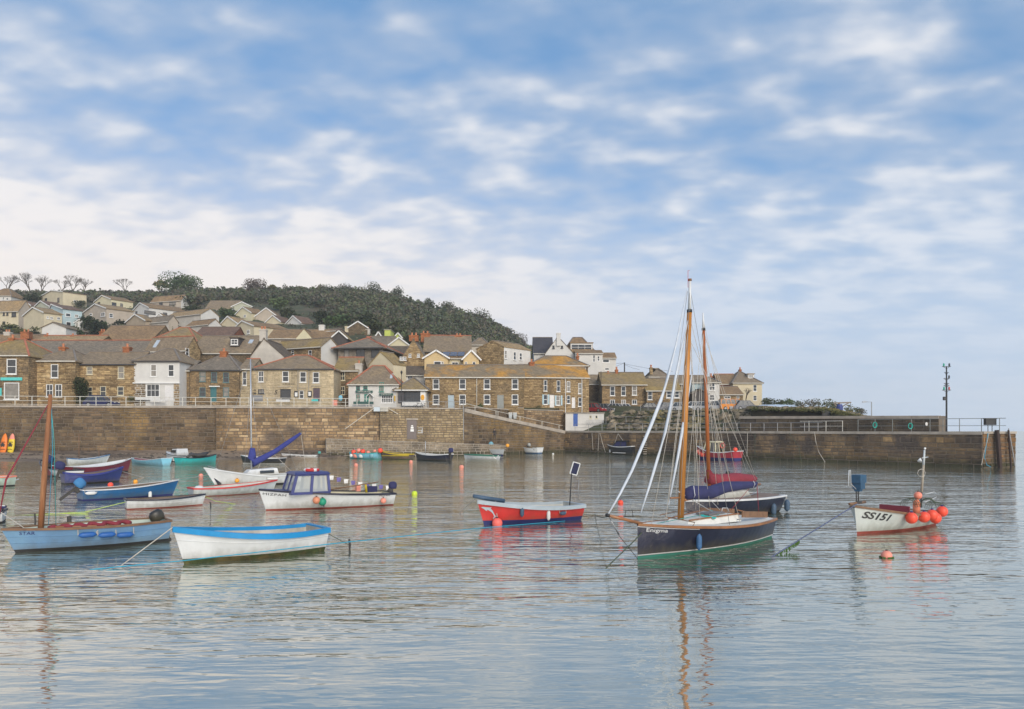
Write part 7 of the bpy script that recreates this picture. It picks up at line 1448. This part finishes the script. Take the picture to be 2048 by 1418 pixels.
for lb, px, Y, yaw, m in (('dark red car at the left end of the car park behind the white hut',1188,129,-35,cp_red),('grey car with a pale roof beside the dark red car',1212,130,-35,cp_gry),('silver car nose to the right, third from the left',1236,129.5,-30,cp_sil),('white car at the right end of the first car group',1256,131,-25,cp_wht),('black estate car parked below the wide white bay',1304,127,4,cp_blk),('dark grey car between the two furled sails',1338,125,12,cp_gry),('pale silver car just left of the thick wooden mast',1366,123,-20,cp_sil),('white car between the two wooden masts',1396,121,-22,cp_wht),('silver hatchback right of the white one between the masts',1414,120,-24,cp_sil),('silver car just left of the orange van',1440,117.5,-22,cp_sil)):
    car(lb, px, 820, Y, yaw, m)
car('orange van with side windows behind the second mast', 1462, 820, 117, 2, cp_org, L=3.7, H=1.75, van=True, name='parked_van', cat='van')
car('small grey car to the right of the orange van', 1494, 820, 116, 0, cp_gry)
c = car('navy car half hidden behind the street railing below the golden cottages', 203, 806, Yw(203)+3.2, 3, cp_blue); c.location.z = 6.58
# covered long boat on a trailer
p = at(1556, 816, 114); root = empty('covered_gig', (p.x, p.y, 6.5), radians(-8), 'long slim boat under a pale blue cover beyond the orange van', 'boat')
q = MB(); L_ = []; prof = [(-.45,0),(-.42,.35),(0,.62),(.42,.35),(.45,0)]
for t, s in ((-3.6,.5),(-2.4,.95),(0,1),(2.2,.85),(3.6,.12)): L_.append([(t, y*s*1.3, .25+z*s*1.1) for y, z in prof])
q.v = [v for r in L_ for v in r]
for k in range(4):
    for i in range(4): q.f.append((k*5+i, k*5+i+1, (k+1)*5+i+1, (k+1)*5+i)[::-1]); q.mi.append(0)
q.build('cover', mat('pale_blue_cover', (.42,.50,.60), .7, .08, 2), root); q = MB(); q.box((-2.8,-.4,0),(2.5,.4,.3)); q.build('cradle', m_chain, root); q = MB(); q.box((-4.2,-.62,.2),(-1.6,.62,.75)); q.build('dark_window_band', m_carglass, root)
# ================================================================ PIER FURNITURE
p = at(1893, 862, 76.5); root = empty('light_mast', (p.x, p.y, 3.4), 0, 'tall dark navigation light mast on the pier head', 'light mast')
ht = at(1893, 733, 76.5).z-3.4; q = MB(); q.tube([(0,0,0),(0,0,ht*.58),(0,0,ht)], [.09,.085,.06], 8); q.build('pole', m_dark, root)
zz = lambda py: at(1893, py, 76.5).z-3.4
m_greenl = mat('green_lens', (.0,.35,.22), .3, .05, 3); m_redl = mat('red_lens', (.5,.03,.02), .3, .05, 3)
for py, w in ((733,.45),(745,.22),(757,.3),(767,.25),(771,.28),(780,.45)): q = MB(); q.bar((-w,0,zz(py)),(w,0,zz(py)),.05); q.bar((-w*.8,0,zz(py)),(0,0,zz(py)-.22),.035); q.bar((w*.8,0,zz(py)),(0,0,zz(py)-.22),.035); q.build('cross_arm', m_dark, root)
for x, py, m in ((-.28,733,m_greenl),(.28,733,m_dark),(-.25,780,m_greenl),(.26,780,m_redl),(.26,757,m_dark)): q = MB(); q.lathe([(.07,0),(.08,.1),(.08,.22),(.04,.3)], 8); q.build('lamp', m, root, loc=(x,0,zz(py)+.03))
q = MB(); q.cbox((-.2,0,zz(797)),(.26,.2,.36)); q.build('control_box', m_dark, root)
p = at(1743, 862, 86); root = empty('lamp_post', (p.x, p.y, 3.4), 0, 'grey lamp post with a short arm to the left on the pier', 'lamp post'); h = at(1743,804,86).z-3.4; q = MB(); q.tube([(0,0,0),(0,0,h),(-.8,0,h+.03)], .055, 7); q.build('post', m_steel, root); q = MB(); q.box((-1.05,-.08,h-.05),(-.7,.08,h+.06)); q.build('lamp_head', m_steel, root)
p = at(1676, 840, 97); root = empty('davit_crane', (p.x, p.y, 3.6), 0, 'small quay crane with a timber jib and blue motor housing', 'crane')
a = lambda px, py: at(px, py, 97)-Vector((p.x, p.y, 3.6))
q = MB(); q.bar(a(1676,842), a(1678,806), .2); q.build('post', m_teakr, root); q = MB(); q.bar(a(1667,806), a(1702,805), .18); q.build('jib', mat('grey_timber', (.24,.20,.17), .85, .2, 4), root); q = MB(); q.bar(a(1671,821), a(1697,806), .12); q.bar(a(1668,807), a(1680,820), .12); q.build('brace', MATS['grey_timber'], root); q = MB(); q.lathe([(.3,0),(.42,.4),(.42,.9),(.3,1.2)], 10, tuple(a(1679,827))); q.build('motor_housing', mat('crane_blue', (.04,.06,.22), .6, .12, 4), root); q = MB(); q.tube([a(1701,806), a(1701,818)], .02, 4); q.build('hoist_line', m_chain, root)
p = at(1651, 862, 92); root = empty('notice_post', (p.x, p.y, 3.4), 0, 'black notice box on a post between the crane and the pier railing', 'sign'); h0, h1 = at(1651,841,92).z-3.4, at(1651,820,92).z-3.4
q = MB(); q.box((-.42,-.1,h0),(.42,.1,h1)); q.build('board', m_dark, root); q = MB(); q.bar((.1,0,0),(.1,0,h1+.1),.08); q.build('post', m_teakr, root); q = MB(); q.box((-.05,-.14,h0-1.0),(.35,-.1,h0-.4)); q.build('notice', m_white, root)
p = at(1980, 862, 72.3); root = empty('equipment_box', (p.x, p.y, 3.45), 0, 'black equipment box fixed to the railing at the pier head', 'box'); z0, z1 = at(1980,850,72).z-3.45, at(1980,838,72).z-3.45; q = MB(); q.box((-.5,-.2,z0),(.5,.2,z1)); q.build('box', m_dark, root); q = MB(); q.box((-.55,-.25,z1),(.55,.25,z1+.06)); q.build('lid', m_chain, root); q = MB(); q.bar((-.2,0,0),(-.2,0,z0),.05); q.bar((.2,0,0),(.2,0,z0),.05); q.build('leg', m_dark, root)
for px, py, w in ((1750,850,'larger teal rope coil'),(1821,852,'smaller teal rope coil')):
    p = at(px, py, Yw(px)+.3); q = MB(); [q.tube([(.22*cos(i*pi/6)*(1-.1*k), .03*k, .3*sin(i*pi/6)*(1-.05*k)) for i in range(13)], .035, 5, cap=False) for k in range(3)]; tag(q.build('rope_coil', mat('teal_rope', (.03,.38,.30), .8, .1, 5), None, loc=p), f'{w} hung on the pier railing', 'rope')
p = at(1853, 848, Yp(1853)-.12); q = MB(); q.lathe([(.13,-.02),(.13,.02)], 10); o = tag(q.build('round_plate', m_white, None, loc=p), 'small pale oval plate fixed to the dark sea parapet', 'plate'); o.rotation_euler = (pi/2,0,0); o.scale = (1,1.6,1)
# ropes hanging on the pier wall
def wallpt(px, py, off=.14): Y = Yw(px)-off; return at(px, py, Y)
for lb, L_, m in (('pale rope curving down the pier wall below the notice post', [(1629,864),(1632,885),(1638,905),(1650,924)], m_ropew),('dark rope hanging on the pier wall left of the pale curve', [(1578,866),(1590,882),(1598,892),(1600,910),(1604,926)], m_roped),('first pale rope down the pier wall by the black canopied boat', [(1184,866),(1186,900)], m_ropew),('second pale rope down the pier wall by the black canopied boat', [(1198,866),(1196,902)], m_ropew),('long pale rope slanting right on the pier wall by the black canopied boat', [(1200,866),(1206,890),(1211,905)], m_ropew),('rope looped from the pier edge to the black canopied boat', [(1236,867),(1230,885),(1222,900)], m_ropew),('second rope from the pier edge to the black canopied boat', [(1236,867),(1248,884)], m_ropew),('blue and pale rope hanging at the end of the pier', [(1978,866),(1974,885),(1968,905),(1963,930)], m_ropew),('looped blue rope hanging at the end of the pier', [(1976,866),(1972,895),(1969,915),(1974,930),(1982,934)], m_ropeb),('thin line down the middle of the pier wall', [(1495,866),(1494,912)], m_ropew),('dark hose down the pier wall right of the wooden masts', [(1510,866),(1510,914)], m_roped)):
    pts = [wallpt(x, y, .2) for x, y in L_]; b = pts[0]; q = MB(); q.tube([v-b for v in pts], .03, 5); tag(q.build('hanging_rope', m, None, loc=b), lb, 'rope')
# steps let into the pier
root = empty('pier_steps', wallpt(1290, 905, .1), 0, 'stone steps climbing the pier wall behind the furled sails', 'steps')
for i in range(9): a = wallpt(1286+i*0, 872+i*4.4, .35)-root.location; w = 1.9-i*.06; q = MB(); q.box((a.x,-.25,a.z-.08),(a.x+w,.1,a.z)); q.build('step', m_conc, root)
root = empty('iron_ladder', wallpt(1362, 900, .2), 0, 'iron ladder fixed to the pier wall by the wooden mast', 'ladder'); q = MB(); [q.bar((x,0,-1),(x,0,2.6),.05) for x in (-.2,.2)]; q.build('rail', m_chain, root); q = MB(); [q.bar((-.2,0,z*.3-.9),(.2,0,z*.3-.9),.035) for z in range(12)]; q.build('rungs', m_chain, root)
# stair handrail on the street wall
for lb, A_, B_ in (('handrail slanting down the harbour wall steps to the left', (747,817), (690,858)), ('short handrail slanting down to the right by the notice on the wall', (777,817), (796,828))):
    a, b = wallpt(*A_, .9), wallpt(*B_, .9); q = MB(); q.tube([Vector((0,0,0)), b-a], .04, 5); tag(q.build('handrail', m_cream, None, loc=a), lb, 'handrail')
p = wallpt(769, 817, 1.0); root = empty('notice_board', p, 0, 'pale notice panel and slatted board on top of the harbour wall', 'sign'); q = MB(); q.box((-1.45,-.05,-.38),(-.6,.05,.2)); q.build('panel', mat('pale_blue_panel', (.55,.62,.66), .6, .08, 3), root)
for k in range(3): q = MB(); q.box((-.55,-.05,-.38+k*.22),(.5,.05,-.22+k*.22)); q.build('slat', m_cream, root)
# street lamp by the inn
p = at(803, 812, YF(803)-4.5); root = empty('street_lamp', p, 0, 'black street lamp between the white inn and the oval sign building', 'street lamp'); h = at(803,742,p.y).z-p.z; q = MB(); q.tube([(0,0,0),(0,0,h*.3),(0,0,h*.9)], [.09,.055,.04], 8); q.build('post', m_dark, root); q = MB(); q.lathe([(.08,h*.9),(.17,h*.97),(.14,h*.985),(.03,h*1.02)], 8); q.build('lantern', m_dark, root)
# power pole with wires
p = at(1249, 746, 150); root = empty('power_pole', p-Vector((0,0,6)), 0, 'dark power pole with wires above the stone house roofs', 'pole'); h = at(1249,725,150).z-p.z+6; q = MB(); q.tube([(0,0,0),(0,0,h)], .12, 7); q.build('pole', m_dark, root)
for e, z in (((-3.0,2,h-.9),h-.1),((9,-3,h-2.0),h-.3),((2.0,-6,h-1.9),h-.4),((-9,8,h+.2),h-.1)): q = MB(); m_ = Vector((e[0]/2,e[1]/2,(e[2]+z)/2-.15)); q.tube([(0,0,z),m_,e], .025, 3); q.build('wire', m_dark, root)
for px, y0, y1, Y, lb in ((1202,845-18,742,131,'thin dark pole rising between the terrace and the stone house'),(1044,845,768,Yw(1044)+4.0,'slim dark pole against the middle of the terrace'),(927,880,800,Yw(927)-1.0,'thin pale pole standing at the corner of the pale squared wall')):
    a = at(px, y0, Y); h = at(px, y1, Y).z-a.z; q = MB(); q.tube([(0,0,0),(0,0,h)], .05, 6); tag(q.build('pole', m_dark if px != 927 else m_steel, None, loc=a), lb, 'pole')
# bins
for px, lb in ((1021,'white-grey wheelie bin left of its twin by the lilac shed'),(1030,'larger pale wheelie bin by the lilac shed')):
    p = at(px, 838, Yw(px)+3.4); root = empty('wheelie_bin', p, 0, lb, 'bin'); q = MB(); q.add([(-.22,-.22,0),(.22,-.22,0),(.22,.22,0),(-.22,.22,0),(-.28,-.28,.9),(.28,-.28,.9),(.28,.28,.9),(-.28,.28,.9)], [(0,3,2,1),(4,5,6,7),(0,1,5,4),(1,2,6,5),(2,3,7,6),(3,0,4,7)]); q.build('bin_body', m_bgrey, root); q = MB(); q.box((-.3,-.3,.9),(.3,.3,.97)); q.build('lid', m_white, root)
# bicycle
p = at(838, 818, Yw(838)+.6); p.z = 6.35; root = empty('bicycle', p, 0, 'dark bicycle leaning on the railing below the oval sign', 'bicycle')
for x in (-.52, .52): q = MB(); q.tube([(.33*cos(i*pi/8), 0, .33*sin(i*pi/8)) for i in range(17)], .03, 5, cap=False); [q.bar((0,0,0),(.32*cos(a),0,.32*sin(a)),.01) for a in [k*pi/4 for k in range(8)]]; q.build('wheel', m_dark, root, loc=(x,0,.34))
q = MB(); P_ = {'a':(-.52,0,.34),'b':(-.08,0,.3),'c':(-.2,0,.85),'d':(.38,0,.88),'e':(.52,0,.34)}
for s_ in ('ab','bc','ca','cd','bd','de'): q.tube([P_[s_[0]], P_[s_[1]]], .022, 5)
q.build('frame', m_chain, root); q = MB(); q.cbox((-.22,0,.93),(.26,.12,.06)); q.build('saddle', m_dark, root); q = MB(); q.tube([(.38,-.25,1.02),(.38,0,1.0),(.38,.25,1.02)], .02, 5); q.bar((.38,0,.88),(.38,0,1.0),.03); q.build('handlebar', m_dark, root)
# sheltered bits by the dark house
q = MB(); q.lathe([(.2,0),(.28,.25),(.26,.6),(.1,.75)], 10); tag(q.build('blue_bundle', m_bcyan, None, loc=at(681, 806, Yw(681)+1.2)+Vector((0,0,.3))), 'pale blue bundle behind the railing beside the granite building', 'bundle')
q = MB(); q.box((-.3,-.2,0),(.3,.2,.8)); tag(q.build('red_crate', m_buoyp, None, loc=at(670, 812, Yw(670)+.9)), 'faded red crate behind the street railing', 'crate')
# kayaks standing on the beach
for px, m, mt, lb in ((5, mat('orange_kayak', (.80,.20,.02), .45, .08, 3), None, 'bright orange kayak stood on end against the wall'), (20, mat('yellow_kayak', (.72,.52,.02), .45, .1, 3), m_buoyp, 'yellow kayak with a pinkish tip stood on end against the wall')):
    Y = Yw(px)-.9; p = at(px, 912, Y); h = at(px, 867, Y).z-p.z; root = empty('kayak', p, 0, lb, 'kayak'); rings = []; q = MB(); n = 12
    T_ = [0,.06,.18,.35,.55,.75,.9,.97,1]; Wk = [.08,.22,.36,.42,.42,.36,.24,.12,.03]
    for t, w in zip(T_, Wk): q.v += [(w*cos(2*pi*j/n), w*.5*sin(2*pi*j/n)+.5*t, t*h) for j in range(n)]
    for k in range(len(T_)-1):
        for j in range(n): q.f.append((k*n+j, k*n+(j+1)%n, (k+1)*n+(j+1)%n, (k+1)*n+j)); q.mi.append(1 if (mt and T_[k] >= .75) else 0)
    q.f.append(tuple(range(n))[::-1]); q.mi.append(0); q.build('hull', [m, mt or m], root, smooth=True)
    for z in (.3,.5,.62): q = MB(); q.bar((-.3,-.22+.5*z,z*h),(.3,-.22+.5*z,z*h),.05); q.build('strap', m_dark, root)
    q = MB(); q.lathe([(.2,-.02),(.24,.02),(.17,.03)], 10); o = q.build('cockpit', m_chain, root, loc=(0,-.2+.5*.47,.47*h)); o.rotation_euler = (pi/2,0,0); o.scale = (1,1.5,1)
# low dinghy hauled onto the beach beyond and scattered shore bits
mb = MB(); rg = random.Random(77)
for _ in range(500):
    px = rg.uniform(-60, 700); d = rg.choice([rg.gauss(3.3,.3), rg.gauss(6,.3), rg.uniform(.2,7)]); Y = Yw(px)+.3-d; x = (px-1024)*Y/F; r = rg.uniform(.04,.16); z = sand_z(max(0,d)); mb.add([(x-r*2,Y,z),(x+r*2,Y-r,z),(x+r,Y+r,z),(x-r,Y+r*.6,z+r*.7),(x+r*.6,Y,z+r*.7)], [(0,1,4,3),(1,2,4),(2,3,4),(0,3,2)])
tag(mb.build('seaweed_and_pebbles', mat('shore_debris', (.07,.055,.04), .9, .4, 3)), 'line of dark seaweed and pebbles along the beach', 'seaweed', kind='stuff')
# ================================================================ PERSON
Yp_ = Yw(988)-1.6; p = at(989, 897, Yp_); p.z = 2.05
me = bpy.data.meshes.new('body')
J = {'pel':(0,0,.95),'ch':(0,.0,1.28),'nk':(0,0,1.47),'hd':(0,-.01,1.60),'ht':(0,0,1.72),'hl':(-.10,0,.90),'kl':(-.11,-.02,.50),'al':(-.11,.02,.08),'tl':(-.12,-.16,.03),'hr':(.10,0,.90),'kr':(.11,-.03,.50),'ar':(.12,.03,.08),'tr':(.14,-.14,.03),
     'sl':(-.19,0,1.40),'el':(-.25,.02,1.13),'wl':(-.16,-.16,1.02),'sr':(.19,0,1.40),'er':(.27,.03,1.13),'wr':(.25,-.06,.88),'gl':(-.11,-.21,1.03),'gr':(.24,-.1,.80)}
R_ = {'pel':.155,'ch':.165,'nk':.065,'hd':.10,'ht':.07,'hl':.10,'kl':.065,'al':.045,'tl':.04,'hr':.10,'kr':.065,'ar':.045,'tr':.04,'sl':.075,'el':.055,'wl':.04,'sr':.075,'er':.055,'wr':.04,'gl':.04,'gr':.04}
E_ = ['pel-ch','ch-nk','nk-hd','hd-ht','pel-hl','hl-kl','kl-al','al-tl','pel-hr','hr-kr','kr-ar','ar-tr','ch-sl','sl-el','el-wl','wl-gl','ch-sr','sr-er','er-wr','wr-gr']
ks = list(J); me.from_pydata([J[k] for k in ks], [tuple(ks.index(a) for a in e.split('-')) for e in E_], [])
root = empty('person', p, radians(20), 'person in dark clothes standing on the ledge below the ramp wall', 'person')
o = place('body', me, root); sk_ = o.modifiers.new('skin', 'SKIN')
if not me.skin_vertices:
    bm_ = __import__('bmesh').new(); bm_.from_mesh(me); bm_.verts.layers.skin.verify(); bm_.to_mesh(me); bm_.free()
for i, k in enumerate(ks): me.skin_vertices[0].data[i].radius = (R_[k], R_[k]*.85); me.skin_vertices[0].data[i].use_root = (k == 'pel')
o.modifiers.new('smooth', 'SUBSURF').render_levels = 1
dg = bpy.context.evaluated_depsgraph_get(); dg.update(); m2 = bpy.data.meshes.new_from_object(o.evaluated_get(dg)); o.modifiers.clear(); o.data = m2; m2.materials.clear(); m2.materials.append(mat('dark_clothes', (.03,.028,.03), .9, .2, 6))
m2.materials.append(mat('skin', (.42,.26,.19), .6, .05, 6))
for f in m2.polygons:
    c = f.center; f.use_smooth = True; f.material_index = 1 if (1.50 < c.z < 1.66 and c.y < .02) or (c.z < 1.06 and c.y < -.17) or (c.z < .85 and c.x > .2) else 0
q = MB(); q.ball((0,.015,1.655), .115, 12, 8, .85); q.build('hat', m_dark, root, smooth=True); q = MB(); q.ball((0,-.105,1.59), .02, 6, 4); q.build('nose', MATS['skin'], root)
